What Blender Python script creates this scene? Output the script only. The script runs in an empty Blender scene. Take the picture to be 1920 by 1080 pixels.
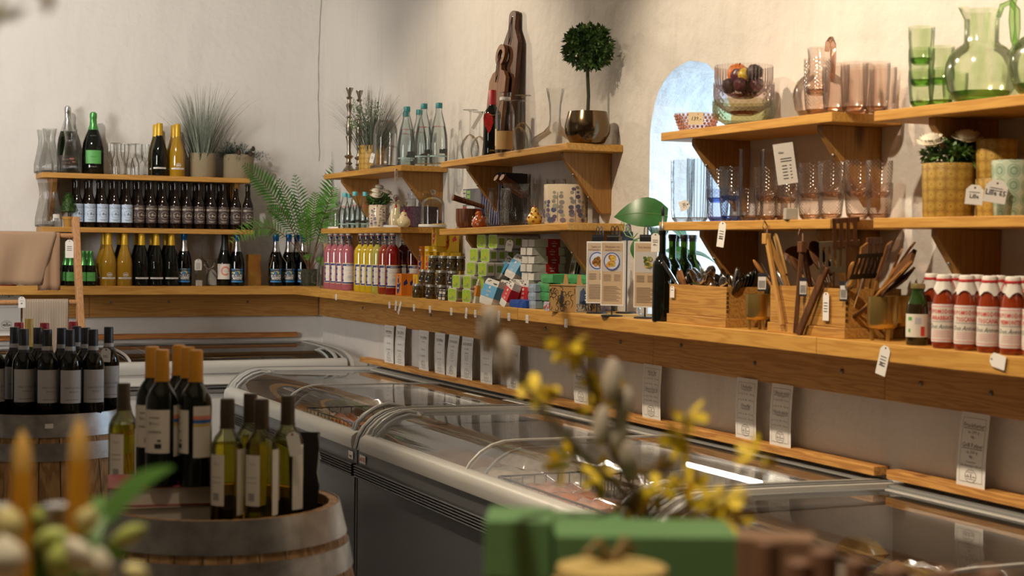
import bpy, bmesh, math, random
from math import pi, sin, cos, sqrt, atan2, radians
from mathutils import Vector, Matrix, Euler
random.seed(7)
SC = bpy.context.scene
COL = SC.collection

# ------------------------------------------------------------------ camera
F_PX, CX, CY, EYE = 2900.0, 960.0, 540.0, 1.6
CAM = Matrix(((9.09559167e-01, 0.0, -4.15574447e-01),
              (-4.15397773e-01, 2.91562210e-02, -9.09172484e-01),
              (1.21165804e-02, 9.99574867e-01, 2.65193081e-02)))
cam_d = bpy.data.cameras.new('camera')
cam = bpy.data.objects.new('camera', cam_d); COL.objects.link(cam)
cam.matrix_world = Matrix.Translation((0, 0, EYE)) @ CAM.to_4x4()
cam_d.sensor_width = 36.0
cam_d.lens = 36.0 * F_PX / 1920.0
cam_d.clip_start = 0.05
cam_d.dof.use_dof = True
cam_d.dof.focus_distance = 7.2
cam_d.dof.aperture_fstop = 4.7
SC.camera = cam

# ------------------------------------------------------------------ light
W = bpy.data.worlds.new('world'); SC.world = W; W.use_nodes = True
W.node_tree.nodes['Background'].inputs[0].default_value = (0.55, 0.75, 1.0, 1)
W.node_tree.nodes['Background'].inputs[1].default_value = 1.2
vs = SC.view_settings
vs.view_transform = 'Standard'; vs.look = 'None'; vs.gamma = 1.0; vs.use_curve_mapping = False
vs.exposure = 0.1
SC.cycles.max_bounces = 10
SC.cycles.transparent_max_bounces = 48
SC.cycles.transmission_bounces = 8
SC.cycles.diffuse_bounces = 4
SC.cycles.glossy_bounces = 4
SC.cycles.sample_clamp_indirect = 4.0

def lamp(name, kind, loc, aim, energy, color, size=0.08, angle=60, blend=0.5):
    d = bpy.data.lights.new(name, kind); d.energy = energy; d.color = color
    if kind == 'SPOT':
        d.spot_size = radians(angle); d.spot_blend = blend; d.shadow_soft_size = size
    elif kind == 'AREA':
        d.shape = 'RECTANGLE'; d.size = size[0]; d.size_y = size[1]
    else:
        d.shadow_soft_size = size
    o = bpy.data.objects.new(name, d); COL.objects.link(o); o.location = loc
    o.rotation_euler = (Vector(aim) - Vector(loc)).to_track_quat('-Z', 'Y').to_euler()
    return o
WARM = (1.0, 0.79, 0.54); WARM2 = (1.0, 0.82, 0.60); DAY = (0.52, 0.74, 1.0)
lamp('ceiling_spot_light', 'SPOT', (1.35, 8.9, 3.45), (3.0, 5.2, 2.0), 125, WARM2, 0.03, 66, .9)  # ceiling spots assumed from the cast shadows, no fittings are modelled
lamp('ceiling_spot_light', 'SPOT', (1.1, 6.6, 3.45), (3.0, 7.2, 1.6), 100, WARM2, 0.04, 75)
lamp('ceiling_spot_light', 'SPOT', (1.1, 4.7, 3.45), (3.0, 4.3, 1.5), 215, WARM2, 0.04, 80)
lamp('ceiling_spot_light', 'SPOT', (1.1, 2.7, 3.45), (3.0, 3.0, 1.5), 215, WARM2, 0.04, 85)
lamp('ceiling_spot_light', 'SPOT', (0.35, 7.2, 3.45), (1.6, 9.6, 1.9), 150, (1, .90, .78), 0.05, 85)
lamp('added_fill_light', 'AREA', (-0.4, 4.0, 3.5), (-0.4, 4.0, 0), 13, WARM, (3.0, 7.0))  # added soft fill under the ceiling, no fitting of the shop
lamp('assumed_daylight_fill', 'AREA', (-2.9, 5.5, 2.2), (1.6, 9.6, 2.4), 32, (1.0, 0.97, 0.92), (1.6, 1.6)).data.spread = radians(75)  # assumed daylight on the end wall, bare area light, left wall has no window
lamp('ceiling_spot_light', 'SPOT', (0.1, 1.0, 3.45), (0.3, 1.35, 1.2), 170, WARM2, 0.05, 66)  # added spot, brightens the flowers and boxes in the foreground
lamp('ceiling_spot_light', 'SPOT', (0.75, 2.9, 3.45), (0.9, 3.75, 1.0), 55, WARM2, 0.04, 50)  # added spot, lifts the dim bottles and books on the near barrel
lamp('assumed_niche_daylight', 'AREA', (3.75, 4.75, 1.95), (3.1, 5.4, 1.9), 95, DAY, (0.9, 1.1))  # assumed daylight, an area light outside the unseen niche window
# ------------------------------------------------------------------ layout helpers
WX, BY = 3.06, 9.65                    # inner faces of the right wall and of the end wall
ZC, ZL, ZU = 1.34, 1.696, 2.017        # tops of counter, lower and upper shelves
ZLB, ZUB = 1.686, 2.004                # the same on the end wall
CT = CAM.transposed()
def R(px, d, z):
    """Point d out from the right wall at height z on the sight line of column px."""
    a = CT @ Vector((WX - d, 0, z - EYE)); b = CT @ Vector((0, 1, 0)); k = (px - CX) / F_PX
    return Vector((WX - d, -(a.x + k * a.z) / (b.x + k * b.z), z))
def B(px, d, z):
    """The same for the end wall."""
    a = CT @ Vector((0, BY - d, z - EYE)); b = CT @ Vector((1, 0, 0)); k = (px - CX) / F_PX
    return Vector((-(a.x + k * a.z) / (b.x + k * b.z), BY - d, z))
def A(px, py, Z):
    """Point at depth Z along the line of sight through (px, py)."""
    return CAM @ Vector(((px - CX) / F_PX * Z, -(py - CY) / F_PX * Z, -Z)) + Vector((0, 0, EYE))
def onz(px, py, z):
    w = CAM @ Vector((px - CX, -(py - CY), -F_PX)); t = (z - EYE) / w.z
    return Vector((w.x * t, w.y * t, z))
def onx(px, py, x):
    w = CAM @ Vector((px - CX, -(py - CY), -F_PX)); t = x / w.x
    return Vector((x, w.y * t, EYE + w.z * t))
def depth(p): return -(CT @ (Vector(p) - Vector((0, 0, EYE)))).z
def mpp(p): return depth(p) / F_PX
def fc(p, off=0.0):
    """Turn about Z that points a thing's front (-Y) at the shopper, off degrees more."""
    return atan2(-p[1], -p[0]) + pi / 2 + radians(off)
RW = -pi / 2                           # front of things that face straight out from the right wall

# ------------------------------------------------------------------ materials
MATS = {}
def _mat(name):
    m = bpy.data.materials.new(name); m.use_nodes = True
    nt = m.node_tree; nt.nodes.clear()
    return m, nt, nt.nodes, nt.links
def _noise(N, scale, detail=4, rough=0.55):
    n = N.new('ShaderNodeTexNoise'); n.inputs['Scale'].default_value = scale
    n.inputs['Detail'].default_value = detail; n.inputs['Roughness'].default_value = rough
    return n
def _coord(N, L, kind='Object', scale=(1, 1, 1)):
    t = N.new('ShaderNodeTexCoord'); mp = N.new('ShaderNodeMapping'); mp.inputs['Scale'].default_value = scale
    L.new(t.outputs[kind], mp.inputs[0]); return mp
def _ramp(N, stops):
    r = N.new('ShaderNodeValToRGB'); el = r.color_ramp.elements
    while len(el) < len(stops): el.new(0.5)
    for e, (p, c) in zip(el, stops): e.position = p; e.color = (*c, 1)
    return r
def M(name, col, rough=0.5, metal=0.0, spec=0.5, var=0.0, vscale=20, bump=0.0, bscale=60, coat=0.0, sheen=0.0, sub=0.0, emit=0.0, trans=0.0):
    if name in MATS: return MATS[name]
    m, nt, N, L = _mat(name)
    out = N.new('ShaderNodeOutputMaterial'); p = N.new('ShaderNodeBsdfPrincipled'); L.new(p.outputs[0], out.inputs[0])
    p.inputs['Base Color'].default_value = (*col, 1); p.inputs['Roughness'].default_value = rough
    p.inputs['Metallic'].default_value = metal; p.inputs['Specular IOR Level'].default_value = spec
    p.inputs['Coat Weight'].default_value = coat; p.inputs['Coat Roughness'].default_value = 0.05
    p.inputs['Sheen Weight'].default_value = sheen
    p.inputs['Transmission Weight'].default_value = trans
    if sub: p.inputs['Subsurface Weight'].default_value = sub; p.inputs['Subsurface Radius'].default_value = (0.02, 0.012, 0.006)
    if emit: p.inputs['Emission Color'].default_value = (*col, 1); p.inputs['Emission Strength'].default_value = emit
    if var or bump: mp = _coord(N, L)
    if var:
        n = _noise(N, vscale); L.new(mp.outputs[0], n.inputs[0])
        r = _ramp(N, [(0.3, tuple(c * (1 - var) for c in col)), (0.7, tuple(min(1, c * (1 + var)) for c in col))])
        L.new(n.outputs[0], r.inputs[0]); L.new(r.outputs[0], p.inputs['Base Color'])
    if bump:
        n = _noise(N, bscale); L.new(mp.outputs[0], n.inputs[0])
        b = N.new('ShaderNodeBump'); b.inputs['Strength'].default_value = bump; b.inputs['Distance'].default_value = 0.003
        L.new(n.outputs[0], b.inputs['Height']); L.new(b.outputs[0], p.inputs['Normal'])
    MATS[name] = m; return m
def wood(name, light, dark, axis=1, scale=1.0, rough=0.5, knots=True, ring=0.6):
    """Grain along one axis of the object: stretched noise, growth bands and a few knots."""
    if name in MATS: return MATS[name]
    m, nt, N, L = _mat(name)
    out = N.new('ShaderNodeOutputMaterial'); p = N.new('ShaderNodeBsdfPrincipled'); L.new(p.outputs[0], out.inputs[0])
    p.inputs['Roughness'].default_value = rough; p.inputs['Specular IOR Level'].default_value = 0.3
    s = [14 * scale] * 3; s[axis] = 1.1 * scale
    mp = _coord(N, L, 'Object', s)
    n1 = _noise(N, 1.6, 3); L.new(mp.outputs[0], n1.inputs[0])
    add = N.new('ShaderNodeVectorMath'); add.operation = 'MULTIPLY_ADD'
    L.new(n1.outputs['Color'], add.inputs[0]); add.inputs[1].default_value = (1.5, 1.5, 1.5); L.new(mp.outputs[0], add.inputs[2])
    w = N.new('ShaderNodeTexWave'); w.wave_type = 'RINGS'; w.rings_direction = 'XYZ'[axis]
    w.inputs['Scale'].default_value = 1.3; w.inputs['Distortion'].default_value = 2.5; w.inputs['Detail'].default_value = 2
    L.new(add.outputs[0], w.inputs[0])
    s2 = [90 * scale] * 3; s2[axis] = 2.5 * scale
    mp2 = _coord(N, L, 'Object', s2); n2 = _noise(N, 1.5, 4, 0.7); L.new(mp2.outputs[0], n2.inputs[0])
    mixf = N.new('ShaderNodeMath'); mixf.operation = 'MULTIPLY_ADD'
    L.new(w.outputs['Fac'], mixf.inputs[0]); mixf.inputs[1].default_value = ring; L.new(n2.outputs[0], mixf.inputs[2])
    mid = tuple((a + b) / 2 for a, b in zip(light, dark))
    r = _ramp(N, [(0.3, light), (0.75, mid), (1.25 if ring > 0.8 else 1.0, dark)]); L.new(mixf.outputs[0], r.inputs[0])
    colr = r.outputs[0]
    if knots:
        s3 = [9 * scale] * 3; s3[axis] = 3.2 * scale
        mp3 = _coord(N, L, 'Object', s3); v = N.new('ShaderNodeTexVoronoi'); v.inputs['Scale'].default_value = 0.55
        L.new(mp3.outputs[0], v.inputs[0])
        rk = _ramp(N, [(0.05, (0.25, 0.22, 0.2)), (0.14, (1, 1, 1))]); L.new(v.outputs['Distance'], rk.inputs[0])
        mx = N.new('ShaderNodeMix'); mx.data_type = 'RGBA'; mx.blend_type = 'MULTIPLY'; mx.inputs[0].default_value = 0.8
        L.new(colr, mx.inputs[6]); L.new(rk.outputs[0], mx.inputs[7]); colr = mx.outputs[2]
    L.new(colr, p.inputs['Base Color'])
    b = N.new('ShaderNodeBump'); b.inputs['Strength'].default_value = 0.25; b.inputs['Distance'].default_value = 0.002
    L.new(n2.outputs[0], b.inputs['Height']); L.new(b.outputs[0], p.inputs['Normal'])
    MATS[name] = m; return m
def glass(name, tint=(0.93, 0.94, 0.93), edge=(0.62, 0.65, 0.64), gloss=0.05, pattern=None, pscale=60, pstr=0.4, rough=0.02, base=0.02, blend=0.25):
    """Thin-walled glass: tinted see-through, Fresnel gloss, darker where the wall is seen edge-on; pattern = pressed relief."""
    if name in MATS: return MATS[name]
    m, nt, N, L = _mat(name)
    out = N.new('ShaderNodeOutputMaterial'); mix = N.new('ShaderNodeMixShader'); L.new(mix.outputs[0], out.inputs[0])
    tr = N.new('ShaderNodeBsdfTransparent'); gl = N.new('ShaderNodeBsdfGlossy'); gl.inputs['Roughness'].default_value = rough
    lw = N.new('ShaderNodeLayerWeight'); lw.inputs['Blend'].default_value = 0.35
    lf = N.new('ShaderNodeLayerWeight'); lf.inputs['Blend'].default_value = blend
    r = _ramp(N, [(0.45, tint), (0.92, edge)]); L.new(lw.outputs['Facing'], r.inputs[0])
    ma = N.new('ShaderNodeMath'); ma.operation = 'MULTIPLY_ADD'; ma.inputs[1].default_value = 0.75; ma.inputs[2].default_value = base
    ma.use_clamp = True
    L.new(lf.outputs['Fresnel'], ma.inputs[0])
    L.new(r.outputs[0], tr.inputs[0]); L.new(ma.outputs[0], mix.inputs[0]); L.new(tr.outputs[0], mix.inputs[1]); L.new(gl.outputs[0], mix.inputs[2])
    h = None
    if pattern:
        if pattern == 'diamond':
            mp = _coord(N, L, 'UV', (1, 1, 1)); rot = N.new('ShaderNodeMapping'); rot.inputs['Rotation'].default_value = (0, 0, radians(45))
            rot.inputs['Scale'].default_value = (pscale, pscale, pscale); L.new(mp.outputs[0], rot.inputs[0])
            c = N.new('ShaderNodeTexVoronoi'); c.inputs['Randomness'].default_value = 0.0; c.inputs['Scale'].default_value = 1.0
            L.new(rot.outputs[0], c.inputs[0]); h = c.outputs['Distance']
        elif pattern == 'ribs':
            mp = _coord(N, L, 'UV', (1, 0.0, 1)); c = N.new('ShaderNodeTexWave'); c.bands_direction = 'X'; c.inputs['Scale'].default_value = pscale
            L.new(mp.outputs[0], c.inputs[0]); h = c.outputs['Fac']
        elif pattern == 'swirl':
            mp = _coord(N, L, 'UV', (1, 0.25, 1)); c = N.new('ShaderNodeTexWave'); c.bands_direction = 'DIAGONAL'; c.inputs['Scale'].default_value = pscale
            c.inputs['Distortion'].default_value = 1.0; L.new(mp.outputs[0], c.inputs[0]); h = c.outputs['Fac']
        else:
            mp = _coord(N, L, 'UV'); c = _noise(N, pscale, 2); L.new(mp.outputs[0], c.inputs[0]); h = c.outputs[0]
        b = N.new('ShaderNodeBump'); b.inputs['Strength'].default_value = pstr; b.inputs['Distance'].default_value = 0.004
        L.new(h, b.inputs['Height'])
        for n in (gl, lw, lf): L.new(b.outputs[0], n.inputs['Normal'])
        rr = _ramp(N, [(.2, (1, 1, 1)), (.75, edge)]); L.new(h, rr.inputs[0]); mx = N.new('ShaderNodeMix'); mx.data_type = 'RGBA'; mx.blend_type = 'MULTIPLY'; mx.inputs[0].default_value = .22  # relief also darkens the tint, refraction painted into the colour
        L.new(r.outputs[0], mx.inputs[6]); L.new(rr.outputs[0], mx.inputs[7]); L.new(mx.outputs[2], tr.inputs[0])
    MATS[name] = m; return m

PAPER = M('paper', (0.80, 0.77, 0.72), 0.6)
INK = M('ink', (0.03, 0.03, 0.035), 0.7)
WHITE = M('white_plastic', (0.75, 0.74, 0.71), 0.4)

# ------------------------------------------------------------------ mesh builder
class MB:
    def __init__(s): s.v = []; s.f = []; s.m = []; s.s = []; s.uv = {}
    def add(s, vs, fs, mat=0, smooth=False, xf=None, uvs=None):
        o = len(s.v)
        s.v += [tuple(xf @ Vector(v)) for v in vs] if xf is not None else [tuple(v) for v in vs]
        for i, f in enumerate(fs):
            if uvs: s.uv[len(s.f)] = uvs[i]
            s.f.append([o + k for k in f]); s.m.append(mat); s.s.append(smooth)
        return s
    def box(s, x0, x1, y0, y1, z0, z1, mat=0, xf=None):
        vs = [(x, y, z) for z in (z0, z1) for y in (y0, y1) for x in (x0, x1)]
        return s.add(vs, [(0, 2, 3, 1), (4, 5, 7, 6), (0, 1, 5, 4), (2, 6, 7, 3), (0, 4, 6, 2), (1, 3, 7, 5)], mat, False, xf)
    def lathe(s, prof, n=20, mat=0, xf=None, c=(0, 0), close=True, squash=1.0, smooth=True):
        vs, fs, uvs = [], [], []
        L_ = [0.0]
        for (r0, z0), (r1, z1) in zip(prof, prof[1:]): L_.append(L_[-1] + sqrt((r1 - r0) ** 2 + (z1 - z0) ** 2))
        rm = max(r for r, z in prof) * 2 * pi
        for r, z in prof:
            for k in range(n):
                a = 2 * pi * k / n; vs.append((c[0] + r * cos(a), c[1] + r * sin(a) * squash, z))
        for i in range(len(prof) - 1):
            for k in range(n):
                k2 = (k + 1) % n
                fs.append((i * n + k, i * n + k2, (i + 1) * n + k2, (i + 1) * n + k))
                uvs.append([(rm * k / n, L_[i]), (rm * (k + 1) / n, L_[i]), (rm * (k + 1) / n, L_[i + 1]), (rm * k / n, L_[i + 1])])
        s.add(vs, fs, mat, smooth, xf, uvs)
        if close:
            for i, rev in ((0, True), (len(prof) - 1, False)):
                if prof[i][0] > 1e-5:
                    ring = [(c[0] + prof[i][0] * cos(2 * pi * k / n), c[1] + prof[i][0] * sin(2 * pi * k / n) * squash, prof[i][1]) for k in range(n)]
                    s.add(ring, [tuple(range(n))[::-1] if rev else tuple(range(n))], mat, False, xf)
        return s
    def tube(s, path, r, n=8, mat=0, xf=None, flat=1.0, caps=True):
        P = [Vector(p) for p in path]; rs = r if isinstance(r, (list, tuple)) else [r] * len(P)
        vs, fs = [], []; up = Vector((0, 0, 1))
        t0 = (P[1] - P[0]).normalized()
        if abs(t0.z) > 0.95: up = Vector((1, 0, 0))
        u = t0.cross(up).normalized()
        for i, p in enumerate(P):
            t = (P[min(i + 1, len(P) - 1)] - P[max(i - 1, 0)]).normalized()
            u = (u - t * u.dot(t)).normalized(); w = t.cross(u)
            for k in range(n):
                a = 2 * pi * k / n; vs.append(p + (u * cos(a) + w * sin(a) * flat) * rs[i])
        for i in range(len(P) - 1):
            for k in range(n):
                k2 = (k + 1) % n; fs.append((i * n + k, i * n + k2, (i + 1) * n + k2, (i + 1) * n + k))
        if caps: fs += [tuple(range(n))[::-1], tuple((len(P) - 1) * n + k for k in range(n))]
        return s.add(vs, fs, mat, True, xf)
    def ball(s, c, r, nu=12, nv=8, mat=0, sc=(1, 1, 1), xf=None):
        prof = [(max(1e-6, r * sin(pi * i / nv)), -r * cos(pi * i / nv)) for i in range(nv + 1)]
        m = Matrix.Translation(c) @ Matrix.Diagonal((*sc, 1))
        return s.lathe(prof, nu, mat, (xf @ m) if xf is not None else m, close=False)
    def prism(s, poly, h0, h1, mat=0, xf=None, smooth=False):
        n = len(poly)
        vs = [(x, y, h0) for x, y in poly] + [(x, y, h1) for x, y in poly]
        fs = [tuple(range(n))[::-1], tuple(range(n, 2 * n))]
        s.add(vs, fs, mat, False, xf)
        return s.add(vs, [(k, (k + 1) % n, n + (k + 1) % n, n + k) for k in range(n)], mat, smooth, xf)
    def quad(s, a, b, c, d, mat=0, xf=None): return s.add([a, b, c, d], [(0, 1, 2, 3)], mat, False, xf)
    def wrap(s, r, z0, z1, a0, a1, mat=0, n=10, xf=None):
        """Patch of a cylinder; angle 0 faces -Y, positive to the viewer's right (degrees)."""
        vs = []
        for i in range(n + 1):
            a = radians(a0 + (a1 - a0) * i / n)
            x, y = r * sin(a), -r * cos(a); vs += [(x, y, z0), (x, y, z1)]
        return s.add(vs, [(2 * i, 2 * i + 2, 2 * i + 3, 2 * i + 1) for i in range(n)], mat, True, xf)
    def wraptext(s, txt, r, z, size, mat=0, a=0.0, xf=None, sx=1.0, bold=False, shear=0.0):
        vs, fs = text2d(txt, bold, shear)
        out = []
        for x, y in vs:
            t = radians(a) + x * size * sx / r; out.append((r * sin(t), -r * cos(t), z + y * size))
        return s.add(out, fs, mat, False, xf)
    def text(s, txt, x, z, size, y=0.0, mat=0, xf=None, sx=1.0, bold=False, shear=0.0):
        """Lettering on a plane facing -Y, centred on x, baseline at z."""
        vs, fs = text2d(txt, bold, shear)
        return s.add([(x + u * size * sx, y, z + v * size) for u, v in vs], fs, mat, False, xf)
    def build(s, name, mats, parent=None, loc=None, sharp=0.7, bevel=0.0, seg=2, subsurf=0):
        me = bpy.data.meshes.new(name); me.from_pydata(s.v, [], s.f)
        for m in (mats if isinstance(mats, (list, tuple)) else [mats]): me.materials.append(m)
        me.polygons.foreach_set('material_index', s.m); me.polygons.foreach_set('use_smooth', s.s)
        if s.uv:
            ul = me.uv_layers.new(name='map')
            for fi, uv in s.uv.items():
                p = me.polygons[fi]
                for k, li in enumerate(p.loop_indices): ul.data[li].uv = uv[k]
        me.update()
        if any(s.s): me.set_sharp_from_angle(angle=sharp)
        o = bpy.data.objects.new(name, me); COL.objects.link(o)
        if parent is not None: o.parent = parent
        if loc is not None: o.location = loc
        if bevel:
            b = o.modifiers.new('edge', 'BEVEL'); b.width = bevel; b.segments = seg; b.limit_method = 'ANGLE'
        if subsurf:
            q = o.modifiers.new('smooth', 'SUBSURF'); q.levels = q.render_levels = subsurf
        return o
_TXT = {}
def text2d(txt, bold=False, shear=0.0):
    key = (txt, bold, shear)
    if key in _TXT: return _TXT[key]
    c = bpy.data.curves.new('lettering', 'FONT'); c.body = txt; c.align_x = 'CENTER'; c.resolution_u = 1; c.shear = shear
    if bold: c.offset = 0.02
    o = bpy.data.objects.new('lettering', c); COL.objects.link(o)
    bpy.context.view_layer.update()
    me = bpy.data.meshes.new_from_object(o.evaluated_get(bpy.context.evaluated_depsgraph_get()))
    r = ([(v.co.x, v.co.y) for v in me.vertices], [tuple(p.vertices) for p in me.polygons])
    bpy.data.objects.remove(o); bpy.data.curves.remove(c); bpy.data.meshes.remove(me)
    _TXT[key] = r; return r

# ------------------------------------------------------------------ things
def tag(o, label=None, cat=None, group=None, kind=None):
    if label: o['label'] = label
    if cat: o['category'] = cat
    if group: o['group'] = group
    if kind: o['kind'] = kind
    return o
def thing(name, label=None, cat=None, loc=(0, 0, 0), rot=0.0, group=None):
    o = bpy.data.objects.new(name, None); o.empty_display_size = 0.05; COL.objects.link(o)
    o.location = loc; o.rotation_euler = (0, 0, rot) if not isinstance(rot, (tuple, list, Euler)) else rot
    return tag(o, label, cat, group)
def kids(o): return [c for c in bpy.data.objects if c.parent == o]
def copy_tree(o, parent=None):
    c = o.copy(); COL.objects.link(c); c.parent = parent
    for ch in CH.get(o.name) or CH.setdefault(o.name, kids(o)): copy_tree(ch, c)
    return c
CH = {}
def keep(t, ax, lim):
    """Leaves bend flat where they meet a wall."""
    for o in kids(t):
        for q in [o] + kids(o):
            for v in q.data.vertices: v.co[ax] = min(v.co[ax], lim)
USED = set()
def put(proto, label, loc, rot=0.0, scale=None, cat=None, group=None):
    """Stand a thing at loc: the first time the prototype itself, then copies of it and its parts."""
    if proto.name in USED: o = copy_tree(proto)
    else:
        CH[proto.name] = kids(proto); USED.add(proto.name); o = proto
    o.location = loc
    o.rotation_euler = (0, 0, rot) if not isinstance(rot, (tuple, list, Euler)) else rot
    if scale: o.scale = (scale,) * 3 if isinstance(scale, (int, float)) else scale
    return tag(o, label, cat, group)
ORD = ['first', 'second', 'third', 'fourth', 'fifth', 'sixth', 'seventh', 'eighth', 'ninth', 'tenth', 'eleventh', 'twelfth', 'thirteenth', 'fourteenth']
def nth(i, n):
    return 'leftmost' if i == 0 else 'rightmost' if i == n - 1 else ORD[i] + ' from left'
# ------------------------------------------------------------------ room shell
def plaster(name, col, dirt=0.25):
    m, nt, N, L = _mat(name)
    out = N.new('ShaderNodeOutputMaterial'); p = N.new('ShaderNodeBsdfPrincipled'); L.new(p.outputs[0], out.inputs[0])
    p.inputs['Roughness'].default_value = 0.9; p.inputs['Specular IOR Level'].default_value = 0.15
    mp = _coord(N, L)
    n1 = _noise(N, 1.3, 5); L.new(mp.outputs[0], n1.inputs[0])
    mps = _coord(N, L, 'Object', (6, 6, 0.8)); n2 = _noise(N, 1.5, 6, 0.7); L.new(mps.outputs[0], n2.inputs[0])
    r1 = _ramp(N, [(0.3, tuple(c * (1 - dirt * 0.5) for c in col)), (0.65, col)]); L.new(n1.outputs[0], r1.inputs[0])
    r2 = _ramp(N, [(0.25, tuple(1 - dirt * k for k in (1.0, 1.1, 1.25))), (0.5, (1, 1, 1))]); L.new(n2.outputs[0], r2.inputs[0])
    mx = N.new('ShaderNodeMix'); mx.data_type = 'RGBA'; mx.blend_type = 'MULTIPLY'; mx.inputs[0].default_value = 1
    L.new(r1.outputs[0], mx.inputs[6]); L.new(r2.outputs[0], mx.inputs[7]); L.new(mx.outputs[2], p.inputs['Base Color'])
    n3 = _noise(N, 22, 8, 0.65); L.new(mp.outputs[0], n3.inputs[0]); n4 = _noise(N, 3.5, 3); L.new(mp.outputs[0], n4.inputs[0])
    b1 = N.new('ShaderNodeBump'); b1.inputs['Strength'].default_value = 0.5; b1.inputs['Distance'].default_value = 0.012; L.new(n3.outputs[0], b1.inputs['Height'])
    b2 = N.new('ShaderNodeBump'); b2.inputs['Strength'].default_value = 0.5; b2.inputs['Distance'].default_value = 0.06; L.new(n4.outputs[0], b2.inputs['Height'])
    L.new(b1.outputs[0], b2.inputs['Normal']); L.new(b2.outputs[0], p.inputs['Normal'])
    return m
WALL_M = plaster('limewashed_plaster', (0.72, 0.68, 0.63), 0.08); WALL_B = plaster('grey_plaster', (0.74, 0.71, 0.67), 0.06)
def struct(name, mb, m, **k): return tag(mb.build(name, m, **k), kind='structure')
X0, Y0, CEIL = -3.2, -2.6, 3.6
struct('floor', MB().box(X0, WX + 0.9, Y0, BY + 0.3, -0.1, 0), M('floor_stone', (0.25, 0.23, 0.21), 0.5, var=0.2, vscale=3))
struct('ceiling', MB().box(X0, WX + 0.9, Y0, BY + 0.3, CEIL, CEIL + 0.1), M('ceiling_white', (0.7, 0.68, 0.64), 0.9))
struct('wall_left', MB().box(X0 - 0.2, X0, Y0, BY, 0, CEIL), WALL_B)
struct('wall_front', MB().box(X0, WX, Y0 - 0.2, Y0, 0, CEIL), WALL_B)
struct('wall_back', MB().box(X0 - 0.2, WX + 0.02, BY, BY + 0.3, 0, CEIL), WALL_B)
# right wall with the arched window niche cut through it
NY0, NY1, NZ0, NZS, NZT = 4.80, 5.39, ZC, 2.06, 2.315      # opening from y0 to y1, sill, springing, crown
def arch(y0, y1, n=14):
    c, h = (y0 + y1) / 2, (y1 - y0) / 2
    return [(c + h * cos(pi * i / n) * (1 + 0.02 * sin(5 * i)), NZS + (NZT - NZS) * sin(pi * i / n) * (1 + 0.03 * sin(3.1 * i))) for i in range(n + 1)]
mb = MB(); T = 0.6
ar = arch(NY0, NY1)                       # from y1 to y0
mb.quad((WX, BY, 0), (WX, ar[0][0], 0), (WX, ar[0][0], CEIL), (WX, BY, CEIL))
mb.quad((WX, ar[-1][0], 0), (WX, Y0, 0), (WX, Y0, CEIL), (WX, ar[-1][0], CEIL))
mb.quad((WX, ar[0][0], 0), (WX, ar[-1][0], 0), (WX, ar[-1][0], NZ0), (WX, ar[0][0], NZ0))
for (ya, za), (yb, zb) in zip(ar, ar[1:]): mb.quad((WX, ya, za), (WX, yb, zb), (WX, yb, CEIL), (WX, ya, CEIL))
inner = [(NY0 + (y - NY0) * 0.86 + 0.01, z - 0.06 * (z > NZS)) for y, z in ar]
loop = [(NY1, NZ0)] + ar + [(NY0, NZ0)]; iloop = [(inner[0][0], NZ0)] + inner + [(inner[-1][0], NZ0)]
for k in range(len(loop)):
    a, b = loop[k], loop[(k + 1) % len(loop)]; c, d = iloop[(k + 1) % len(loop)], iloop[k]
    for s0, s1 in ((0, .33), (.33, .66), (.66, 1)):
        L3 = lambda p, q, s: (WX + T * s, p[0] + (q[0] - p[0]) * s, p[1] + (q[1] - p[1]) * s)
        mb.quad(L3(a, d, s0), L3(b, c, s0), L3(b, c, s1), L3(a, d, s1), 1)
XB = WX + T
mb.quad((XB, BY, 0), (XB, BY, CEIL), (XB, inner[0][0], CEIL), (XB, inner[0][0], 0))
mb.quad((XB, inner[-1][0], 0), (XB, inner[-1][0], CEIL), (XB, Y0, CEIL), (XB, Y0, 0))
mb.quad((XB, inner[0][0], 0), (XB, inner[0][0], NZ0), (XB, inner[-1][0], NZ0), (XB, inner[-1][0], 0))
for (ya, za), (yb, zb) in zip(inner, inner[1:]): mb.quad((XB, ya, za), (XB, ya, CEIL), (XB, yb, CEIL), (XB, yb, zb))
struct('wall_right', mb, [WALL_M, plaster('niche_limewash', (0.84, 0.84, 0.83), 0.15)])
# the window at the back of the niche
wn = MB(); xw = XB - 0.1; wy0, wy1 = inner[-1][0] + 0.005, inner[0][0] - 0.005
for a, b, c, d in ((wy0, wy0 + .04, NZ0, 2.12), (wy1 - .04, wy1, NZ0, 2.12), (wy0, wy1, NZ0, NZ0 + .05), (wy0, wy1, 1.72, 1.75), ((wy0 + wy1) / 2 - .015, (wy0 + wy1) / 2 + .015, NZ0, 2.22)):
    wn.box(xw, xw + 0.05, a, b, c, d)
wf = struct('window_1', wn, M('window_paint', (0.6, 0.62, 0.62), 0.5))
MB().box(xw + .02, xw + .024, wy0, wy1, NZ0, 2.25).build('pane', glass('window_glass'), wf)
# a crack running down the plaster in the corner
cr = MB(); zz = 3.4; pts = []
while zz > 2.1: pts.append((WX - 0.03 + random.uniform(-.004, .004) - 0.012 * sin(zz * 3), BY - 0.002, zz)); zz -= 0.06
cr.tube(pts, [0.0006 + 0.0016 * abs(sin(i * 1.7)) for i in range(len(pts))], 5, 0)
struct('trim_1', cr, M('crack_shade', (0.28, 0.24, 0.20), 0.9))

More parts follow.
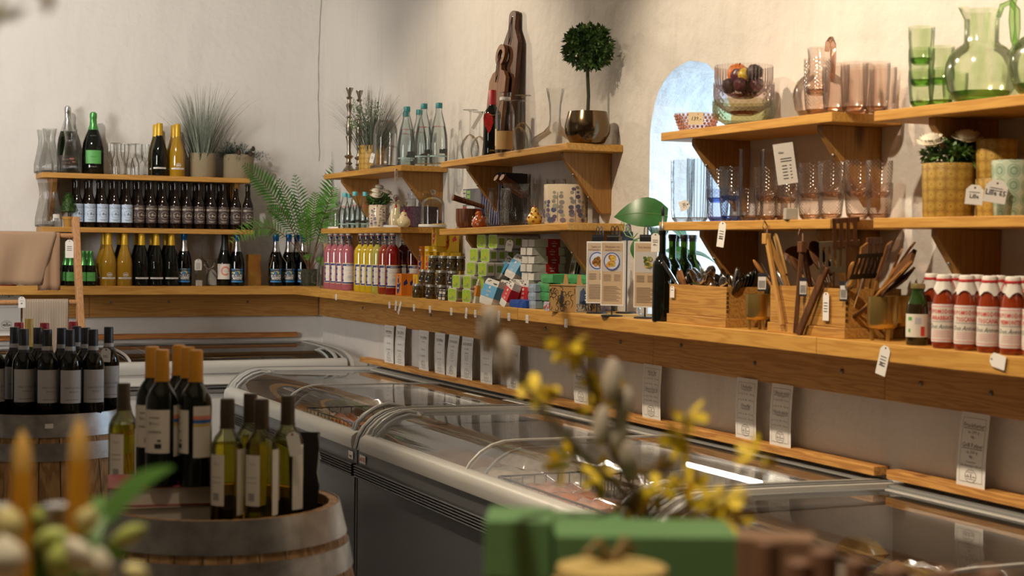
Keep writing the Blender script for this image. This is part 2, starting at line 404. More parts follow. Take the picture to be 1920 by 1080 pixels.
PINE = wood('pine_boards', (0.60, 0.33, 0.075), (0.46, 0.22, 0.042), 1, ring=.45)
PINEX = wood('pine_boards_across', (0.59, 0.32, 0.08), (0.45, 0.21, 0.045), 0, ring=.45)
LARCH = wood('larch_ledger', (0.62, 0.33, 0.095), (0.44, 0.205, 0.052), 1, ring=0.5)
LARCHX = wood('larch_ledger_across', (0.56, 0.295, 0.085), (0.40, 0.185, 0.048), 0, ring=0.5)
OAKZ = wood('oak_bracket', (0.38, 0.195, 0.052), (0.27, 0.125, 0.03), 2, ring=0.4)
BOLT = M('screw_steel', (0.25, 0.24, 0.22), 0.4, 1.0)

def bracket(y, z, d, h, parent, xwall=WX, end=False):
    """Triangular plank between wall and shelf."""
    m = MB(); x = xwall - 0.002
    poly = [(x, z), (x - d, z), (x - d, z - 0.022), (x - 0.045, z - h), (x, z - h)]
    m.add([(px_, y - 0.014, pz) for px_, pz in poly] + [(px_, y + 0.014, pz) for px_, pz in poly],
          [(0, 1, 2, 3, 4), (9, 8, 7, 6, 5)] + [(k, 5 + k, 5 + (k + 1) % 5, (k + 1) % 5) for k in range(5)])
    o = m.build('bracket', OAKZ, parent, bevel=0.002)
    s = MB()
    for t in (0.3, 0.7):
        xx = x - d + (d - 0.045) * t; zz_ = z - 0.022 - (h - 0.022) * t
        s.ball((xx - 0.001, y, zz_ - 0.001), 0.006, 8, 5)
    s.build('screw', BOLT, o)
    return o
def wall_shelf(y0, y1, z0, z1, label, bys, h=0.25, depth_=0.262, bd=0.225):
    """Board from y0 (near, height z0) to y1 (far, height z1) on the right wall."""
    t = thing('wall_shelf', label, 'shelf', (WX, (y0 + y1) / 2, (z0 + z1) / 2), 0, 'pine shelves on the long wall')
    x1, x0 = WX - 0.001, WX - depth_; c = t.location; th = 0.03
    vs = [(x - c.x, y - c.y, z - dz - c.z) for dz in (th, 0) for y, z in ((y0, z0), (y1, z1)) for x in (x0, x1)]
    MB().add(vs, [(0, 2, 3, 1), (4, 5, 7, 6), (0, 1, 5, 4), (2, 6, 7, 3), (0, 4, 6, 2), (1, 3, 7, 5)]).build('board', PINE, t, bevel=0.003)
    for yb in bys:
        zb = z0 + (z1 - z0) * (yb - y0) / (y1 - y0) - th
        bracket(yb - c.y, zb - c.z - 0.0005, bd, h, t, xwall=0.0)
    return t
S_U = [wall_shelf(7.52, 8.83, ZU, ZU, 'upper pine shelf nearest the corner, carrying candlesticks and water bottles', (7.60, 8.6)),
       wall_shelf(5.61, 6.97, 2.025, 2.008, 'upper pine shelf with wine glasses, chopping boards and a ball tree', (5.72, 6.72)),
       wall_shelf(3.83, 4.85, ZU, ZU, 'upper pine shelf under the glass fruit bowl and pink jugs', (3.94, 4.68)),
       wall_shelf(2.5, 3.63, 2.003, 2.003, 'upper pine shelf under the green glass jugs', (2.62, 3.42))]
S_L = [wall_shelf(7.52, 8.87, ZL, ZL, 'lower pine shelf under the glass domes and ceramic hens', (7.60, 8.6)),
       wall_shelf(5.59, 6.98, 1.701, 1.682, 'lower pine shelf under ribbed glass jugs and eucalyptus pot', (5.72, 6.72)),
       wall_shelf(3.83, 4.855, ZL, ZL, 'lower pine shelf under blue and pink tumblers', (3.94, 4.62), 0.27),
       wall_shelf(2.5, 3.625, ZL, ZL, 'lower pine shelf under yellow flowerpots', (2.62, 3.40), 0.27)]
def z_u2(y): return 2.025 + (2.008 - 2.025) * (y - 5.61) / 1.36
def z_l2(y): return 1.701 + (1.682 - 1.701) * (y - 5.59) / 1.39
def end_shelf(z, x0, x1, label, bxs):
    t = thing('wall_shelf', label, 'shelf', ((x0 + x1) / 2, BY, z), 0, 'pine shelves on the end wall'); c = t.location
    MB().box(x0 - c.x, x1 - c.x, -0.27, -0.001, -0.03, 0).build('board', PINEX, t, bevel=0.003)
    for xb in bxs:
        o = bracket(0, -0.0305, 0.22, 0.25, t, xwall=0.0)
        o.rotation_euler = (0, 0, pi / 2); o.location = (xb - c.x, 0, 0)
    return t
end_shelf(ZUB, 1.258, 2.50, 'upper pine shelf on the end wall with sparkling wine and grass pots', (1.34, 2.43))
end_shelf(ZLB, 1.262, 2.52, 'lower pine shelf on the end wall packed with beer bottles', (1.34, 2.43))

def counter(name, pts, z, th, label, m, seam=None):
    t = thing(name, label, 'counter', (0, 0, 0), 0, 'pine counter boards round the walls')
    return t
def counter_piece(y0, y1, label):
    t = thing('counter_board', label, 'counter', (WX, (y0 + y1) / 2, ZC), 0, 'pine counter boards along the walls')
    h = (y1 - y0) / 2
    MB().box(-0.29, -0.001, -h + 0.0008, h - 0.0008, -0.052, 0).build('board', PINE, t, bevel=0.003)
    return t
counter_piece(6.0, 9.36, 'long pine counter board from the corner past the lemonade and tinned fish')
counter_piece(3.85, 6.0, 'pine counter board under the cutlery boxes and recipe stands')
counter_piece(2.3, 3.85, 'pine counter board under the tomato sauce bottles')
t = thing('counter_board', 'pine counter board along the end wall under the wine bottles', 'counter', (1.3, BY, ZC - 0.002), 0, 'pine counter boards along the walls')
MB().box(-1.5, WX - 1.3 - 0.29 + 0.14, -0.29, -0.001, -0.052, 0).build('board', PINEX, t, bevel=0.003)
MB().box(WX - 1.3 - 0.15, WX - 1.3 - 0.002, -0.285, -0.001, -0.052, -0.001).build('corner_piece', PINE, t, bevel=0.003)
def ledger(y0, y1, label, bolts):
    t = thing('ledger_plank', label, 'plank', (WX, (y0 + y1) / 2, 1.215), 0, 'larch planks bolted under the counter')
    h = (y1 - y0) / 2
    MB().box(-0.04, -0.001, -h + 0.001, h - 0.001, -0.072, 0.071).build('plank', LARCH, t, bevel=0.002)
    for b in bolts: MB().ball((-0.041, b, 0.02 * ((b * 7) % 2 - 0.5)), 0.008, 10, 6).build('bolt', BOLT, t)
ledger(5.27, 9.6, 'larch plank under the counter, longest one, reaching the corner', (-1.9, -1.2, 0.2, 1.3))
ledger(3.84, 5.27, 'larch plank under the counter between the two seams', (-.5, 0.0, .5))
ledger(2.3, 3.84, 'larch plank under the counter beneath the tomato sauce', (-.5, 0.3, .6))
t = thing('ledger_plank', 'larch plank bolted to the end wall under the wine bottles', 'plank', (1.3, BY, 1.213), 0, 'larch planks bolted under the counter')
MB().box(-1.5, .27, -0.04, -0.001, -0.075, 0.072).build('plank', LARCHX, t, bevel=0.002)
MB().box(.272, WX - 1.3 - 0.042, -0.04, -0.001, -0.072, 0.072).build('plank', LARCHX, t, bevel=0.002)
for b in (-0.2, .4, .75, 1.25): MB().ball((b, -0.041, 0.02), 0.008, 10, 6).build('bolt', BOLT, t)
# strips behind the freezers that the price cards stand on
STRIP = wood('pine_batten', (0.68, 0.36, 0.10), (0.45, 0.20, 0.05), 1)
def strip(y0, y1, label):
    o = MB().box(-0.06, -0.001, -(y1 - y0) / 2, (y1 - y0) / 2, -0.014, 0.014).build('card_batten', STRIP, None, (WX, (y0 + y1) / 2, 0.921), bevel=0.002)
    tag(o, label, 'batten', 'pine battens above the freezers')
strip(6.20, 8.73, 'pine batten holding the price cards nearest the corner')
strip(3.86, 6.195, 'pine batten holding the leg of lamb price cards')
strip(2.3, 3.80, 'pine batten holding the sausage price card')
o = MB().box(-1.5, 1.48, -0.035, -0.001, -0.016, 0.016).build('card_batten', wood('pine_batten_across', (0.42, 0.18, 0.05), (0.25, 0.09, 0.025), 0), None, (1.4, BY, 1.02), bevel=0.002)
tag(o, 'dark pine batten along the end wall above the white freezer', 'batten', 'pine battens above the freezers')
# ------------------------------------------------------------------ chest freezers
RAIL = M('freezer_rail_grey', (0.50, 0.49, 0.46), 0.38)
CAP = M('freezer_cap_grey', (0.22, 0.225, 0.22), 0.42)
BODY = M('freezer_grey_steel', (0.115, 0.12, 0.125), 0.3, spec=0.5)
PANEL = M('freezer_panel_steel', (0.085, 0.09, 0.097), 0.22, spec=0.6, bump=0.05, bscale=5)
BLACK = M('bumper_black', (0.012, 0.012, 0.013), 0.35)
LINER = M('freezer_liner', (0.32, 0.29, 0.25), 0.5)
WBODY = M('freezer_white_steel', (0.66, 0.64, 0.60), 0.35)
LID = glass('lid_glass', (0.93, 0.92, 0.90), (0.80, 0.80, 0.78), base=0.10, blend=.42)
GREY_LID = M('lid_plastic', (0.36, 0.37, 0.365), 0.3)
STEEL = M('brushed_steel', (0.55, 0.54, 0.52), 0.28, 1.0)
XZ = Matrix(((1, 0, 0, 0), (0, 0, 1, 0), (0, 1, 0, 0), (0, 0, 0, 1)))     # prism (a, b, h) -> (x=a, y=h, z=b)
def extr(m, poly, y0, y1, mat=0, smooth=False): return m.prism(poly, y0, y1, mat, XZ, smooth)
TOP = [(-0.05, .895), (-0.40, .902), (-0.70, .905), (-0.76, .903), (-0.81, .890), (-0.855, .865), (-0.895, .828), (-0.922, .785), (-0.935, .735)]
def band(prof, dz, th):
    """Closed outline: profile shifted in by dz, th thick."""
    out = []
    for i, (x, z) in enumerate(prof):
        a = prof[max(i - 1, 0)]; b = prof[min(i + 1, len(prof) - 1)]
        tx, tz = b[0] - a[0], b[1] - a[1]; l = sqrt(tx * tx + tz * tz); nx, nz = tz / l, -tx / l    # outward normal for a run going -x
        nx, nz = (nx, nz) if nz > 0 or nx < 0 else (-nx, -nz)
        out.append(((x - nx * dz, z - nz * dz), (x - nx * (dz + th), z - nz * (dz + th))))
    return [p[0] for p in out] + [p[1] for p in out][::-1]
def sheet(m, prof, dz, y0, y1, mat=0):
    pts = band(prof, dz, 0.004)[:len(prof)]
    vs = [(x, y, z) for x, z in pts for y in (y0, y1)]
    return m.add(vs, [(2 * i, 2 * i + 1, 2 * i + 3, 2 * i + 2) for i in range(len(pts) - 1)], mat, True)
def freezer(label, loc, rot, Ln, prof=TOP, body=BODY, panel=PANEL, white=False, badge=None, lids=((0.5, -0.03), (0.03, -0.5))):
    t = thing('chest_freezer', label, 'freezer', loc, rot, 'glass topped chest freezers')
    h = Ln / 2; zt = prof[-1][1]; xf = prof[-1][0]
    m = MB()
    m.box(xf + .002, xf + .05, -h, h, .09, zt + .005, 0); m.box(-.05, 0.0, -h, h, .09, zt + .1, 0)
    m.box(xf + .05, -.05, -h, -h + .05, .09, zt, 0); m.box(xf + .05, -.05, h - .05, h, .09, zt, 0); m.box(xf + .05, -.05, -h + .05, h - .05, .09, .13, 0)
    m.box(xf + .03, -.04, -h + .03, h - .03, 0, .09, 1)
    m.build('cabinet', [body, BLACK], t, bevel=0.004)
    MB().box(xf - .002, xf + .001, -h + .02, h - .012, .12, zt - .115).build('front_panel', panel, t, bevel=0.001)
    m = MB()
    for i in range(5 if not white else 3):
        zz = zt - .06 - i * .011 * (1 if not white else 1.8)
        extr(m, [(xf + .001, zz), (xf - .018, zz - .001), (xf - .022, zz - .005), (xf - .018, zz - .009), (xf + .001, zz - .0105)], -h + .01, h - .008, i % 2 if white else 0)
    m.build('bumper_strip', [STEEL, BLACK] if white else [BLACK, BLACK], t)
    m = MB(); extr(m, [(xf + .06, zt), (xf - .008, zt), (xf - .011, zt + .03), (xf - .006, zt + .052), (xf + .012, zt + .066), (xf + .04, zt + .070), (xf + .06, zt + .06)], -h + .045, h - .045, 0, True)
    m.build('front_rail', RAIL, t, sharp=1.2)
    for sgn in (-1, 1):
        m = MB(); a, b = sorted((sgn * h, sgn * (h - .022))); extr(m, band(prof, -.004, .05), a, b, 0, True)
        a, b = sorted((sgn * (h - .0225), sgn * (h - .048))); extr(m, band(prof, -.001, .052), a, b, 1, True)
        extr(m, [(xf + .002, zt - .002)] + [(x, z - .046) for x, z in prof[:-1][::-1]] + [(-.05, zt - .002)], *sorted((sgn * (h - .001), sgn * (h - .02))), 1)
        m.build('end_cap', [CAP if not white else RAIL, RAIL if not white else CAP], t, sharp=0.8)
    m = MB()
    z0 = prof[0][1]
    m.box(-.075, -.002, -h, h, z0 - .05, z0 - .003, 0); m.box(-.095, -.075, -h + .05, h - .05, z0 - .03, z0 - .012, 1); m.box(-.112, -.095, -h + .05, h - .05, z0 - .035, z0 - .02, 0)
    m.build('back_rail', [CAP, RAIL], t, bevel=0.003)
    MB().box(xf + .055, -.055, -h + .055, h - .055, .14, .16).build('liner_floor', LINER, t)
    m = MB()
    m.box(xf + .051, xf + .056, -h + .05, h - .05, .14, zt - .002); m.box(-.06, -.051, -h + .05, h - .05, .14, z0 - .05)
    for sgn in (-1, 1): m.box(xf + .056, -.06, *sorted((sgn * (h - .051), sgn * (h - .058))), .14, z0 - .06)
    m.build('liner_wall', LINER, t)
    for i, (a, b) in enumerate(lids):
        y1, y0 = a * Ln, b * Ln
        if a == .5: y1 -= .052
        if b == -.5: y0 += .052
        dz = .016 if i == 0 else .006
        g = MB(); sheet(g, prof[:-1], dz, y0 + .004, y1 - .004); lid = g.build('glass_lid', LID, t)
        for yy in (y0, y1):
            e = MB(); extr(e, band(prof[:-1], dz - .004, .008), yy - .007, yy + .007, 0, True)
            e.build('lid_edge', GREY_LID if i == 0 else RAIL, lid)
        # pull handle near the outer end
        yo = y1 - .05 if a == .5 else y0 + .05
        e = MB(); P = [prof[3], prof[4], prof[5], prof[6]]
        pts = [(prof[2][0] + .02, yo, prof[2][1] - dz - .002)] + [(x, yo, z - dz + .016) for x, z in P] + [(prof[7][0] + .01, yo, prof[7][1] - dz + .004)]
        sm = []
        for p, q in zip(pts, pts[1:]):
            for s in (0, .34, .67): sm.append(tuple(p[k] + (q[k] - p[k]) * s for k in range(3)))
        sm.append(pts[-1]); e.tube(sm, [.012 if 0 < j < len(sm) - 1 else .008 for j in range(len(sm))], 8, 0, flat=.8)
        e.tube([(x, y + (.045 if a != .5 else -.045), z - .010) for x, y, z in sm[1:-1]], .007, 8, 0)
        for j in (1, len(sm) - 2): e.tube([sm[j], (sm[j][0], sm[j][1] + (.045 if a != .5 else -.045), sm[j][2] - .01)], .008, 8, 0)
        e.build('handle', GREY_LID, lid)
    if badge: badge(t, h, zt, xf)
    return t
# badges are drawn on small stickers (front faces -X)
RY = Matrix.Rotation(-pi / 2, 4, 'Z')
def badge_aht(t, h, zt, xf):
    m = MB(); X = Matrix.Translation((xf - .003, -h + .07, zt - .032)) @ RY
    m.box(-.03, .03, 0, .002, -.017, .017, 0, X); m.text('wego', 0, -.009, .02, -.0006, 1, X, .8, True); m.build('maker_badge', [PAPER, INK], t)
def badge_red(t, h, zt, xf):
    m = MB(); X = Matrix.Translation((xf - .003, h - .07, zt - .032)) @ RY
    m.box(-.036, .036, 0, .002, -.017, .017, 0, X); m.text('AKTUEL', 0, -.009, .024, -.0006, 1, X, .75, True)
    m.build('maker_badge', [PAPER, M('badge_red', (0.55, 0.02, 0.02), 0.5)], t)
    m = MB(); X = Matrix.Translation((xf - .002, -h + .16, .34)) @ RY
    m.box(-.05, .05, 0, .004, -.12, .12, 0, X); m.box(-.04, .04, -.001, 0, -.11, .09, 1, X); m.build('vent_sticker', [PAPER, M('sticker_grey', (.3, .3, .3), .5)], t)
FZ = [freezer('grey glass-topped freezer next to the corner, nearest the white one', (WX - .001, 7.355, 0), 0, 2.29, badge=badge_aht),
      freezer('middle grey glass-topped freezer behind the yellow flower branches', (WX - .001, 5.015, 0), 0, 2.36, badge=badge_red),
      freezer('grey glass-topped freezer nearest the tomato sauce bottles, cut by frame', (WX - .001, 2.60, 0), 0, 2.44)]
PROF_B = [(-0.05, .985), (-0.35, .982), (-0.6, .975), (-0.72, .968), (-0.80, .958), (-0.86, .945), (-0.905, .925), (-0.93, .90), (-0.94, .865)]
freezer('white glass-topped freezer standing along the end wall', (1.72, BY - .06, 0), pi / 2, 2.44, PROF_B, WBODY, WBODY, True)
# fluorescent tube inside the middle freezer
p0, p1 = onx(1290, 865, 2.93), onx(1425, 912, 2.93)
t = thing('tube_lamp', 'bright white tube lamp inside the middle grey freezer', 'lamp', (2.93, (p0.y + p1.y) / 2, .845))
hl = (p0.y - p1.y) / 2
MB().tube([(0, -hl, -.03), (0, hl, -.03)], .011, 10).build('tube', M('lit_tube', (1, .97, .9), .5, emit=9.0), t)
for yy, ln, en in ((7.35, 2.0, 5), (5.0, 2.0, 6), (2.8, 1.8, 2.5)):
    o = lamp('freezer_fill_light', 'AREA', (2.99, yy, .846), (2.5, yy, .4), en, (1, .92, .80), (.02, ln)); o.rotation_euler = (0, radians(48), 0)  # added fill that brightens the freezer insides, hidden below the back rail
MB().box(-.012, .03, -hl - .03, hl + .03, -.018, 0).build('fitting', M('lamp_white', (.7, .7, .68), .4), t)
# stickers on the lids
m = MB()
def lid_sticker(px, py, ln, label, w=.022):
    p = onz(px, py, .8985); o = MB().box(-w, w, -ln / 2, ln / 2, 0, .0012).build('lid_sticker', PAPER, None, (p.x, p.y, .8992)); o.rotation_euler = (0, 0.004, 0.0)
    tag(o, label, 'sticker', 'white strips stuck on the freezer lids')
lid_sticker(888, 741, .22, 'white strip sticker on the corner freezer lid', .012)
lid_sticker(968, 755, .26, 'white strip sticker on corner freezer lid beside the end cap', .012)
# ---- frozen goods
def pillow(m, w, d, h, seed, mat=0, n=7, c=(0, 0, 0), rot=0.0, tilt=0.0):
    rnd = random.Random(seed); vs, fs = [], []
    X = Matrix.Translation(c) @ Matrix.Rotation(rot, 4, 'Z') @ Matrix.Rotation(tilt, 4, 'Y')
    for s in (1, -1):
        o = len(vs)
        for i in range(n + 1):
            for j in range(n + 1):
                u, v = i / n * 2 - 1, j / n * 2 - 1
                b = (max(0, 1 - abs(u) ** 2.6) * max(0, 1 - abs(v) ** 2.6)) ** .45
                edge = b > 0.02
                vs.append((u * w / 2 * (1 - .05 * v * v), v * d / 2 * (1 - .05 * u * u), s * h / 2 * b * (1 + (rnd.uniform(-.22, .22) if edge else 0)) + h / 2))
        for i in range(n):
            for j in range(n):
                k = o + i * (n + 1) + j; q = (k, k + n + 1, k + n + 2, k + 1); fs.append(q if s > 0 else q[::-1])
    return m.add(vs, fs, mat, True, X)
MEAT = M('chilled_meat', (0.55, 0.20, 0.12), 0.25, coat=0.8, var=0.35, vscale=18, bump=.3, bscale=30)
MEATP = M('pale_meat', (0.62, 0.34, 0.24), 0.25, coat=0.8, var=0.3, vscale=22, bump=.3, bscale=30)
ORANGE_P = M('smoked_meat', (0.58, 0.20, 0.05), 0.2, coat=0.9, var=0.25, vscale=14)
BAGW = M('frosted_bag', (0.52, 0.46, 0.38), 0.25, coat=0.7, var=0.2, vscale=20, bump=.5, bscale=35)
BAGB = M('brown_bag', (0.22, 0.12, 0.06), 0.3, coat=0.6, var=0.4, vscale=15, bump=.4, bscale=30)
GOLDB = M('gold_bag', (0.42, 0.28, 0.11), 0.35, coat=0.4, var=0.3, vscale=10, bump=.5, bscale=25)
WIREM = M('basket_wire', (0.35, 0.34, 0.32), 0.4, 1.0); WIRED = M('basket_wire_dark', (0.05, 0.06, 0.055), 0.5)
def basket(label, x0, x1, y0, y1, z0, z1, mat, step=.055):
    m = MB(); c = ((x0 + x1) / 2, (y0 + y1) / 2, z0)
    hx, hy, H = (x1 - x0) / 2, (y1 - y0) / 2, z1 - z0; r = .0028
    nx, ny, nz = int(2 * hx / step), int(2 * hy / step), max(2, int(H / .07))
    for z in [i * H / nz for i in range(nz + 1)]:
        m.tube([(-hx, -hy, z), (hx, -hy, z), (hx, hy, z), (-hx, hy, z), (-hx, -hy, z)], r * (1.5 if z > H * .9 else 1), 5)
    for i in range(nx + 1):
        x = -hx + 2 * hx * i / nx; m.tube([(x, -hy, H), (x, -hy, 0), (x, hy, 0), (x, hy, H)], r, 4)
    for i in range(ny + 1):
        y = -hy + 2 * hy * i / ny; m.tube([(-hx, y, H), (-hx, y, 0), (hx, y, 0), (hx, y, H)], r, 4)
    o = m.build('wire_basket', mat, None, c); tag(o, label, 'basket', 'wire baskets inside the freezers')
def packs(name, cat, group, spots, labels):
    for i, ((x, y, z, w, d, h, mat, rot, tilt), lab) in enumerate(zip(spots, labels)):
        m = MB(); pillow(m, w, d, h, 100 + i * 7 + int(x * 1000), 0, 7, (0, 0, 0), rot, tilt)
        tag(m.build(name, mat, None, (x, y, z)), lab, cat, group)
basket('dark wire basket inside the corner freezer by its end cap', 2.235, 2.97, 6.32, 7.28, .50, .80, WIRED)
packs('food_pack', 'food pack', 'vacuum packs in the corner freezer',
      [(2.345, 6.66, .70, .17, .28, .095, ORANGE_P, .25, .04), (2.345, 7.02, .70, .16, .28, .09, ORANGE_P, -.2, -.04), (2.58, 6.80, .68, .20, .40, .10, BAGW, .1, 0), (2.83, 6.80, .68, .20, .50, .09, BAGW, 0, .05),
       (2.39, 7.62, .62, .28, .36, .13, BAGW, .2, 0), (2.76, 7.64, .62, .34, .4, .14, BAGB, .1, 0), (2.40, 8.14, .62, .28, .42, .14, BAGB, -.2, 0), (2.77, 8.14, .62, .3, .4, .14, BAGW, .1, 0)],
      ['orange vacuum pack at the front of the dark wire basket', 'orange vacuum pack behind the first in the dark basket', 'frosty white bag beside the orange packs', 'frosty white bag at the back of the dark basket',
       'frosty bag under the far lid of the corner freezer', 'brown bag in the middle of the corner freezer', 'brown bag by the handle end of the corner freezer', 'frosty bag in the far back of the corner freezer'])
basket('steel wire basket with pink meat in the middle freezer', 2.225, 2.55, 3.98, 4.96, .48, .79, WIREM, .045)
basket('steel wire basket behind the flower branches with pale bags', 2.57, 2.97, 4.02, 4.88, .48, .79, WIREM, .045)
sp, lb = [], []
for i in range(5):
    sp.append((2.38, 4.10 + .185 * i, .69, .26, .17, .085, (MEATP, MEAT, MEATP, ORANGE_P, MEATP)[i], .12 * (-1) ** i, .05))
    lb.append(['pink meat pack at near end of the steel basket', 'dark red meat pack, second in the steel basket', 'pale meat pack in the middle of the steel basket', 'orange meat pack, fourth in the steel basket', 'pale meat pack at far end of the steel basket'][i])
for i in range(3):
    sp.append((2.77, 4.16 + .28 * i, .67, .28, .24, .10, BAGW, .1 * i, .05)); lb.append(['near', 'middle', 'far'][i] + ' pale bag in the rear basket of the middle freezer')
for i in range(4):
    sp.append((2.40 + .37 * (i % 2), 5.25 + .5 * (i // 2), .64, .30, .44, .13, (BAGW, BAGW, BAGB, BAGW)[i], .1, 0)); lb.append(['frosty bag in front under the far lid of middle freezer', 'frosty bag at the back under the far lid of middle freezer', 'brown bag by far end of the middle freezer', 'frosty bag in the far rear of the middle freezer'][i])
packs('food_pack', 'food pack', 'packs in the middle freezer', sp, lb)
sp, lb = [], []
for i, (px, py, mt, w, d, r) in enumerate([(1600, 1010, GOLDB, .16, .22, .4), (1690, 985, GOLDB, .22, .16, -.3), (1760, 1010, BAGB, .2, .2, .2), (1830, 1020, GOLDB, .16, .26, .6), (1560, 1060, BAGW, .2, .2, -.5), (1720, 1060, GOLDB, .2, .26, .2), (1880, 1060, BAGB, .24, .22, .1), (1480, 990, BAGB, .22, .3, -.2)]):
    p = onz(px, py, .74); sp.append((p.x, p.y, .665, w * .85, d * .85, .08, mt, r, .1)); lb.append(['crinkled gold bag under the sausage freezer lid, beside the bare patch', 'flat gold sausage bag under the sausage price card', 'brown bag between two gold sausage bags', 'gold bag standing below the mirrored price card', 'silvery bag at near side of the sausage freezer', 'gold bag in front of the brown sausage bag', 'brown bag in the near right of sausage freezer', 'brown bag beside the end cap of sausage freezer'][i])
packs('food_pack', 'food pack', 'bags in the sausage freezer', sp, lb)
o = MB().box(2.19, 2.97, 1.5, 3.72, .645, .66).build('freezer_shelf', BAGB); tag(o, 'flat tray of boxes under the gold sausage bags', 'tray')
o = MB().box(2.2, 2.97, 5.0, 6.1, .622, .638).build('freezer_shelf', BAGW); tag(o, 'flat tray under the frosty bags of the middle freezer', 'tray')
o = MB().box(2.2, 2.97, 7.36, 8.4, .602, .618).build('freezer_shelf', BAGB); tag(o, 'flat tray under the bags of the corner freezer', 'tray')
o = MB().box(.7, 2.85, 8.82, 9.4, .735, .75).build('freezer_shelf', BAGW); tag(o, 'flat tray inside the white freezer', 'tray')
sp, lb = [], []
for i, (x, mt) in enumerate([(.9, BAGB), (1.27, BAGW), (1.64, BAGB), (2.01, BAGW), (2.35, BAGB), (2.68, BAGW)]):
    sp.append((x, 9.05, .76, .32, .4, .10, mt, .03 * i, 0)); lb.append(ORD[i] + ' bag from left inside the white freezer')
packs('food_pack', 'food pack', 'bags in the white freezer', sp, lb)
# ------------------------------------------------------------------ bottle kit
DARKG = M('dark_bottle_glass', (0.005, 0.006, 0.004), 0.05, spec=0.4)
BROWNG = M('brown_bottle_glass', (0.010, 0.005, 0.003), 0.06, spec=0.4)
GREENG = glass('green_bottle_glass', (0.16, 0.24, 0.05), (0.02, 0.03, 0.01), base=0.03)
AMBERW = M('amber_wine', (0.37, 0.20, 0.010), 0.12, coat=.8)
OLIVEG = glass('olive_bottle_glass', (0.42, 0.36, 0.08), (0.04, 0.04, 0.01), base=0.03)
WHITEW = glass('straw_wine', (0.72, 0.68, 0.20), (0.22, 0.20, 0.04), base=0.03)
CLEAR = glass('clear_glass', (0.965, 0.97, 0.965), (0.62, 0.64, 0.63))
CLEARP = glass('clear_glass_bubbled', (0.95, 0.955, 0.95), (0.6, 0.62, 0.61), pattern='noise', pscale=70, pstr=.5)
RIBBED = glass('ribbed_glass', (0.97, 0.97, 0.96), (0.68, 0.69, 0.67), pattern='ribs', pscale=42, pstr=.45, base=.03)
WATERG = glass('water_bottle_glass', (0.90, 0.94, 0.94), (0.45, 0.55, 0.55))
YELLOW_C = M('yellow_capsule', (0.60, 0.36, 0.02), 0.35, 0.3)
ORANGE_C = M('orange_capsule', (0.50, 0.22, 0.015), 0.4, 0.2)
GREEN_C = M('green_foil', (0.10, 0.36, 0.10), 0.3, 0.6)
SILVER = M('silver_foil', (0.62, 0.62, 0.64), 0.25, 1.0)
BLUE_F = M('blue_foil', (0.01, 0.11, 0.32), 0.3, 0.7)
RED_C = M('red_capsule', (0.40, 0.012, 0.02), 0.4)
NAVY_C = M('navy_capsule', (0.012, 0.014, 0.025), 0.4)
BLACK_C = M('black_capsule', (0.012, 0.010, 0.010), 0.4)
BRONZE_C = M('brown_capsule', (0.035, 0.022, 0.010), 0.4)
GREY_L = M('grey_label', (0.50, 0.50, 0.52), 0.6)
BLUE_L = M('pale_blue_label', (0.50, 0.60, 0.74), 0.55); BROWN_L = M('dark_brown_label', (0.055, 0.035, 0.030), 0.6)
CREAM_L = M('cream_label', (0.72, 0.66, 0.57), 0.6); GREEN_L = M('green_label', (0.10, 0.38, 0.09), 0.5)
TAN_I = M('tan_print', (0.52, 0.44, 0.36), 0.6); STEEL_I = M('slate_print', (0.10, 0.13, 0.18), 0.6)
RED_I = M('red_print', (0.62, 0.05, 0.04), 0.6); PINK_I = M('pink_print', (0.72, 0.42, 0.40), 0.6); CORAL_I = M('coral_print', (0.72, 0.25, 0.16), 0.6)
BLUE_I = M('blue_print', (0.02, 0.14, 0.42), 0.5); NAVY_I = M('navy_print', (0.012, 0.03, 0.18), 0.5); GOLD_I = M('gold_print', (0.66, 0.45, 0.10), 0.4)
STRING = M('jute_string', (0.42, 0.32, 0.18), 0.9)
PR = dict(
    champagne=[(.95, 0), (1, .02), (1, .40), (.94, .50), (.76, .60), (.50, .70), (.37, .79), (.33, .90), (.37, .91), (.38, .955), (.36, .99), (.25, 1)],
    magnum=[(.93, 0), (.99, .015), (1, .30), (.97, .42), (.88, .52), (.70, .62), (.46, .72), (.31, .80), (.27, .90), (.30, .91), (.31, .955), (.29, .99), (.2, 1)],
    bordeaux=[(.95, 0), (1, .015), (1, .60), (.95, .655), (.72, .715), (.48, .755), (.40, .80), (.39, 1.0)],
    burgundy=[(.95, 0), (1, .015), (1, .40), (.93, .50), (.70, .63), (.48, .74), (.39, .82), (.37, 1.0)],
    beer=[(.95, 0), (1, .02), (1, .50), (.95, .56), (.68, .64), (.50, .73), (.43, .90), (.42, .945), (.48, .95), (.48, .975), (.44, 1)],
    swing=[(.86, 0), (.95, .02), (1, .05), (1, .64), (.96, .69), (.78, .745), (.50, .785), (.38, .81), (.36, .92), (.42, .925), (.42, .945), (.36, .95)],
    water=[(.95, 0), (1, .02), (1, .34), (.93, .47), (.70, .66), (.45, .80), (.36, .86), (.35, .935)],
    carafe=[(.93, 0), (1, .02), (.98, .20), (.72, .48), (.55, .70), (.58, .82), (.72, 1)],
    oil=[(.93, 0), (1, .01), (1, .60), (.96, .645), (.72, .69), (.45, .72), (.40, .75), (.38, .96), (.44, .965), (.44, 1)],
    milk=[(.93, 0), (1, .02), (1, .60), (.92, .70), (.66, .82), (.56, .88), (.56, .93), (.62, .94), (.62, 1)],
)
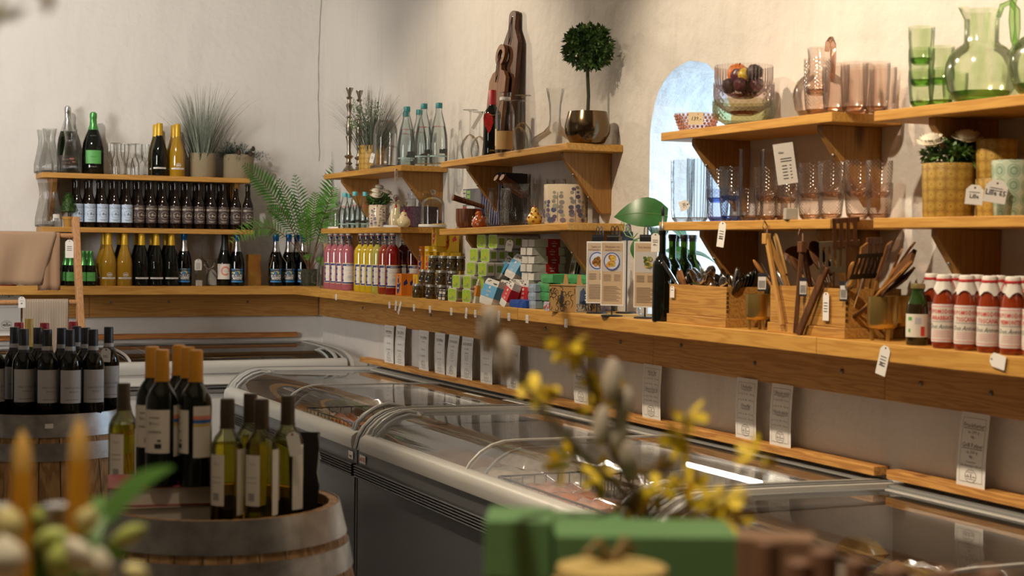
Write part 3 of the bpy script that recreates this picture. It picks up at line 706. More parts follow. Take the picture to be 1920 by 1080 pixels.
def prof(k, H, r, z1=1.0, z0=0.0, grow=0.0):
    out, P = [], PR[k]
    def at(z):
        for (ra, za), (rb, zb) in zip(P, P[1:]):
            if za <= z <= zb: return ra + (rb - ra) * (z - za) / (zb - za)
        return P[-1][0]
    zs = [z0] + [z for _, z in P if z0 < z < z1] + [z1]
    return [(at(z) * r + grow, z * H) for z in zs]
def bottle(name, kind, H, r, gm, cap=None, capz=0.8, n=18, label=None, cat='bottle', liquid=None, group=None):
    t = thing(name, None, cat, group=group)
    b = MB().lathe(prof(kind, H, r), n); b.build('body', gm, t)
    if liquid: MB().lathe(prof(kind, H, r, liquid[1], 0.015, -.0025), n).build('liquid', liquid[0], t)
    if cap:
        p = prof(kind, H, r, 1.0, capz, .0016); p.append((p[-1][0] * .9, p[-1][1] + .003))
        MB().lathe(p, n).build('capsule', cap, t)
    if label: label(t, H, r)
    return t
def seal(m, rx, rz, a, z, r, mat, n=22, w=.0012, xf=None):
    """Ring-shaped emblem with a roofline of a farm in it, on a cylinder."""
    for k in range(n):
        a0, a1 = 2 * pi * k / n, 2 * pi * (k + 1) / n
        q = [(rx * cos(t) * s, rz * sin(t) * s) for t, s in ((a0, 1), (a1, 1), (a1, 1 - w / rz * 1.3), (a0, 1 - w / rz * 1.3))]
        m.add([(r * sin(radians(a) + x / r), -r * cos(radians(a) + x / r), z + y) for x, y in q], [(0, 1, 2, 3)], mat, False, xf)
    for x0, x1, y0, y1 in ((-.75, -.1, -.25, .12), (-.05, .2, -.25, .42), (.25, .8, -.25, .05), (-.6, .6, -.42, -.32), (-.8, .8, .45, .5), (-.5, .5, .6, .66)):
        q = [(x0 * rx, y0 * rz), (x1 * rx, y0 * rz), (x1 * rx, y1 * rz), (x0 * rx, y1 * rz)]
        m.add([(r * sin(radians(a) + x / r), -r * cos(radians(a) + x / r), z + y) for x, y in q], [(0, 1, 2, 3)], mat, False, xf)
def lab_beer(word, paper, ink, bold):
    def f(t, H, r):
        R1 = r + .0006; R2 = r + .0011; m = MB(); m.wrap(R1, .115 * H, .495 * H, -165, 165, 0, 26)
        for a in (-95, 8, 110):
            m.wraptext(word, R2, .40 * H, .017 if len(word) < 8 else .0155, 1, a, None, .95, bold)
            m.wrap(R2, .462 * H, .468 * H, a - 22, a + 22, 1, 5)
            seal(m, .025, .021, a, .285 * H, R2, 1)
            for k, w in ((.17, 34), (.15, 20)): m.wrap(R2, k * H - .0012, k * H + .0012, a - w, a + w, 1, 6)
        m.build('label', [paper, ink], t)
    return f
def lab_strip(seal_on):
    def f(t, H, r):
        m = MB(); m.wrap(r + .0006, .135 * H, .165 * H, -52, 52, 0, 10)
        m.wraptext('CHARDONNAY', r + .001, .142 * H, .0072, 1, 0)
        if seal_on: seal(m, .016, .013, 5, .215 * H, r + .0008, 0)
        m.build('label', [PAPER, INK], t)
    return f
def lab_plain(z0, z1, w, paper, lines, ink, a=0):
    """Paper label from z0 to z1 (of height), w degrees to each side, with lines of (text, z, size)."""
    def f(t, H, r):
        m = MB(); m.wrap(r + .0006, z0 * H, z1 * H, a - w, a + w, 0, 14)
        for ln in lines:
            if isinstance(ln[0], str): m.wraptext(ln[0], r + .0011, ln[1] * H, ln[2], 1, a + (ln[3] if len(ln) > 3 else 0))
            else: m.wrap(r + .001, ln[0] * H, ln[1] * H, a + ln[2], a + ln[3], ln[4] if len(ln) > 4 else 1, 6)
        m.build('label', [paper] + (ink if isinstance(ink, list) else [ink]), t)
    return f
def both(*fs):
    def f(t, H, r):
        for g in fs: g(t, H, r)
    return f
def lab_bulles(t, H, r):
    m = MB(); R1 = r + .0007; R2 = r + .0012
    m.wrap(R1, .07 * H, .33 * H, -46, 46, 0, 12)
    m.wrap(R2, .07 * H, .10 * H, -46, 46, 1, 8); m.wrap(R2, .305 * H, .33 * H, -46, -24, 1, 4); m.wrap(R2, .305 * H, .33 * H, 28, 46, 1, 4)
    m.wraptext('BULLES', R2 + .0002, .165 * H, .026, 2, 0, None, .8, True); m.wraptext('MARINE', R2 + .0002, .125 * H, .020, 2, 2, None, .8, True)
    m.wraptext('Delhaye', R2, .31 * H, .010, 2, 2)
    for k, (a, z, w, h, c) in enumerate([(-35, .24, 7, .03, 3), (-22, .235, 6, .025, 2), (-5, .225, 9, .04, 1), (16, .235, 8, .045, 3), (36, .24, 6, .05, 1), (-12, .27, 6, .012, 3), (5, .275, 8, .01, 2), (-38, .18, 4, .03, 1)]):
        m.wrap(R2, z * H, (z + h) * H, a - w, a + w, c, 3)
    m.build('label', [M('night_label', (.02, .03, .05), .5), M('bright_blue_print', (.02, .20, .52), .5), PAPER, M('lime_print', (.42, .42, .12), .6)], t)
    m = MB(); m.lathe([(rr + .0022, z) for rr, z in prof('champagne', H, r, 1.0, .86)] + [(.004, H + .002)], 16)
    m.build('blue_foil_top', BLUE_F, t)
def swing_tag(t, loc, txt, name='price_tag', rot=0, w=.035, h=.06, string=True, tilt=0, lines=2):
    """Swing ticket with clipped corners hanging from its eyelet (part of thing t or None)."""
    m = MB(); c = w * .28
    m.prism([(-w / 2, -h), (w / 2, -h), (w / 2, -c), (w / 2 - c, 0), (-w / 2 + c, 0), (-w / 2, -c)], 0, .0012, 0, Matrix.Rotation(pi / 2, 4, 'X'))
    yy = -.0018
    if txt: m.text(txt, 0, -h * .68, w * .36, yy, 1, None, .9, True)
    for k in range(lines): m.add([(-w * .3, yy, -h * (.36 + .1 * k)), (w * .3, yy, -h * (.36 + .1 * k)), (w * .3, yy, -h * (.39 + .1 * k)), (-w * .3, yy, -h * (.39 + .1 * k))], [(3, 2, 1, 0)], 1)
    m.ball((0, -.001, -c * .6), .0032, 8, 4, 2, (1, .3, 1))
    if string: m.tube([(0, -.001, -c * .6), (.002, .002, c * .5), (0, .012, c * 1.2)], .0008, 4, 3)
    o = m.build(name, [PAPER, INK, M('eyelet_hole', (.10, .05, .03), .7), STRING], t, loc)
    o.rotation_euler = Euler((0, tilt, rot), 'XYZ'); return o
def loose_tag(label, loc, txt, rot, w=.035, h=.06, tilt=0, lines=2, string=True, group='paper price tags'):
    o = swing_tag(None, loc, txt, 'price_tag', rot, w, h, string, tilt, lines); tag(o, label, 'price tag', group); return o
# ------------------------------------------------------------------ goods along the end wall
def endrow(proto, pxs, d, z, labels, off=0, jit=4, group=None):
    for i, px in enumerate(pxs):
        p = B(px, d, z); lab = labels(i) if callable(labels) else labels[i]
        put(proto, lab, p, fc(p, off + random.uniform(-jit, jit)), group=group)
# --- upper shelf
b = bottle('sparkling_bottle', 'magnum', .405, .062, GREENG, SILVER, .63, 22, lab_plain(.10, .27, 55, BROWN_L, [('PROSECCO', .20, .013), ('ROSE', .15, .013), (.215, .235, 10, 40, 2), (.17, .19, 25, 45, 2)], [TAN_I, CORAL_I]), liquid=(M('dark_wine_fill', (.03, .045, .01), .2), .55))
MB().lathe([(.0235, .262), (.027, .245), (.030, .238)], 18).build('neck_band', CORAL_I, b)
put(b, 'tall magnum with silver foil and orange neck band behind a carafe', B(126.5, .085, ZUB), fc(B(126, .1, 2)))
b = bottle('sparkling_bottle', 'magnum', .372, .066, DARKG, GREEN_C, .72, 22, both(lab_plain(.17, .385, 42, GREEN_L, [('Alberta', .27, .011)], INK), lab_plain(.11, .15, 24, DARKG, [('PROSECCO', .115, .008)], TAN_I)))
m = MB(); m.wraptext('ALBERTA', .0665, .61 * .372, .010, 0); m.build('embossing', M('embossed_glass', (.12, .12, .11), .15), b)
put(b, 'big dark magnum with green foil neck and square green label', B(174.5, .13, ZUB), fc(B(174, .13, 2), 2))
CARAFE = thing('carafe', None, 'carafe', group='ribbed clear carafes')
MB().lathe([(r, z) for r, z in prof('carafe', .262, .058)], 24, close=False).build('body', RIBBED, CARAFE)
MB().lathe([(.052, .0), (.054, .012), (.02, .016)], 24).build('base', glass('thick_base', (.86, .87, .87), (.35, .36, .36), base=.08), CARAFE)
put(CARAFE, 'clear carafe at the far end of the upper end-wall shelf', B(82, .08, ZUB))
put(CARAFE, 'ribbed carafe standing before the wall, second from left on upper shelf', B(93, .20, ZUB), .4)
put(CARAFE, 'ribbed carafe in front of the silver-topped magnum', B(132, .205, ZUB), .7)
put(CARAFE, 'clear carafe at the far end of the lower end-wall shelf', B(84, .09, ZLB))
cc = thing('carafe', 'clear carafe with a white barcode sticker near its base', 'carafe', B(98, .20, ZLB), 0, 'ribbed clear carafes')
MB().lathe(prof('carafe', .262, .058), 24, close=False).build('body', RIBBED, cc)
m = MB(); m.wrap(.0575, .035, .075, 5, 45, 0, 5)
for k in range(6): m.wrap(.058, .036, .052, 10 + 5 * k, 12.5 + 5 * k, 1, 1)
m.build('barcode_sticker', [PAPER, INK], cc); cc.rotation_euler = (0, 0, fc(cc.location))
# champagne flutes
def goblet(name, H, rb, rf, bowl, gm, inverted=False, cat='glass', n=20, stem=.0032):
    """Stemmed glass: foot, stem and bowl; bowl = [(r, z)] from stem upwards."""
    t = thing(name, None, cat)
    zb = bowl[0][1]
    P = Matrix.Identity(4) if not inverted else Matrix.Translation((0, 0, H)) @ Matrix.Rotation(pi, 4, 'X')
    MB().lathe([(rf, 0), (rf, .0015), (rf * .5, .004), (stem * 1.6, .008)], n, 0, P).build('foot', gm, t)
    MB().lathe([(stem * 1.6, .008), (stem, .02), (stem, zb - .012), (stem * 1.6, zb)], 10, 0, P, close=False).build('stem', gm, t)
    MB().lathe(bowl, n, 0, P, close=False).build('bowl', gm, t)
    return t
FL = [(.004, .075), (.016, .09), (.024, .12), (.0265, .15), (.025, .19)]
fl = goblet('champagne_flute', .19, .025, .029, FL, CLEAR); fi = goblet('champagne_flute', .19, .025, .029, FL, CLEAR, True)
k = 0
for px, d, inv in ((207, .16, 0), (216, .22, 1), (226, .12, 0), (234, .20, 0), (244, .12, 1), (253, .22, 1), (261, .14, 0), (272, .21, 0)):
    p = B(px, d, ZUB); nm = ('inverted' if inv else 'upright') + ' champagne flute'
    put(fi if inv else fl, nm + ', ' + nth(k, 8) + ' among the flutes on the end-wall shelf', p, .3 * k, cat='glass', group='champagne flutes on the end-wall shelf'); k += 1
# yellow capped wines
WY_D = bottle('wine_bottle', 'burgundy', .318, .0475, DARKG, YELLOW_C, .775, 18, lab_strip(False))
WY_A = bottle('wine_bottle', 'burgundy', .318, .0475, AMBERW, YELLOW_C, .775, 18, lab_strip(True))
OLV = bottle('wine_bottle', 'burgundy', .318, .0475, OLIVEG, YELLOW_C, .775, 18, lab_strip(False))
for pr, px, d, lab in ((OLV, 292, .07, 'olive-green yellow-capped wine bottle behind the dark one on upper shelf'), (WY_D, 298.5, .19, 'dark yellow-capped wine bottle beside the flutes on the upper shelf'),
                       (WY_A, 325.5, .08, 'amber wine bottle half hidden behind another on the upper shelf'), (WY_A, 332, .19, 'amber wine bottle beside the grass pot on the upper shelf')):
    p = B(px, d, ZUB); put(pr, lab, p, fc(p, 6), group='yellow-capped wines on the upper end-wall shelf')
# planters
def planter_mat(name, base, line, sc):
    m, nt, N, L = _mat(name); out = N.new('ShaderNodeOutputMaterial'); p = N.new('ShaderNodeBsdfPrincipled'); L.new(p.outputs[0], out.inputs[0])
    p.inputs['Roughness'].default_value = .5
    mp = _coord(N, L, 'UV'); ro = N.new('ShaderNodeMapping'); ro.inputs['Rotation'].default_value = (0, 0, radians(45)); ro.inputs['Scale'].default_value = (sc, sc, sc); L.new(mp.outputs[0], ro.inputs[0])
    v = N.new('ShaderNodeTexVoronoi'); v.inputs['Randomness'].default_value = 0; v.inputs['Scale'].default_value = 1; L.new(ro.outputs[0], v.inputs[0])
    r = _ramp(N, [(.35, base), (.62, line)]); L.new(v.outputs['Distance'], r.inputs[0]); L.new(r.outputs[0], p.inputs['Base Color'])
    b = N.new('ShaderNodeBump'); b.inputs['Strength'].default_value = .8; b.inputs['Distance'].default_value = .006; b.invert = True
    L.new(v.outputs['Distance'], b.inputs['Height']); L.new(b.outputs[0], p.inputs['Normal']); return m
STUD = planter_mat('studded_glaze', (.38, .30, .18), (.09, .08, .05), 110)
SOIL = M('potting_soil', (.03, .02, .012), .95, bump=.5)
def pot_body(t, r, h, mat, r0=None, n=32, wall=.006):
    MB().lathe([((r0 or r) * .96, 0), (r0 or r, .006), (r, h - .004), (r - .001, h), (r - wall, h), (r - wall - .001, h - .03)], n, close=False).build('pot', mat, t, sharp=1.0)
    MB().lathe([(.0001, h - .02), (r - wall, h - .02)], 18).build('soil', SOIL, t)
LEAFC = lambda nm, c, v=.35: M(nm, c, .5, var=v, vscale=30)
GRASSM = LEAFC('dried_grass_blade', (.11, .135, .10)); GRASSL = LEAFC('pale_grass_blade', (.22, .25, .19))
def grass(t, r, h, n, spread, seed, mats, droop=.5, wid=.0022):
    """Tuft of narrow arching blades."""
    rnd = random.Random(seed); m = MB()
    for i in range(n):
        a = rnd.uniform(0, 2 * pi); rr = r * sqrt(rnd.random()) * .6; L_ = h * rnd.uniform(.55, 1.05); s = spread * rnd.random() ** .8
        dx, dy = cos(a), sin(a); pts = []
        for k in range(7):
            u = k / 6; off = s * L_ * (u * .55 + droop * u * u * u * .6); pts.append(Vector((dx * (rr + off), dy * (rr + off), L_ * u * (1 - s * droop * .35 * u * u))))
        w = wid * rnd.uniform(.6, 1.2); side = Vector((-dy, dx, 0)); vs = []
        for k, p in enumerate(pts):
            ww = w * (1 - (k / 6) ** 2 * .9); vs += [p - side * ww + Vector((0, 0, 0)), p + side * ww + Vector((dx, dy, 0)) * ww * .5]
        m.add(vs, [(2 * k, 2 * k + 1, 2 * k + 3, 2 * k + 2) for k in range(6)], rnd.randrange(len(mats)), True)
    return m.build('grass_blades', mats, t)
def tufts(name, t, centre, rad, n, seed, mats, ln=.03, needles=7, sq=(1, 1, .8), wid=.0012, inner=.3):
    """Ball of small leafy or needled sprigs."""
    rnd = random.Random(seed); m = MB()
    for i in range(n):
        d = Vector((rnd.gauss(0, 1), rnd.gauss(0, 1), rnd.gauss(0, 1))).normalized(); q = rad * (inner + (1 - inner) * rnd.random() ** .5)
        c = Vector(centre) + Vector((d.x * sq[0], d.y * sq[1], d.z * sq[2])) * q; mt = rnd.randrange(len(mats))
        for k in range(needles):
            e = (d + Vector((rnd.gauss(0, .7), rnd.gauss(0, .7), rnd.gauss(0, .7)))).normalized(); s = e.cross(Vector((rnd.random(), rnd.random(), 1))).normalized()
            l = ln * rnd.uniform(.6, 1.2); w = wid * rnd.uniform(.8, 1.3)
            m.add([c, c + e * l * .5 + s * w, c + e * l, c + e * l * .5 - s * w], [(0, 1, 2, 3)], mt)
    return m.build(name, mats, t)
t = thing('potted_grass', 'tall grey-green grass in a studded beige pot beside amber wine', 'plant', B(379.5, .13, ZUB))
pot_body(t, .082, .152, STUD); grass(t, .075, .60, 300, .66, 3, [GRASSM, GRASSL, GRASSL], .75, .0025); keep(t, 1, .118); 
t = thing('potted_conifer', 'dark bushy fir sprigs with cones in a studded beige pot', 'plant', B(447, .13, ZUB))
pot_body(t, .094, .150, STUD)
FIR = LEAFC('fir_needles', (.022, .042, .030)); FIR2 = LEAFC('fir_needles_grey', (.05, .075, .06))
m = MB(); rnd = random.Random(5)
for i in range(120):
    a = rnd.uniform(0, 2 * pi); el = rnd.uniform(.0, 1.35); L_ = rnd.uniform(.08, .15); d = Vector((cos(a) * cos(el), sin(a) * cos(el) * .75, sin(el) * .8)); o = Vector((cos(a) * .03, sin(a) * .03, .135))
    if cos(a) > .6: L_ *= 1.25; d.z *= .5
    for k in range(22):
        c = o + d * L_ * (.25 + .034 * k) + Vector((0, 0, -.02 * (k / 25) ** 2)); e = (d * .7 + Vector((rnd.gauss(0, .8), rnd.gauss(0, .8), rnd.gauss(0, .8)))).normalized(); s = e.cross(Vector((.3, .2, 1))).normalized()
        m.add([c, c + e * .012 + s * .0015, c + e * .024, c + e * .012 - s * .0015], [(0, 1, 2, 3)], i % 2)
m.build('fir_foliage', [FIR, FIR2], t)
for x, y, z in ((-.02, -.09, .16), (.055, -.085, .155), (.085, -.03, .19)): MB().ball((x, y, z), .012, 8, 6, 0, (1, 1, 1.4)).build('cone', M('fir_cone', (.06, .03, .015), .8, bump=.8), t)
keep(t, 1, .118)
# --- lower shelf: beer
PILS = bottle('beer_bottle', 'beer', .282, .0335, BROWNG, BLACK_C, .955, 18, lab_beer('PILSNER', BLUE_L, STEEL_I, False))
ALE = bottle('beer_bottle', 'beer', .282, .0335, BROWNG, BLACK_C, .955, 18, lab_beer('BROWN ALE', BROWN_L, TAN_I, True))
PLB = bottle('beer_bottle', 'beer', .282, .0335, BROWNG, BLACK_C, .955, 14, lab_beer('BROWN ALE', BROWN_L, TAN_I, True))
px = [145, 168.5, 192, 215, 238]
endrow(PILS, px, .205, ZLB, lambda i: 'pilsner bottle with pale blue label, %s in the front beer row' % nth(i, 5), 4, 6, 'pilsner bottles on the end-wall shelf')
px = [261 + 22.6 * i for i in range(10)]
endrow(ALE, px, .20, ZLB, lambda i: 'brown ale bottle with dark label, %s in the front beer row' % nth(i, 10), 8, 10, 'brown ale bottles on the end-wall shelf')
endrow(PLB, [140 + 22.6 * i for i in range(14)], .10, ZLB, lambda i: 'dark beer bottle in the second row, mostly hidden behind the labelled ones', 0, 10, 'beer bottles in the second row')
# topiary tree
def topiary(label, loc, H, crown_r, pot, potr, poth, crown_fn):
    t = thing('topiary_tree', label, 'plant', loc); return t
t = thing('topiary_tree', 'tiny clipped cone tree in an ochre clay pot before pilsners', 'plant', B(128, .24, ZLB))
MB().lathe([(.024, 0), (.031, .045), (.036, .046), (.037, .062), (.033, .062)], 20).build('pot', M('ochre_clay', (.42, .21, .035), .6), t, sharp=.5)
MB().tube([(0, 0, .05), (.001, 0, .1)], .004, 6).build('trunk', M('twig_bark', (.06, .035, .02), .9), t)
m = MB(); rnd = random.Random(9)
for i in range(700):
    z = rnd.uniform(0, 1); rr = (.040 * (1 - z) ** .6 + .010) * rnd.uniform(.75, 1.05) * min(1, z * 6 + .5); a = rnd.uniform(0, 2 * pi); c = Vector((rr * cos(a), rr * sin(a), .085 + z * .115))
    e = Vector((cos(a) + rnd.gauss(0, .5), sin(a) + rnd.gauss(0, .5), rnd.gauss(.2, .5))).normalized() * .009; s = e.cross(Vector((.2, .3, 1))).normalized() * .004
    m.add([c, c + e * .5 + s, c + e, c + e * .5 - s], [(0, 1, 2, 3)], i % 2)
m.lathe([(.001, .085), (.036, .092), (.033, .13), (.016, .19), (.001, .20)], 12, 0)
BOXW = LEAFC('boxwood_leaf', (.035, .085, .012)); BOXL = LEAFC('boxwood_leaf_light', (.07, .15, .03)); m.build('crown_foliage', [BOXW, BOXL], t)
# --- counter against the end wall
zc = ZC - .002
for col, (px, pr, pb) in enumerate([(203, WY_A, WY_A), (233.5, WY_A, WY_D), (265.5, WY_D, WY_D), (293, WY_D, WY_D), (321.5, WY_D, WY_D)]):
    nmc = ['amber', 'amber', 'dark', 'dark', 'dark'][col]
    for row, d in enumerate((.225, .12, .05) if False else (.23, .125)):
        p = B(px - (0 if row == 0 else 8 if col != 4 else 10), d, zc)
        who = ['amber wine bottle beside the small green-topped bottles', 'amber wine bottle next to the dark yellow-capped ones', 'dark yellow-capped wine bottle beside the amber ones on the counter', 'dark yellow-capped wine bottle, middle of the three on the counter', 'dark yellow-capped wine bottle beside the blue-topped sparkling bottle'][col]
        lab = who if row == 0 else 'yellow-capped wine bottle standing behind the ' + ['first amber one', 'second amber one', 'first dark one', 'middle dark one', 'last dark one'][col]
        put(pr if row == 0 else pb, lab, p, fc(p, 4), group='yellow-capped wines on the counter')
PIC = bottle('piccolo_bottle', 'champagne', .205, .030, DARKG, GREEN_C, .60, 16, lab_plain(.14, .40, 55, GREEN_L, [('Alberta', .26, .007)], INK))
for i, (px, d) in enumerate([(170.5, .235), (155.5, .215), (132, .225), (164, .15), (123, .15), (147, .14)]):
    p = B(px, d, zc); put(PIC, ['small green-foiled bottle nearest the amber wine', 'small green-foiled bottle just right of the ladder post', 'small green-foiled bottle just left of the ladder post', 'small green-foiled bottle in back, right of the ladder post', 'small green-foiled bottle in back nearest the draped towel', 'small green-foiled bottle in back behind the ladder post'][i], p, fc(p, 3), group='small green-foiled bottles')
BUL = bottle('sparkling_bottle', 'champagne', .325, .0465, glass('deep_green_glass', (.05, .08, .015), (.01, .012, .004), base=.04), SILVER, .655, 20, lab_bulles, liquid=(M('deep_fill', (.008, .012, .003), .2), .7))
for px, d, lab in ((345, .20, 'blue-topped sparkling bottle beside the dark yellow-capped wines'), (444, .22, 'blue-topped sparkling bottle under the fern frond'), (517, .20, 'blue-topped sparkling bottle with string on its neck in the corner'), (541, .17, 'second blue-topped sparkling bottle in the corner'), (556, .10, 'blue-topped sparkling bottle behind the two in the corner'), (568, .17, 'blue-topped sparkling bottle hidden by fern stems')):
    p = B(px, d, zc); o = put(BUL, lab, p, fc(p, 2), group='blue-topped sparkling bottles')
o = MB(); o.tube([(.02 * cos(a), .02 * sin(a) - .0, .215 + .004 * sin(3 * a)) for a in [2 * pi * k / 16 for k in range(17)]], .0016, 5); o.tube([(.02, 0, .216), (.05, -.03, .16), (.055, -.04, .15)], .0013, 4); o.tube([(-.02, -.01, .216), (-.035, -.04, .17), (-.05, -.045, .11)], .0013, 4)
tag(o.build('neck_string', STRING, None, B(517, .20, zc)), 'rough string looped round the neck of the corner sparkling bottle', 'string')
ENSO = bottle('wine_bottle', 'burgundy', .315, .050, DARKG, BLACK_C, .70, 20, lab_plain(.13, .43, 58, CREAM_L, [], INK))
m = MB()
for k in range(20):
    a0, a1 = pi * 1.62 + k * 2 * pi * .93 / 20 + .9, pi * 1.62 + (k + 1) * 2 * pi * .93 / 20 + .9; q = [(.029 * cos(a0), .029 * sin(a0)), (.029 * cos(a1), .029 * sin(a1)), (.019 * cos(a1), .019 * sin(a1)), (.019 * cos(a0), .019 * sin(a0))]
    m.add([(.0513 * sin(x / .0513 + .1), -.0513 * cos(x / .0513 + .1), .092 + y) for x, y in q], [(0, 1, 2, 3)])
m.wraptext('N O V O R I G I N E', .0514, .089, .0062, 1); m.build('ring_print', [CORAL_I, STEEL_I], ENSO)
p = B(421, .17, zc); put(ENSO, 'black wine bottle with a coral brush ring on its label', p, fc(p, 0))
b = bottle('wine_bottle', 'burgundy', .30, .048, DARKG, BLACK_C, .75, 16, lab_plain(.16, .42, 50, M('pink_label', (.62, .45, .43), .6), [('ROSATO', .25, .012)], PINK_I)); p = B(98, .2, zc); put(b, 'dark bottle with pale pink label behind the hanging towel', p, fc(p))
b = bottle('wine_bottle', 'bordeaux', .29, .050, M('rose_bottle', (.16, .025, .02), .1), RED_C, .8, 16, lab_plain(.16, .30, 80, M('rose_label', (.55, .12, .15), .5), [], INK)); p = B(15, .2, zc); put(b, 'rosy bottle with red label, lowest part showing under the towel', p, fc(p))
t = thing('glass_decanter', 'clear glass decanter base showing under the hanging towel', 'decanter', B(62, .19, zc)); MB().lathe([(.05, 0), (.055, .01), (.05, .035), (.03, .07), (.018, .11), (.02, .2), (.026, .24)], 20, close=False).build('body', CLEARP, t)
# gold bag
def bag(m, w, d, h, seed, n=6):
    rnd = random.Random(seed); vs = []; 
    ring = [(-w, -d), (0, -d * 1.15), (w, -d), (w * 1.02, 0), (w, d), (0, d), (-w, d), (-w * 1.02, 0)]
    for i in range(n + 1):
        u = i / n; tp = 1 - .25 * u
        for x, y in ring: vs.append((x * (.95 + .05 * u) + rnd.uniform(-.004, .004), y * tp + rnd.uniform(-.004, .004), h * u))
    k = len(ring); fs = [(i * k + j, i * k + (j + 1) % k, (i + 1) * k + (j + 1) % k, (i + 1) * k + j) for i in range(n) for j in range(k)] + [tuple(range(k))[::-1]]
    m.add(vs, fs, 0, True); return m
tag(bag(MB(), .042, .03, .195, 3).build('gift_bag', M('gold_foil', (.62, .40, .10), .22, 1.0, bump=.6, bscale=25), None, B(475, .12, zc), sharp=.3), 'shiny gold foil bag beside the blue-topped bottle under the fern', 'bag')
# coupe, goblet, block with tag
p = B(392, .225, zc); put(goblet('coupe_glass', .155, .036, .033, [(.004, .10), (.02, .108), (.034, .122), (.037, .138), (.035, .155)], CLEAR), 'clear coupe glass upright in front of the upturned goblet', p)
p = B(378, .10, zc); put(goblet('wine_goblet', .30, .05, .036, [(.004, .13), (.03, .15), (.046, .19), (.047, .22), (.034, .30)], CLEAR, True), 'very large clear goblet standing upside down between bottles', p)
p = B(398, .115, zc); put(goblet('wine_goblet', .17, .05, .036, [(.004, .06), (.02, .07), (.036, .10), (.04, .12), (.036, .17)], CLEAR, True), 'short clear goblet upside down beside the ring-labelled bottle', p)
t = thing('tag_holder', 'cork-grey block holding a white swing tag on a wire by the goblet', 'card holder', B(373, .26, zc), .2)
MB().box(-.017, .017, -.012, .012, 0, .036).build('block', M('holder_block', (.42, .38, .32), .6), t, bevel=.002); MB().tube([(0, 0, .036), (-.003, 0, .09), (-.006, 0, .11)], .0012, 6).build('wire', BOLT, t)
swing_tag(t, (-.008, -.004, .165), None, 'paper_tag', 0, .046, .068, False, 0, 6)
# ------------------------------------------------------------------ shelves nearest the corner
def rput(proto, lab, px, d, z, off=0, **k):
    p = R(px, d, z); return put(proto, lab, p, fc(p, off), **k)
def prof_turn(H, seq): return [(r, z * H) for r, z in seq]
PEWTER = M('old_pewter', (.36, .31, .25), .32, 1.0, var=.2, vscale=25)
cs = thing('candlestick', None, 'candlestick', group='tall pewter candlesticks')
Hc = .50
MB().lathe(prof_turn(Hc, [(.046, 0), (.046, .01), (.040, .025), (.032, .035), (.034, .045), (.022, .075), (.014, .105), (.022, .12), (.014, .135), (.013, .17), (.026, .195), (.027, .205), (.015, .22), (.011, .27), (.013, .36), (.021, .425), (.021, .432), (.012, .445),
          (.018, .47), (.0205, .54), (.016, .60), (.011, .645), (.018, .655), (.010, .68), (.010, .72), (.020, .79), (.021, .80), (.010, .82), (.010, .865), (.020, .885), (.008, .905), (.014, .95), (.022, .99), (.022, 1.0), (.014, .995)]), 24).build('turned_stem', PEWTER, cs)
MB().lathe([(.014, .475), (.013, .499)], 14).build('candle_socket', M('socket_dark', (.03, .025, .02), .5), cs)
rput(cs, 'tall pewter candlestick nearest the fern on the upper shelf', 654, .17, ZU)
rput(cs, 'tall pewter candlestick behind the first, partly behind grass', 672.5, .07, ZU)
# ochre pots with pressed flowers
def boss_mat(name, base, line, sc):
    m, nt, N, L = _mat(name); out = N.new('ShaderNodeOutputMaterial'); p = N.new('ShaderNodeBsdfPrincipled'); L.new(p.outputs[0], out.inputs[0])
    p.inputs['Roughness'].default_value = .42
    mp = _coord(N, L, 'UV', (sc, sc * 1.0, sc))
    v = N.new('ShaderNodeTexVoronoi'); v.inputs['Randomness'].default_value = .12; v.inputs['Scale'].default_value = 1; L.new(mp.outputs[0], v.inputs[0])
    r = _ramp(N, [(.05, base), (.12, line), (.17, base), (.30, base), (.36, line), (.42, base), (.5, line)]); L.new(v.outputs['Distance'], r.inputs[0]); L.new(r.outputs[0], p.inputs['Base Color'])
    b = N.new('ShaderNodeBump'); b.inputs['Strength'].default_value = .7; b.inputs['Distance'].default_value = .004; L.new(r.outputs[0], b.inputs['Height']); L.new(b.outputs[0], p.inputs['Normal']); return m
OCHRE = boss_mat('ochre_pressed_glaze', (.47, .30, .06), (.30, .17, .03), 34)
t = thing('potted_grass', 'dark grass and white lavender in an ochre pressed pot', 'plant', R(697, .12, ZU))
pot_body(t, .075, .150, OCHRE); grass(t, .06, .50, 330, .75, 11, [GRASSM, LEAFC('dark_grass_blade', (.035, .05, .035)), GRASSM], .8, .002)
m = MB(); rnd = random.Random(4)
for i in range(46):
    a = rnd.uniform(0, 2 * pi); l = rnd.uniform(.10, .20); top = Vector((cos(a) * l * .55 - .05, sin(a) * l * .4 - .045, .28 + rnd.uniform(0, .14))); bot = Vector((-.01, -.02, .16))
    m.tube([bot, (bot + top) / 2 + Vector((0, 0, .02)), top], .001, 4, 0)
    for k in range(9):
        c = top + Vector((rnd.gauss(0, .008), rnd.gauss(0, .008), -.05 + .007 * k)); e = Vector((rnd.gauss(0, 1), rnd.gauss(0, 1), rnd.gauss(.5, 1))).normalized() * .014; s = e.cross(Vector((.3, 1, .2))).normalized() * .0028
        m.add([c, c + e * .5 + s, c + e, c + e * .5 - s], [(0, 1, 2, 3)], 1 if k > 4 else 2)
keep(t, 0, .108); m.build('lavender_sprigs', [GRASSM, M('white_floret', (.62, .58, .55), .7), LEAFC('fresh_leaf', (.11, .20, .05))], t)
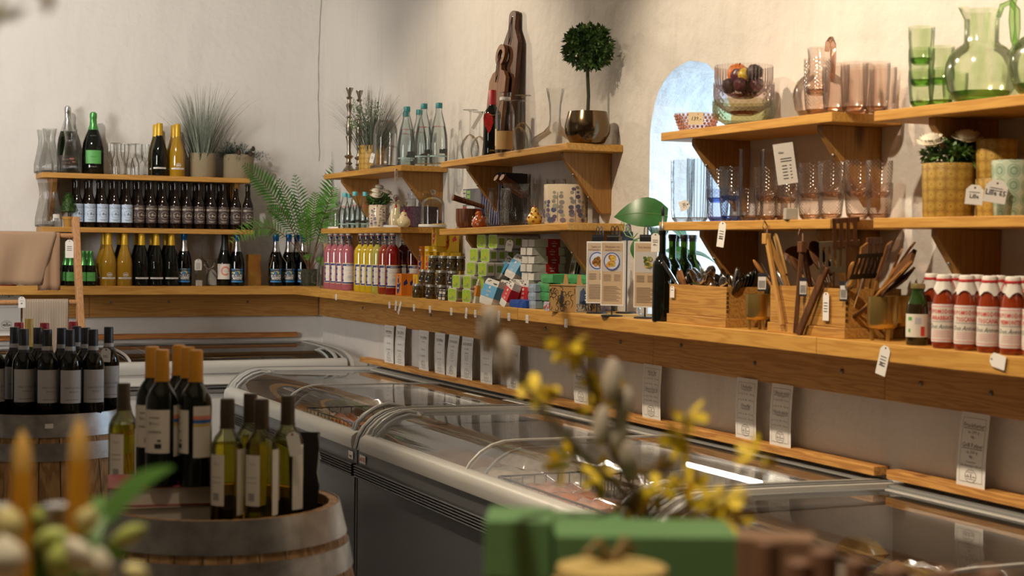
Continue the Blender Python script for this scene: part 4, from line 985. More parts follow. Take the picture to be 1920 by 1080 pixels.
# glass domes
def dome(name, r, h, base, knob=True, neck=False, baser=None, bh=.014, thick_knob=.014):
    t = thing(name, None, 'glass dome')
    MB().lathe([((baser or r * 1.14), 0), ((baser or r * 1.14), bh * .7), ((baser or r * 1.14) * .97, bh), (r * .9, bh)], 32).build('base', base, t, bevel=.0)
    P = [(r, bh + .001), (r, bh + h * .62), (r * .97, bh + h * .72), (r * .86, bh + h * .82), (r * .62, bh + h * .90), (r * .3, bh + h * .94)]
    if neck: P = P[:5] + [(r * .5, bh + h * .91), (r * .46, bh + h * .94), (r * .48, bh + h), (r * .44, bh + h)]
    MB().lathe(P + ([(.004, bh + h * .945)] if not neck else []), 32, close=False).build('bell', CLEAR, t)
    if knob:
        m = MB(); z = bh + h * .945
        m.lathe([(.006, z), (.007, z + .008), (thick_knob * .8, z + .012), (thick_knob, z + .022), (thick_knob * .7, z + .033), (.001, z + .036)], 14); m.build('knob', glass('knob_glass', (.85, .87, .86), (.35, .37, .37), base=.12), t)
    return t
DKW = wood('dark_turned_wood', (.16, .11, .075), (.07, .045, .03), 0, knots=False)
WHB = M('white_dish', (.74, .71, .66), .35)
o = dome('glass_cloche', .066, .275, DKW, False, True, .082, .02)
rput(o, 'large clear bottle-necked cloche on dark wood, upper shelf before lavender', 722, .17, ZU)
swing_tag(o, (-.064, -.052, .085), None, 'price_tag', -.5, .024, .055, False, .25, 3); m = MB(); m.wrap(.0667, .03, .042, -5, 7); m.build('sticker', PAPER, o)
o = dome('glass_cloche', .045, .14, DKW, False); rput(o, 'small clear cloche standing behind the large bottle-necked cloche', 735, .055, ZU)
# water bottles
def lab_water(t, H, r):
    m = MB(); m.wraptext('Iskilde', r * .75, .60 * H, .014, 0, -10); m.build('neck_print', RED_I, t); m = MB(); m.wrap(r * 1.004, .11 * H, .135 * H, -70, 70, 1, 12); m.wrap(r * 1.003, .19 * H, .245 * H, 30, 120, 2, 8); m.wrap(r * 1.004, .165 * H, .235 * H, 5, 80, 2, 8)
    m.build('label', [RED_I, M('teal_print', (.32, .45, .43), .5), M('dark_print', (.06, .07, .07), .5)], t)
TEAL = M('teal_screw_cap', (.02, .20, .22), .4); CYAN = M('cyan_screw_cap', (.10, .42, .47), .4)
WFILL = glass('water_fill', (.97, .98, .98), (.70, .74, .74), base=.0)
WB = bottle('water_bottle', 'water', .305, .046, WATERG, TEAL, .925, 20, lab_water, liquid=(WFILL, .62))
WB2 = bottle('water_bottle', 'water', .205, .037, WATERG, CYAN, .90, 18, lab_water, liquid=(WFILL, .62))
for px, d, lab in ((762, .205, 'teal-capped water bottle nearest the large cloche'), (760, .10, 'teal-capped water bottle behind the one by the cloche'), (794, .19, 'teal-capped water bottle in the middle of upper shelf'), (785, .085, 'teal-capped water bottle behind the middle one'), (822, .14, 'teal-capped water bottle at the shelf end')):
    rput(WB, lab, px, d, ZU, 0, group='teal-capped water bottles')
loose_tag('long white tag hanging under the large cloche from the upper shelf', R(743, .268, ZU - .018), None, fc(R(743, .27, 2)) + .9, .026, .065, 0, 3)
# --- lower shelf
o = dome('glass_cloche', .052, .125, WHB, True, False, .062, .012, .016); rput(o, 'small knobbed glass dome on a white dish nearest the fern', 634, .15, ZL)
for px, d, lab in ((665, .215, 'cyan-capped small water bottle in front'), (655, .12, 'cyan-capped small water bottle, middle one'), (646, .20, 'cyan-capped small water bottle nearest the small dome'), (675, .07, 'cyan-capped small water bottle at the back'), (684, .155, 'cyan-capped small water bottle beside the eucalyptus pot')):
    rput(WB2, lab, px, d, ZL, 0, group='small cyan-capped water bottles')
def euca(t, r, h, seed, cream, n=4, top=None):
    """Oval pot printed all round with eucalyptus sprays."""
    pot_body(t, r, h, cream); rnd = random.Random(seed); m = MB(); R1 = r + .0007
    cols = 5; N_ = n * 2 - 1
    for i in range(N_):
        a0 = -180 + 360 * i / N_ + rnd.uniform(-6, 6); tp = (.95, .62, .8)[i % 3]; m.wrap(R1, h * .06, h * tp, a0 - .6, a0 + .6, 0, 1)
        for z in [h * (.07 + .115 * k) for k in range(8) if .1 + .115 * k < tp]:
            for sgn in (-1, 1):
                w = (1 - z / h * .5) * .0150 * (r / .075); x = radians(a0) * r + sgn * w * rnd.uniform(.75, 1.5); zz = z + rnd.uniform(-.005, .005) + .004; ww = w * rnd.uniform(.6, .95)
                q = [(x + ww * cos(b), zz + ww * .8 * sin(b)) for b in [2 * pi * k / 8 for k in range(8)]]
                if min(y for _, y in q) < .002 or max(y for _, y in q) > h - .004: continue
                RR = R1 + .0002 + .0003 * rnd.random()
                m.add([(RR * sin(u / r), -RR * cos(u / r), y) for u, y in q], [tuple(range(8))], rnd.randrange(cols))
    m.build('leaf_print', [M('euca_a', (.10, .08, .13), .45), M('euca_b', (.17, .15, .19), .45), M('euca_c', (.24, .22, .20), .45), M('euca_d', (.30, .29, .22), .45), M('euca_e', (.07, .09, .17), .45)], t)
CREAMP = M('cream_glaze', (.72, .60, .44), .22, coat=.4)
def mums(t, spots, z0, seed, rr=.032, fol=.07):
    """White chrysanthemum heads above leafy sprigs."""
    rnd = random.Random(seed); FL_ = M('white_petal', (.74, .68, .55), .6)
    tufts('foliage', t, (0, 0, z0 + .025), fol, 150, seed, [LEAFC('flower_leaf', (.06, .14, .03)), LEAFC('flower_leaf_light', (.14, .26, .07))], .028, 5, (1, 1, .55), .005, .2)
    for i, (x, y, z) in enumerate(spots):
        m = MB(); nrm = Vector((x * 2, y * 2 - .3, 1)).normalized(); X = nrm.to_track_quat('Z', 'Y').to_matrix().to_4x4(); X.translation = (x, y, z)
        for ring, (n, l, up) in enumerate(((20, 1.0, .15), (18, .85, .5), (14, .62, .9), (9, .4, 1.3))):
            for k in range(n):
                a = 2 * pi * (k + .5 * (ring % 2)) / n + rnd.uniform(-.1, .1); L_ = rr * l; e = Vector((cos(a) * cos(up), sin(a) * cos(up), sin(up))); s = Vector((-sin(a), cos(a), 0)) * rr * .17
                m.add([e * L_ * .15, e * L_ * .6 + s, e * L_ + Vector((0, 0, .002)), e * L_ * .6 - s], [(0, 1, 2, 3)], 0, True, X)
        m.ball((0, 0, rr * .2), rr * .62, 12, 8, 0, (1, 1, .6), X); b = m.build('flower_head', [FL_], t)
        MB().tube([(x * .4, y * .4, z0), (x * .8, y * .8, (z + z0) / 2), (x, y, z)], .0022, 5).build('stem', LEAFC('flower_leaf', (.06, .14, .03)), b)
t = thing('flower_pot', 'cream eucalyptus-print pot with white flowers beside ceramic hens', 'plant', R(710.5, .16, ZL), .4); euca(t, .058, .128, 2, CREAMP)
mums(t, [(-.055, -.03, .172), (-.025, .0, .198), (.045, -.01, .192), (.035, .04, .222)], .128, 5, .040, .062)
o = dome('glass_cloche', .055, .135, WHB, True, False, .066, .012, .016); rput(o, 'glass dome on a white dish behind the ceramic hens', 742, .20, ZL, 0)
# ceramic poultry
def figure_mat(nm, c): return M(nm, c, .15, coat=.6)
COMB = figure_mat('red_comb_glaze', (.45, .02, .02)); BEAK = figure_mat('yellow_beak_glaze', (.75, .45, .05)); EYEM = M('eye_black', (.01, .01, .01), .2)
def hen(label, loc, s, rot, bm, upright=False, wing=None, spots=None):
    """Plump bird facing -Y: rounded body, neck, comb, beak, wattle, eyes, tail."""
    t = thing('ceramic_hen', label, 'figurine', loc, rot, None)
    m = MB()
    if not upright:
        m.lathe([(.001, 0), (.30, .0), (.42, .12), (.46, .30), (.40, .50), (.28, .66), (.21, .78), (.20, .90), (.15, .99), (.001, 1.03)], 20, 0, Matrix.Diagonal((s, s * 1.0, s, 1)))
        m.tube([(0, .25 * s, .35 * s), (0, .48 * s, .55 * s), (0, .60 * s, .74 * s)], [.22 * s, .13 * s, .03 * s], 10)
        hz, hy = .86 * s, -.17 * s
    else:
        m.lathe([(.001, 0), (.20, 0), (.30, .12), (.32, .32), (.25, .55), (.16, .75), (.13, .9), (.10, 1.0), (.001, 1.03)], 18, 0, Matrix.Diagonal((s, s, s, 1)))
        for a in (-.5, 0, .5): m.tube([(.1 * a * s, .2 * s, .3 * s), (.3 * a * s, .36 * s, .7 * s), (.5 * a * s, .40 * s, .95 * s)], [.1 * s, .07 * s, .02 * s], 8)
        hz, hy = .90 * s, -.11 * s
    m.build('body', bm, t)
    k = MB()
    for i, y in enumerate((-.12, -.02, .07)): k.ball((0, y * s, 1.05 * s - abs(i - 1) * .03 * s), .07 * s, 8, 6, 0, (.5, .9, 1.3))
    k.build('comb', COMB, t)
    MB().lathe([(.055 * s, 0), (.001, .14 * s)], 8, 0, Matrix.Translation((0, hy - .02 * s, hz)) @ Matrix.Rotation(radians(100), 4, 'X')).build('beak', BEAK, t)
    MB().ball((0, hy - .03 * s, hz - .14 * s), .075 * s, 8, 6, 0, (.8, .6, 1.2)).build('wattle', COMB, t)
    for sg in (-1, 1): MB().ball((sg * .12 * s, hy + .05 * s, hz + .04 * s), .022 * s, 6, 5).build('eye', EYEM, t)
    if wing:
        for sg in (-1, 1): MB().ball((sg * (.36 if not upright else .24) * s, .06 * s, .38 * s), .24 * s, 12, 8, 0, (.45, 1.1, .8)).build('wing', wing, t)
    if spots:
        rnd = random.Random(3); q = MB()
        for i in range(9):
            a = radians(-80 + 20 * i); z = s * (.2 + .22 * (i % 3)); rr = s * (.455 - .25 * max(0, z / s - .35))
            for k_ in range(6):
                b = 2 * pi * k_ / 6; dx, dz = .05 * s * cos(b), .05 * s * sin(b); th = a + dx / rr
                q.ball((rr * sin(th), -rr * cos(th), z + dz), .026 * s, 6, 4, 0, (1, .6, 1))
            q.ball((rr * sin(a) * 1.02, -rr * cos(a) * 1.02, z), .024 * s, 6, 4, 1)
        q.build('flower_print', spots, t)
    return t
IVORY = figure_mat('ivory_glaze', (.74, .62, .36))
p = R(757, .255, ZL); hen('plump ivory ceramic hen with red wattle at the shelf edge', p, .078, fc(p, 25), IVORY, wing=IVORY)
p = R(747, .235, ZL); 
r_ = hen('tall ceramic rooster with dark speckled wings behind the ivory hen', R(744, .13, ZL), .150, fc(p, -20), IVORY, True, M('speckled_wing', (.07, .055, .04), .35, var=.9, vscale=60))
# jars of dried petals and more domes
t = thing('storage_jar', 'square glass jar of dried purple petals behind the rooster', 'jar', R(775, .09, ZL), .35)
MB().box(-.05, .05, -.05, .05, .004, .115).build('petals', M('dried_petals', (.14, .03, .07), .8, var=.9, vscale=90, bump=.8, bscale=80), t)
m = MB(); m.prism([(-.055, -.045), (-.045, -.055), (.045, -.055), (.055, -.045), (.055, .045), (.045, .055), (-.045, .055), (-.055, .045)], 0, .155); m.build('body', CLEAR, t); MB().lathe([(.03, .155), (.03, .175), (.033, .176), (.033, .185)], 20).build('neck', CLEAR, t)
swing_tag(t, (-.02, -.062, .135), '75', 'price_tag', .1, .03, .045, False, .0, 1).rotation_euler = (0, radians(-50), .1)
t = thing('storage_jar', 'square glass jar of darker dried petals beside the purple one', 'jar', R(797, .09, ZL), .35)
MB().box(-.048, .048, -.048, .048, .004, .11).build('petals', M('dark_dried_petals', (.05, .02, .03), .8, var=.9, vscale=90, bump=.8, bscale=80), t)
m = MB(); m.prism([(-.053, -.045), (-.045, -.053), (.045, -.053), (.053, -.045), (.053, .045), (.045, .053), (-.045, .053), (-.053, .045)], 0, .150); m.build('body', CLEAR, t); MB().lathe([(.03, .15), (.03, .17), (.033, .171), (.033, .18)], 20).build('neck', CLEAR, t)
o = dome('glass_cloche', .060, .150, WHB, True, False, .072, .013, .016); rput(o, 'glass dome with knob on a white dish at the end of the lower shelf', 811, .175, ZL)

# ------------------------------------------------------------------ middle shelves: boards, glasses, ball tree
def board_shape(w, h, neck_w, neck_h, hole, curve=0.0):
    pts = [(-w / 2, 0), (w / 2, 0), (w / 2, h * .93), (w / 2 - .012, h * .965), (neck_w / 2 + .02, h), (neck_w / 2, h + .03)]
    pts += [(neck_w / 2, h + neck_h - .02)] + [(neck_w / 2 * cos(a), h + neck_h - .02 + .02 * sin(a)) for a in (.5, 1.05, pi / 2, 2.1, 2.64)] + [(-neck_w / 2, h + neck_h - .02), (-neck_w / 2, h + .03), (-neck_w / 2 - .02, h), (-w / 2 + .012, h * .965), (-w / 2, h * .93)]
    return pts
def cutting_board(label, px, d0, dtop, z, w, h, nw, nh, th, mat, ring=False, lean_side=0.0, strap=True, yaw=0):
    p = R(px, d0, z); t = thing('cutting_board', label, 'cutting board', p, 0)
    m = MB(); X = Matrix.Rotation(pi / 2, 4, 'X')
    if ring:
        pts = [(-w / 2, 0), (w / 2, 0), (w / 2, h * .9), (w / 2 - .03, h * .98), (.035, h), (.022, h + .03)]
        m.prism(pts + [(-x, y) for x, y in pts[::-1]], -th / 2, th / 2, 0, X)
        n = 20; c = h + .075; ro, ri = .052, .027
        for k in range(n):
            a0, a1 = 2 * pi * k / n, 2 * pi * (k + 1) / n
            m.prism([(ro * cos(a0), c + ro * sin(a0)), (ro * cos(a1), c + ro * sin(a1)), (ri * cos(a1), c + ri * sin(a1)), (ri * cos(a0), c + ri * sin(a0))], -th / 2, th / 2, 0, X)
        top = c
    else:
        m.prism(board_shape(w, h, nw, nh, True), -th / 2, th / 2, 0, X); m.ball((0, -th / 2, h + nh - .03), .008, 10, 6, 1, (1, .1, 1)); top = h + nh - .03
    m.build('board', [mat, EYEM], t, bevel=.003)
    if strap: MB().tube([(0, -th / 2 - .002, top), (-.012, -th / 2 - .006, top - .05), (-.006, -th / 2 - .006, top - .13), (.008, -th / 2 - .006, top - .1), (.0, -th / 2 - .002, top)], .0022, 6).build('hanging_strap', M('leather_dark', (.05, .03, .02), .7), t)
    L_ = h + nh; t.rotation_euler = Euler((-math.asin((d0 - dtop) / L_), lean_side, RW + yaw), 'XYZ'); return t
WAL = wood('walnut', (.26, .115, .042), (.13, .05, .018), 2, knots=False, ring=.5)
WAL2 = wood('dark_walnut', (.13, .05, .02), (.05, .018, .008), 2, knots=False, ring=.5)
zz = z_u2(6.6)
cutting_board('tall dark walnut board leaning furthest back against the wall', 944, .072, .022, zz, .17, .585, .075, .115, .022, WAL2)
cutting_board('walnut board with a round ring handle leaning in front of the tall one', 921, .120, .062, zz + .0, .19, .42, .05, .12, .02, WAL, ring=True, lean_side=-.02)
WGB = [(.004, .115), (.018, .122), (.036, .145), (.044, .175), (.043, .20), (.034, .235)]
wg = goblet('wine_glass', .235, .044, .036, WGB, glass('swirled_glass', (.96, .965, .96), (.6, .62, .61), pattern='swirl', pscale=16, pstr=.35), True)
for px, d, lab in ((881, .20, 'upturned wine glass nearest the water bottles'), (899, .12, 'upturned wine glass beside the red-capped bottle'), (972, .17, 'upturned wine glass beside the clear bottle'), (979, .245, 'upturned wine glass nearest the decanter')):
    p = R(px, d, z_u2(R(px, d, 2).y)); put(wg, lab, p, .3, group='upturned wine glasses on the upper shelf')
b = bottle('wine_bottle', 'bordeaux', .30, .040, DARKG, RED_C, .785, 18, lab_plain(.05, .12, 30, DARKG, [('1190', .07, .012)], GOLD_I)); p = R(922, .20, z_u2(6.55)); put(b, 'red-capped black wine bottle with a red paisley patch', p, fc(p))
m = MB(); m.prism([(.0, .0), (.012, .02), (.022, .055), (.018, .085), (0, .098), (-.018, .09), (-.024, .07), (-.020, .045), (-.008, .02)], 0, .0015, 0, Matrix.Translation((-.016, -.040, .10)) @ Matrix.Rotation(pi / 2, 4, 'X') @ Matrix.Rotation(0, 4, 'Z')); m.build('paisley_label', M('red_glitter', (.5, .02, .02), .4, var=.5, vscale=200), b)
m = MB(); m.tube([(-.04 * cos(x), -.045 * sin(x) - .0, .205 - .02 * sin(x)) for x in [pi * k / 12 for k in range(13)]], .001, 4); m.build('string', STRING, b)
swing_tag(b, (-.044, -.045, .20), None, 'price_tag', .0, .016, .09, False, radians(30), 0)
t = bottle('milk_bottle', 'milk', .268, .043, CLEAR, None, 1, 22, None, 'bottle'); p = R(946, .245, z_u2(6.4)); put(t, 'clear wide-necked bottle with a kraft paper label', p, fc(p))
KRAFT = M('kraft_paper', (.52, .32, .12), .6); m = MB(); m.wrap(.0436, .014, .095, -75, 60, 0, 14); m.wrap(.0438, .03, .105, -80, -56, 1, 4); m.wrap(.0438, .04, .105, 55, 100, 1, 6); m.build('label', [KRAFT, M('cream_kraft', (.66, .50, .28), .6)], t)
MB().lathe([(.0245, .232), (.0245, .246)], 18).build('paper_seal', PAPER, t)
t = thing('decanter', 'clear wide-bottomed glass decanter beside the copper pot', 'decanter', R(1040, .14, z_u2(5.98)))
MB().lathe([(.06, 0), (.096, .012), (.102, .03), (.092, .05), (.05, .075), (.028, .10), (.023, .13), (.026, .19), (.040, .262)], 32, close=False).build('body', glass('decanter_glass', (.965, .97, .965), (.58, .6, .59), base=.04), t)
COPPER = M('bronze_glaze', (.17, .115, .065), .16, 1.0)
t = thing('ball_tree', 'ball-shaped boxwood tree in a shiny bronze pot', 'plant', R(1101, .135, z_u2(5.7)))
pr_ = [(.055, 0), (.072, .008), (.092, .045), (.0945, .075), (.088, .105), (.080, .135), (.074, .135), (.082, .105)]
MB().lathe(pr_, 36, close=False).build('pot', COPPER, t, sharp=1.0); MB().lathe([(.001, .122), (.08, .122)], 20).build('soil', SOIL, t)
MB().tube([(0, 0, .1), (.003, 0, .2), (-.002, .002, .30), (.004, 0, .42)], .0075, 8).build('trunk', M('mossy_bark', (.05, .055, .03), .9, bump=.5), t)
tufts('crown_foliage', t, (.0, 0, .40), .100, 520, 21, [LEAFC('box_leaf', (.025, .07, .012)), LEAFC('box_leaf_mid', (.045, .11, .02)), LEAFC('box_leaf_lit', (.12, .22, .05)), LEAFC('box_leaf_mid', (.045, .11, .02))], .026, 6, (1, 1, .9), .0045, .25)
# --- lower middle shelf
MORTW = wood('mortar_wood', (.24, .10, .04), (.10, .035, .014), 2, knots=False)
t = thing('mortar', 'dark wooden mortar beside the orange ceramic hen', 'mortar', R(877, .17, z_l2(6.75)))
MB().lathe([(.040, 0), (.052, .012), (.058, .04), (.058, .095), (.050, .095), (.046, .04)], 28, close=False).build('bowl', MORTW, t, sharp=.8)
o = MB().tube([(-.075, -.01, .035), (-.03, 0, .022), (.05, .0, .0), (.09, .0, -.012)], [.015, .014, .011, .010], 12).build('pestle', MORTW, None, R(877, .17, z_l2(6.75) + .114)); o.rotation_euler = (0, 0, fc(o.location, 10)); tag(o, 'wooden pestle lying across the dark mortar', 'pestle')
OHEN = figure_mat('orange_glaze', (.60, .12, .02)); p = R(898, .235, z_l2(6.62)); hen('orange ceramic hen with painted flowers by the mortar', p, .076, fc(p, -50), OHEN, spots=[PAPER, BEAK])
YHEN = figure_mat('yellow_glaze', (.80, .50, .06)); p = R(1002, .24, z_l2(6.0)); hen('yellow ceramic hen with red spots before the ribbed jugs', p, .074, fc(p, 10), YHEN, spots=[COMB, OHEN])
def jug(label, px, d, z, H, r, gm, mat_h=None, hrot=0, prf=None, cat='jug'):
    p = R(px, d, z); t = thing('glass_jug', label, cat, p, fc(p) + hrot); P = prf or [(.80, 0), (.92, .03), (1, .12), (.98, .35), (.86, .66), (.74, .80), (.74, .90), (.82, 1.0)]
    MB().lathe([(a * r, b * H) for a, b in P], 32, close=False).build('body', gm, t)
    MB().lathe([(P[0][0] * r, .0), (P[1][0] * r, .012)], 24).build('base', glass('thick_base', (.86, .87, .87), (.35, .36, .36), base=.08), t)
    MB().tube([(r * .75, 0, H * .86), (r * 1.15, 0, H * .9), (r * 1.42, 0, H * .72), (r * 1.38, 0, H * .48), (r * 1.0, 0, H * .38)], [.006, .007, .007, .007, .006], 10).build('handle', CLEAR, t)
    return t
jug('ribbed clear glass jug nearest the orange hen', 932, .20, z_l2(6.45), .178, .054, RIBBED, hrot=.6)
jug('widest ribbed clear glass jug, before the pestle handles', 967, .19, z_l2(6.2), .190, .073, RIBBED, hrot=2.2)
jug('ribbed clear glass jug partly behind the yellow hen', 1016, .16, z_l2(5.95), .180, .048, RIBBED, hrot=-.7)
for i, (px, d) in enumerate(((1022, .05), (1042, .06))):
    o = MB().lathe([(.042, 0), (.044, .01), (.042, .20), (.044, .205)], 24, close=False).build('glass_vase', CLEAR, None, R(px, d, z_l2(5.9))); tag(o, 'straight clear vase at the wall behind the ' + ('yellow hen' if i == 0 else 'eucalyptus pot'), 'vase')
t = thing('flower_pot', 'large cream pot printed with purple-grey eucalyptus leaves', 'pot', R(1060, .15, z_l2(5.75)), 1.0); euca(t, .093, .165, 8, CREAMP, 5)
# pestles and a blue cloth book behind
NAVYB = M('navy_book_cloth', (.012, .02, .11), .5)
def book(label, loc, rot, w, d, h, cm, pages=PAPER, scrib=False, cat='book'):
    """Upright book: spine on local -X, cover facing -Y."""
    t = thing('book', label, cat, loc, rot)
    m = MB(); m.box(-d / 2, d / 2, -w / 2, -w / 2 + .003, 0, h); m.box(-d / 2, d / 2, w / 2 - .003, w / 2, 0, h); m.box(-d / 2, -d / 2 + .003, -w / 2, w / 2, 0, h)
    if scrib:
        rnd = random.Random(2)
        for k in range(9):
            x = -d / 2 + d * (k + .5) / 9; m.tube([(x + .004 * sin(9 * u + k), -w / 2 - .0006, h * (.06 + .88 * u)) for u in [j / 12 for j in range(13)]], .0011, 4, 1)
    m.build('cover', [cm, PAPER], t); MB().box(-d / 2 + .004, d / 2 - .004, -w / 2 + .0035, w / 2 - .0035, .003, h - .003).build('pages', pages, t); return t
p = R(923, .07, z_l2(6.4)); book('upright navy book with white scribbles behind the ribbed jugs', p, RW + .15, .03, .17, .262, NAVYB, scrib=True)
p = R(958, .075, z_l2(6.15)); book('upright black book at the wall beside the navy book', p, RW - pi / 2, .018, .11, .25, BLACK_C)
p = R(966, .075, z_l2(6.1)); book('second upright black book at the wall beside the navy one', p, RW - pi / 2, .018, .11, .245, BLACK_C)
PESW = wood('pestle_wood', (.28, .12, .045), (.14, .05, .02), 0, knots=False)
t = thing('pestle_jar', 'dark wooden mortar hidden behind the widest ribbed jug', 'mortar', R(958, .068, z_l2(6.25)))
MB().lathe([(.035, 0), (.045, .03), (.047, .1), (.040, .1)], 20).build('bowl', MORTW, t)
for i, (px, a) in enumerate(((930, 0), (941, .1))):
    q = R(px, .21, z_l2(6.3) + .222); o = MB().tube([(0, 0, 0), (.06, .02, -.035), (.13, .04, -.08)], [.0165, .0165, .012], 12).build('pestle', PESW, None, q); o.rotation_euler = (0, 0, fc(q) + .15 + a); tag(o, ('first' if i == 0 else 'second') + ' pestle handle poking up behind the ribbed jugs', 'pestle')
# postcard rack on the wall below the bracket
t = thing('postcard_board', 'small grey board of recipe cards on the wall by the mortar', 'card board', (WX - .012, R(893, .01, 1.82).y, 1.70), RW)
MB().box(-.16, .12, -.004, .008, 0.0, .19).build('backing', M('slate_board', (.16, .16, .17), .6), t)
for x0, x1, z0, z1, c in ((-.155, -.115, .11, .185, M('card_beige', (.62, .58, .5), .6)), (-.105, -.06, .125, .185, M('card_green', (.30, .48, .14), .6)), (-.15, -.118, .02, .10, M('card_red', (.5, .05, .05), .6)), (-.105, .0, .01, .105, M('card_grey', (.6, .6, .62), .6))):
    m = MB(); m.box(x0, x1, -.006, -.0042, z0, z1, 0)
    for k in range(3): m.box(x0 + .006, x1 - .006, -.0066, -.006, z0 + .012 + .022 * k, z0 + .018 + .022 * k, 1)
    m.build('card', [c, STEEL_I], t)
# ------------------------------------------------------------------ counter goods along the long wall
# swing-top lemonades
PINKL = M('pink_lemonade', (.36, .10, .125), .12, coat=.8); YELL = M('yellow_lemonade', (.52, .35, .008), .12, coat=.8); LIMEL = M('lime_lemonade', (.42, .38, .06), .12, coat=.8)
REDL = M('red_lemonade', (.22, .008, .006), .10, coat=.8); BLOODL = M('blood_orange_lemonade', (.30, .035, .006), .10, coat=.8); DREDL = M('dark_red_lemonade', (.10, .012, .01), .10, coat=.8)
NECKG = glass('neck_glass', (.80, .80, .76), (.35, .36, .33), base=.06)
CER = M('white_stopper', (.74, .72, .68), .3); WIRE = M('bail_wire', (.55, .53, .5), .3, 1.0)
def lemonade(fill, word):
    t = thing('lemonade_bottle', None, 'bottle'); H, r = .33, .0405
    MB().lathe(prof('swing', H, r, .80), 22).build('body', fill, t)
    MB().lathe(prof('swing', H, r, .952, .80), 18, close=False).build('neck', NECKG, t)
    m = MB(); m.lathe([(.016, .955 * H), (.0165, .985 * H), (.013, H), (.001, H)], 16, 0); m.lathe([(.0165, .945 * H), (.0165, .957 * H)], 16, 1); m.build('stopper', [CER, RED_C], t)
    m = MB()
    for s in (-1, 1): m.tube([(s * .006, -.0, H * .99), (s * .020, 0, H * .985), (s * .022, .004, H * .90), (s * .017, -.002, H * .85)], .0014, 5)
    m.tube([(.017 * cos(a), .017 * sin(a), H * .85 + .004 * cos(a)) for a in [2 * pi * k / 14 for k in range(15)]], .0014, 5); m.build('wire_bail', WIRE, t)
    m = MB(); R1, R2, R3 = r + .0006, r + .001, r + .0014
    m.wrap(R1, .11 * H, .475 * H, -68, 68, 1, 16); m.wrap(R2, .118 * H, .467 * H, -65, 65, 0, 16); m.wrap(R3, .425 * H, .46 * H, -63, 63, 2, 14); m.wrap(R3, .12 * H, .145 * H, -64, 64, 2, 14)
    for a in (-60, 60): m.wrap(R3, .13 * H, .45 * H, a - 4, a + 4, 2, 2); [m.wrap(R3, (.16 + .1 * k) * H, (.19 + .1 * k) * H, a - 8, a + 8, 2, 2) for k in range(3)]
    m.wraptext('LIMONADE', R3 + .0003, .433 * H, .0085, 0, 0, None, 1, True); m.wraptext('MORTUACIENNE', R3, .34 * H, .0092, 5, 0, None, .9, True); m.wraptext(word, R3, .295 * H, .0065, 4); m.wrap(R3, .21 * H, .26 * H, -16, 16, 5, 4)
    for k in range(4): m.wrap(R3, (.18 + .018 * k) * H, (.186 + .018 * k) * H, -40, 40, 5, 6)
    m.build('label', [CREAM_L, GOLD_I, NAVY_I, INK, RED_I, GREY_L], t)
    m = MB(); rr = .0158
    for (w, c, o) in ((16, 1, .0), (11, 2, .0005)):
        m.wrap(rr + .002 + o, .905 * H - o * 4, .945 * H - .002, -w * 2.6, w * 2.6, c, 6)
        vs = []; 
        for k in range(6):
            u = k / 5; z = H * (.905 - .165 * u); R_ = .0178 + .010 * u ** 2 + o; a = radians(w * (1.0 if c == 1 else .9)); vs += [(R_ * sin(-a) * .8, -R_ * cos(a), z), (R_ * sin(a) * .8, -R_ * cos(a), z)]
        m.add(vs, [(2 * k, 2 * k + 2, 2 * k + 3, 2 * k + 1) for k in range(5)], c, True)
    m.build('neck_label', [CREAM_L, GOLD_I, NAVY_I], t); return t
LP_, LY, LL, LR, LB, LD = lemonade(PINKL, 'ROSE'), lemonade(YELL, 'ORANGE'), lemonade(LIMEL, 'CITRON'), lemonade(REDL, 'CERISE'), lemonade(BLOODL, 'SANGUINE'), lemonade(DREDL, 'MURE')
def lem(pr, px, d, lab, off): p = R(px, d, ZC); put(pr, lab, p, fc(p, off), cat='bottle', group='swing-top lemonade bottles')
for i, px in enumerate((619, 630, 641, 652.5)): lem(LP_, px, .228, 'cloudy pink lemonade bottle, ' + nth(i, 4) + ' of the four', 14)
for i, px in enumerate((676.5, 687, 697.5)): lem(LY, px, .228, 'yellow lemonade bottle, ' + ['next to the pink ones', 'middle of the three yellow ones', 'next to the pale lime one'][i], 14)
lem(LL, 709.5, .228, 'pale lime lemonade bottle between yellow and red ones', 14); lem(LB, 722, .228, 'orange-red lemonade bottle just left of the bright red one', 14); lem(LR, 735.5, .228, 'bright red lemonade bottle, last in the front row', 14)
for i, (pr, px) in enumerate(((LD, 664), (LY, 710), (LD, 757), (LD, 775))): lem(pr, px, .10, ['dark red lemonade bottle behind the pink ones', 'yellow lemonade bottle in the second row', 'dark red lemonade bottle in the second row under the bracket', 'dark red lemonade bottle furthest under the bracket'][i], 20)
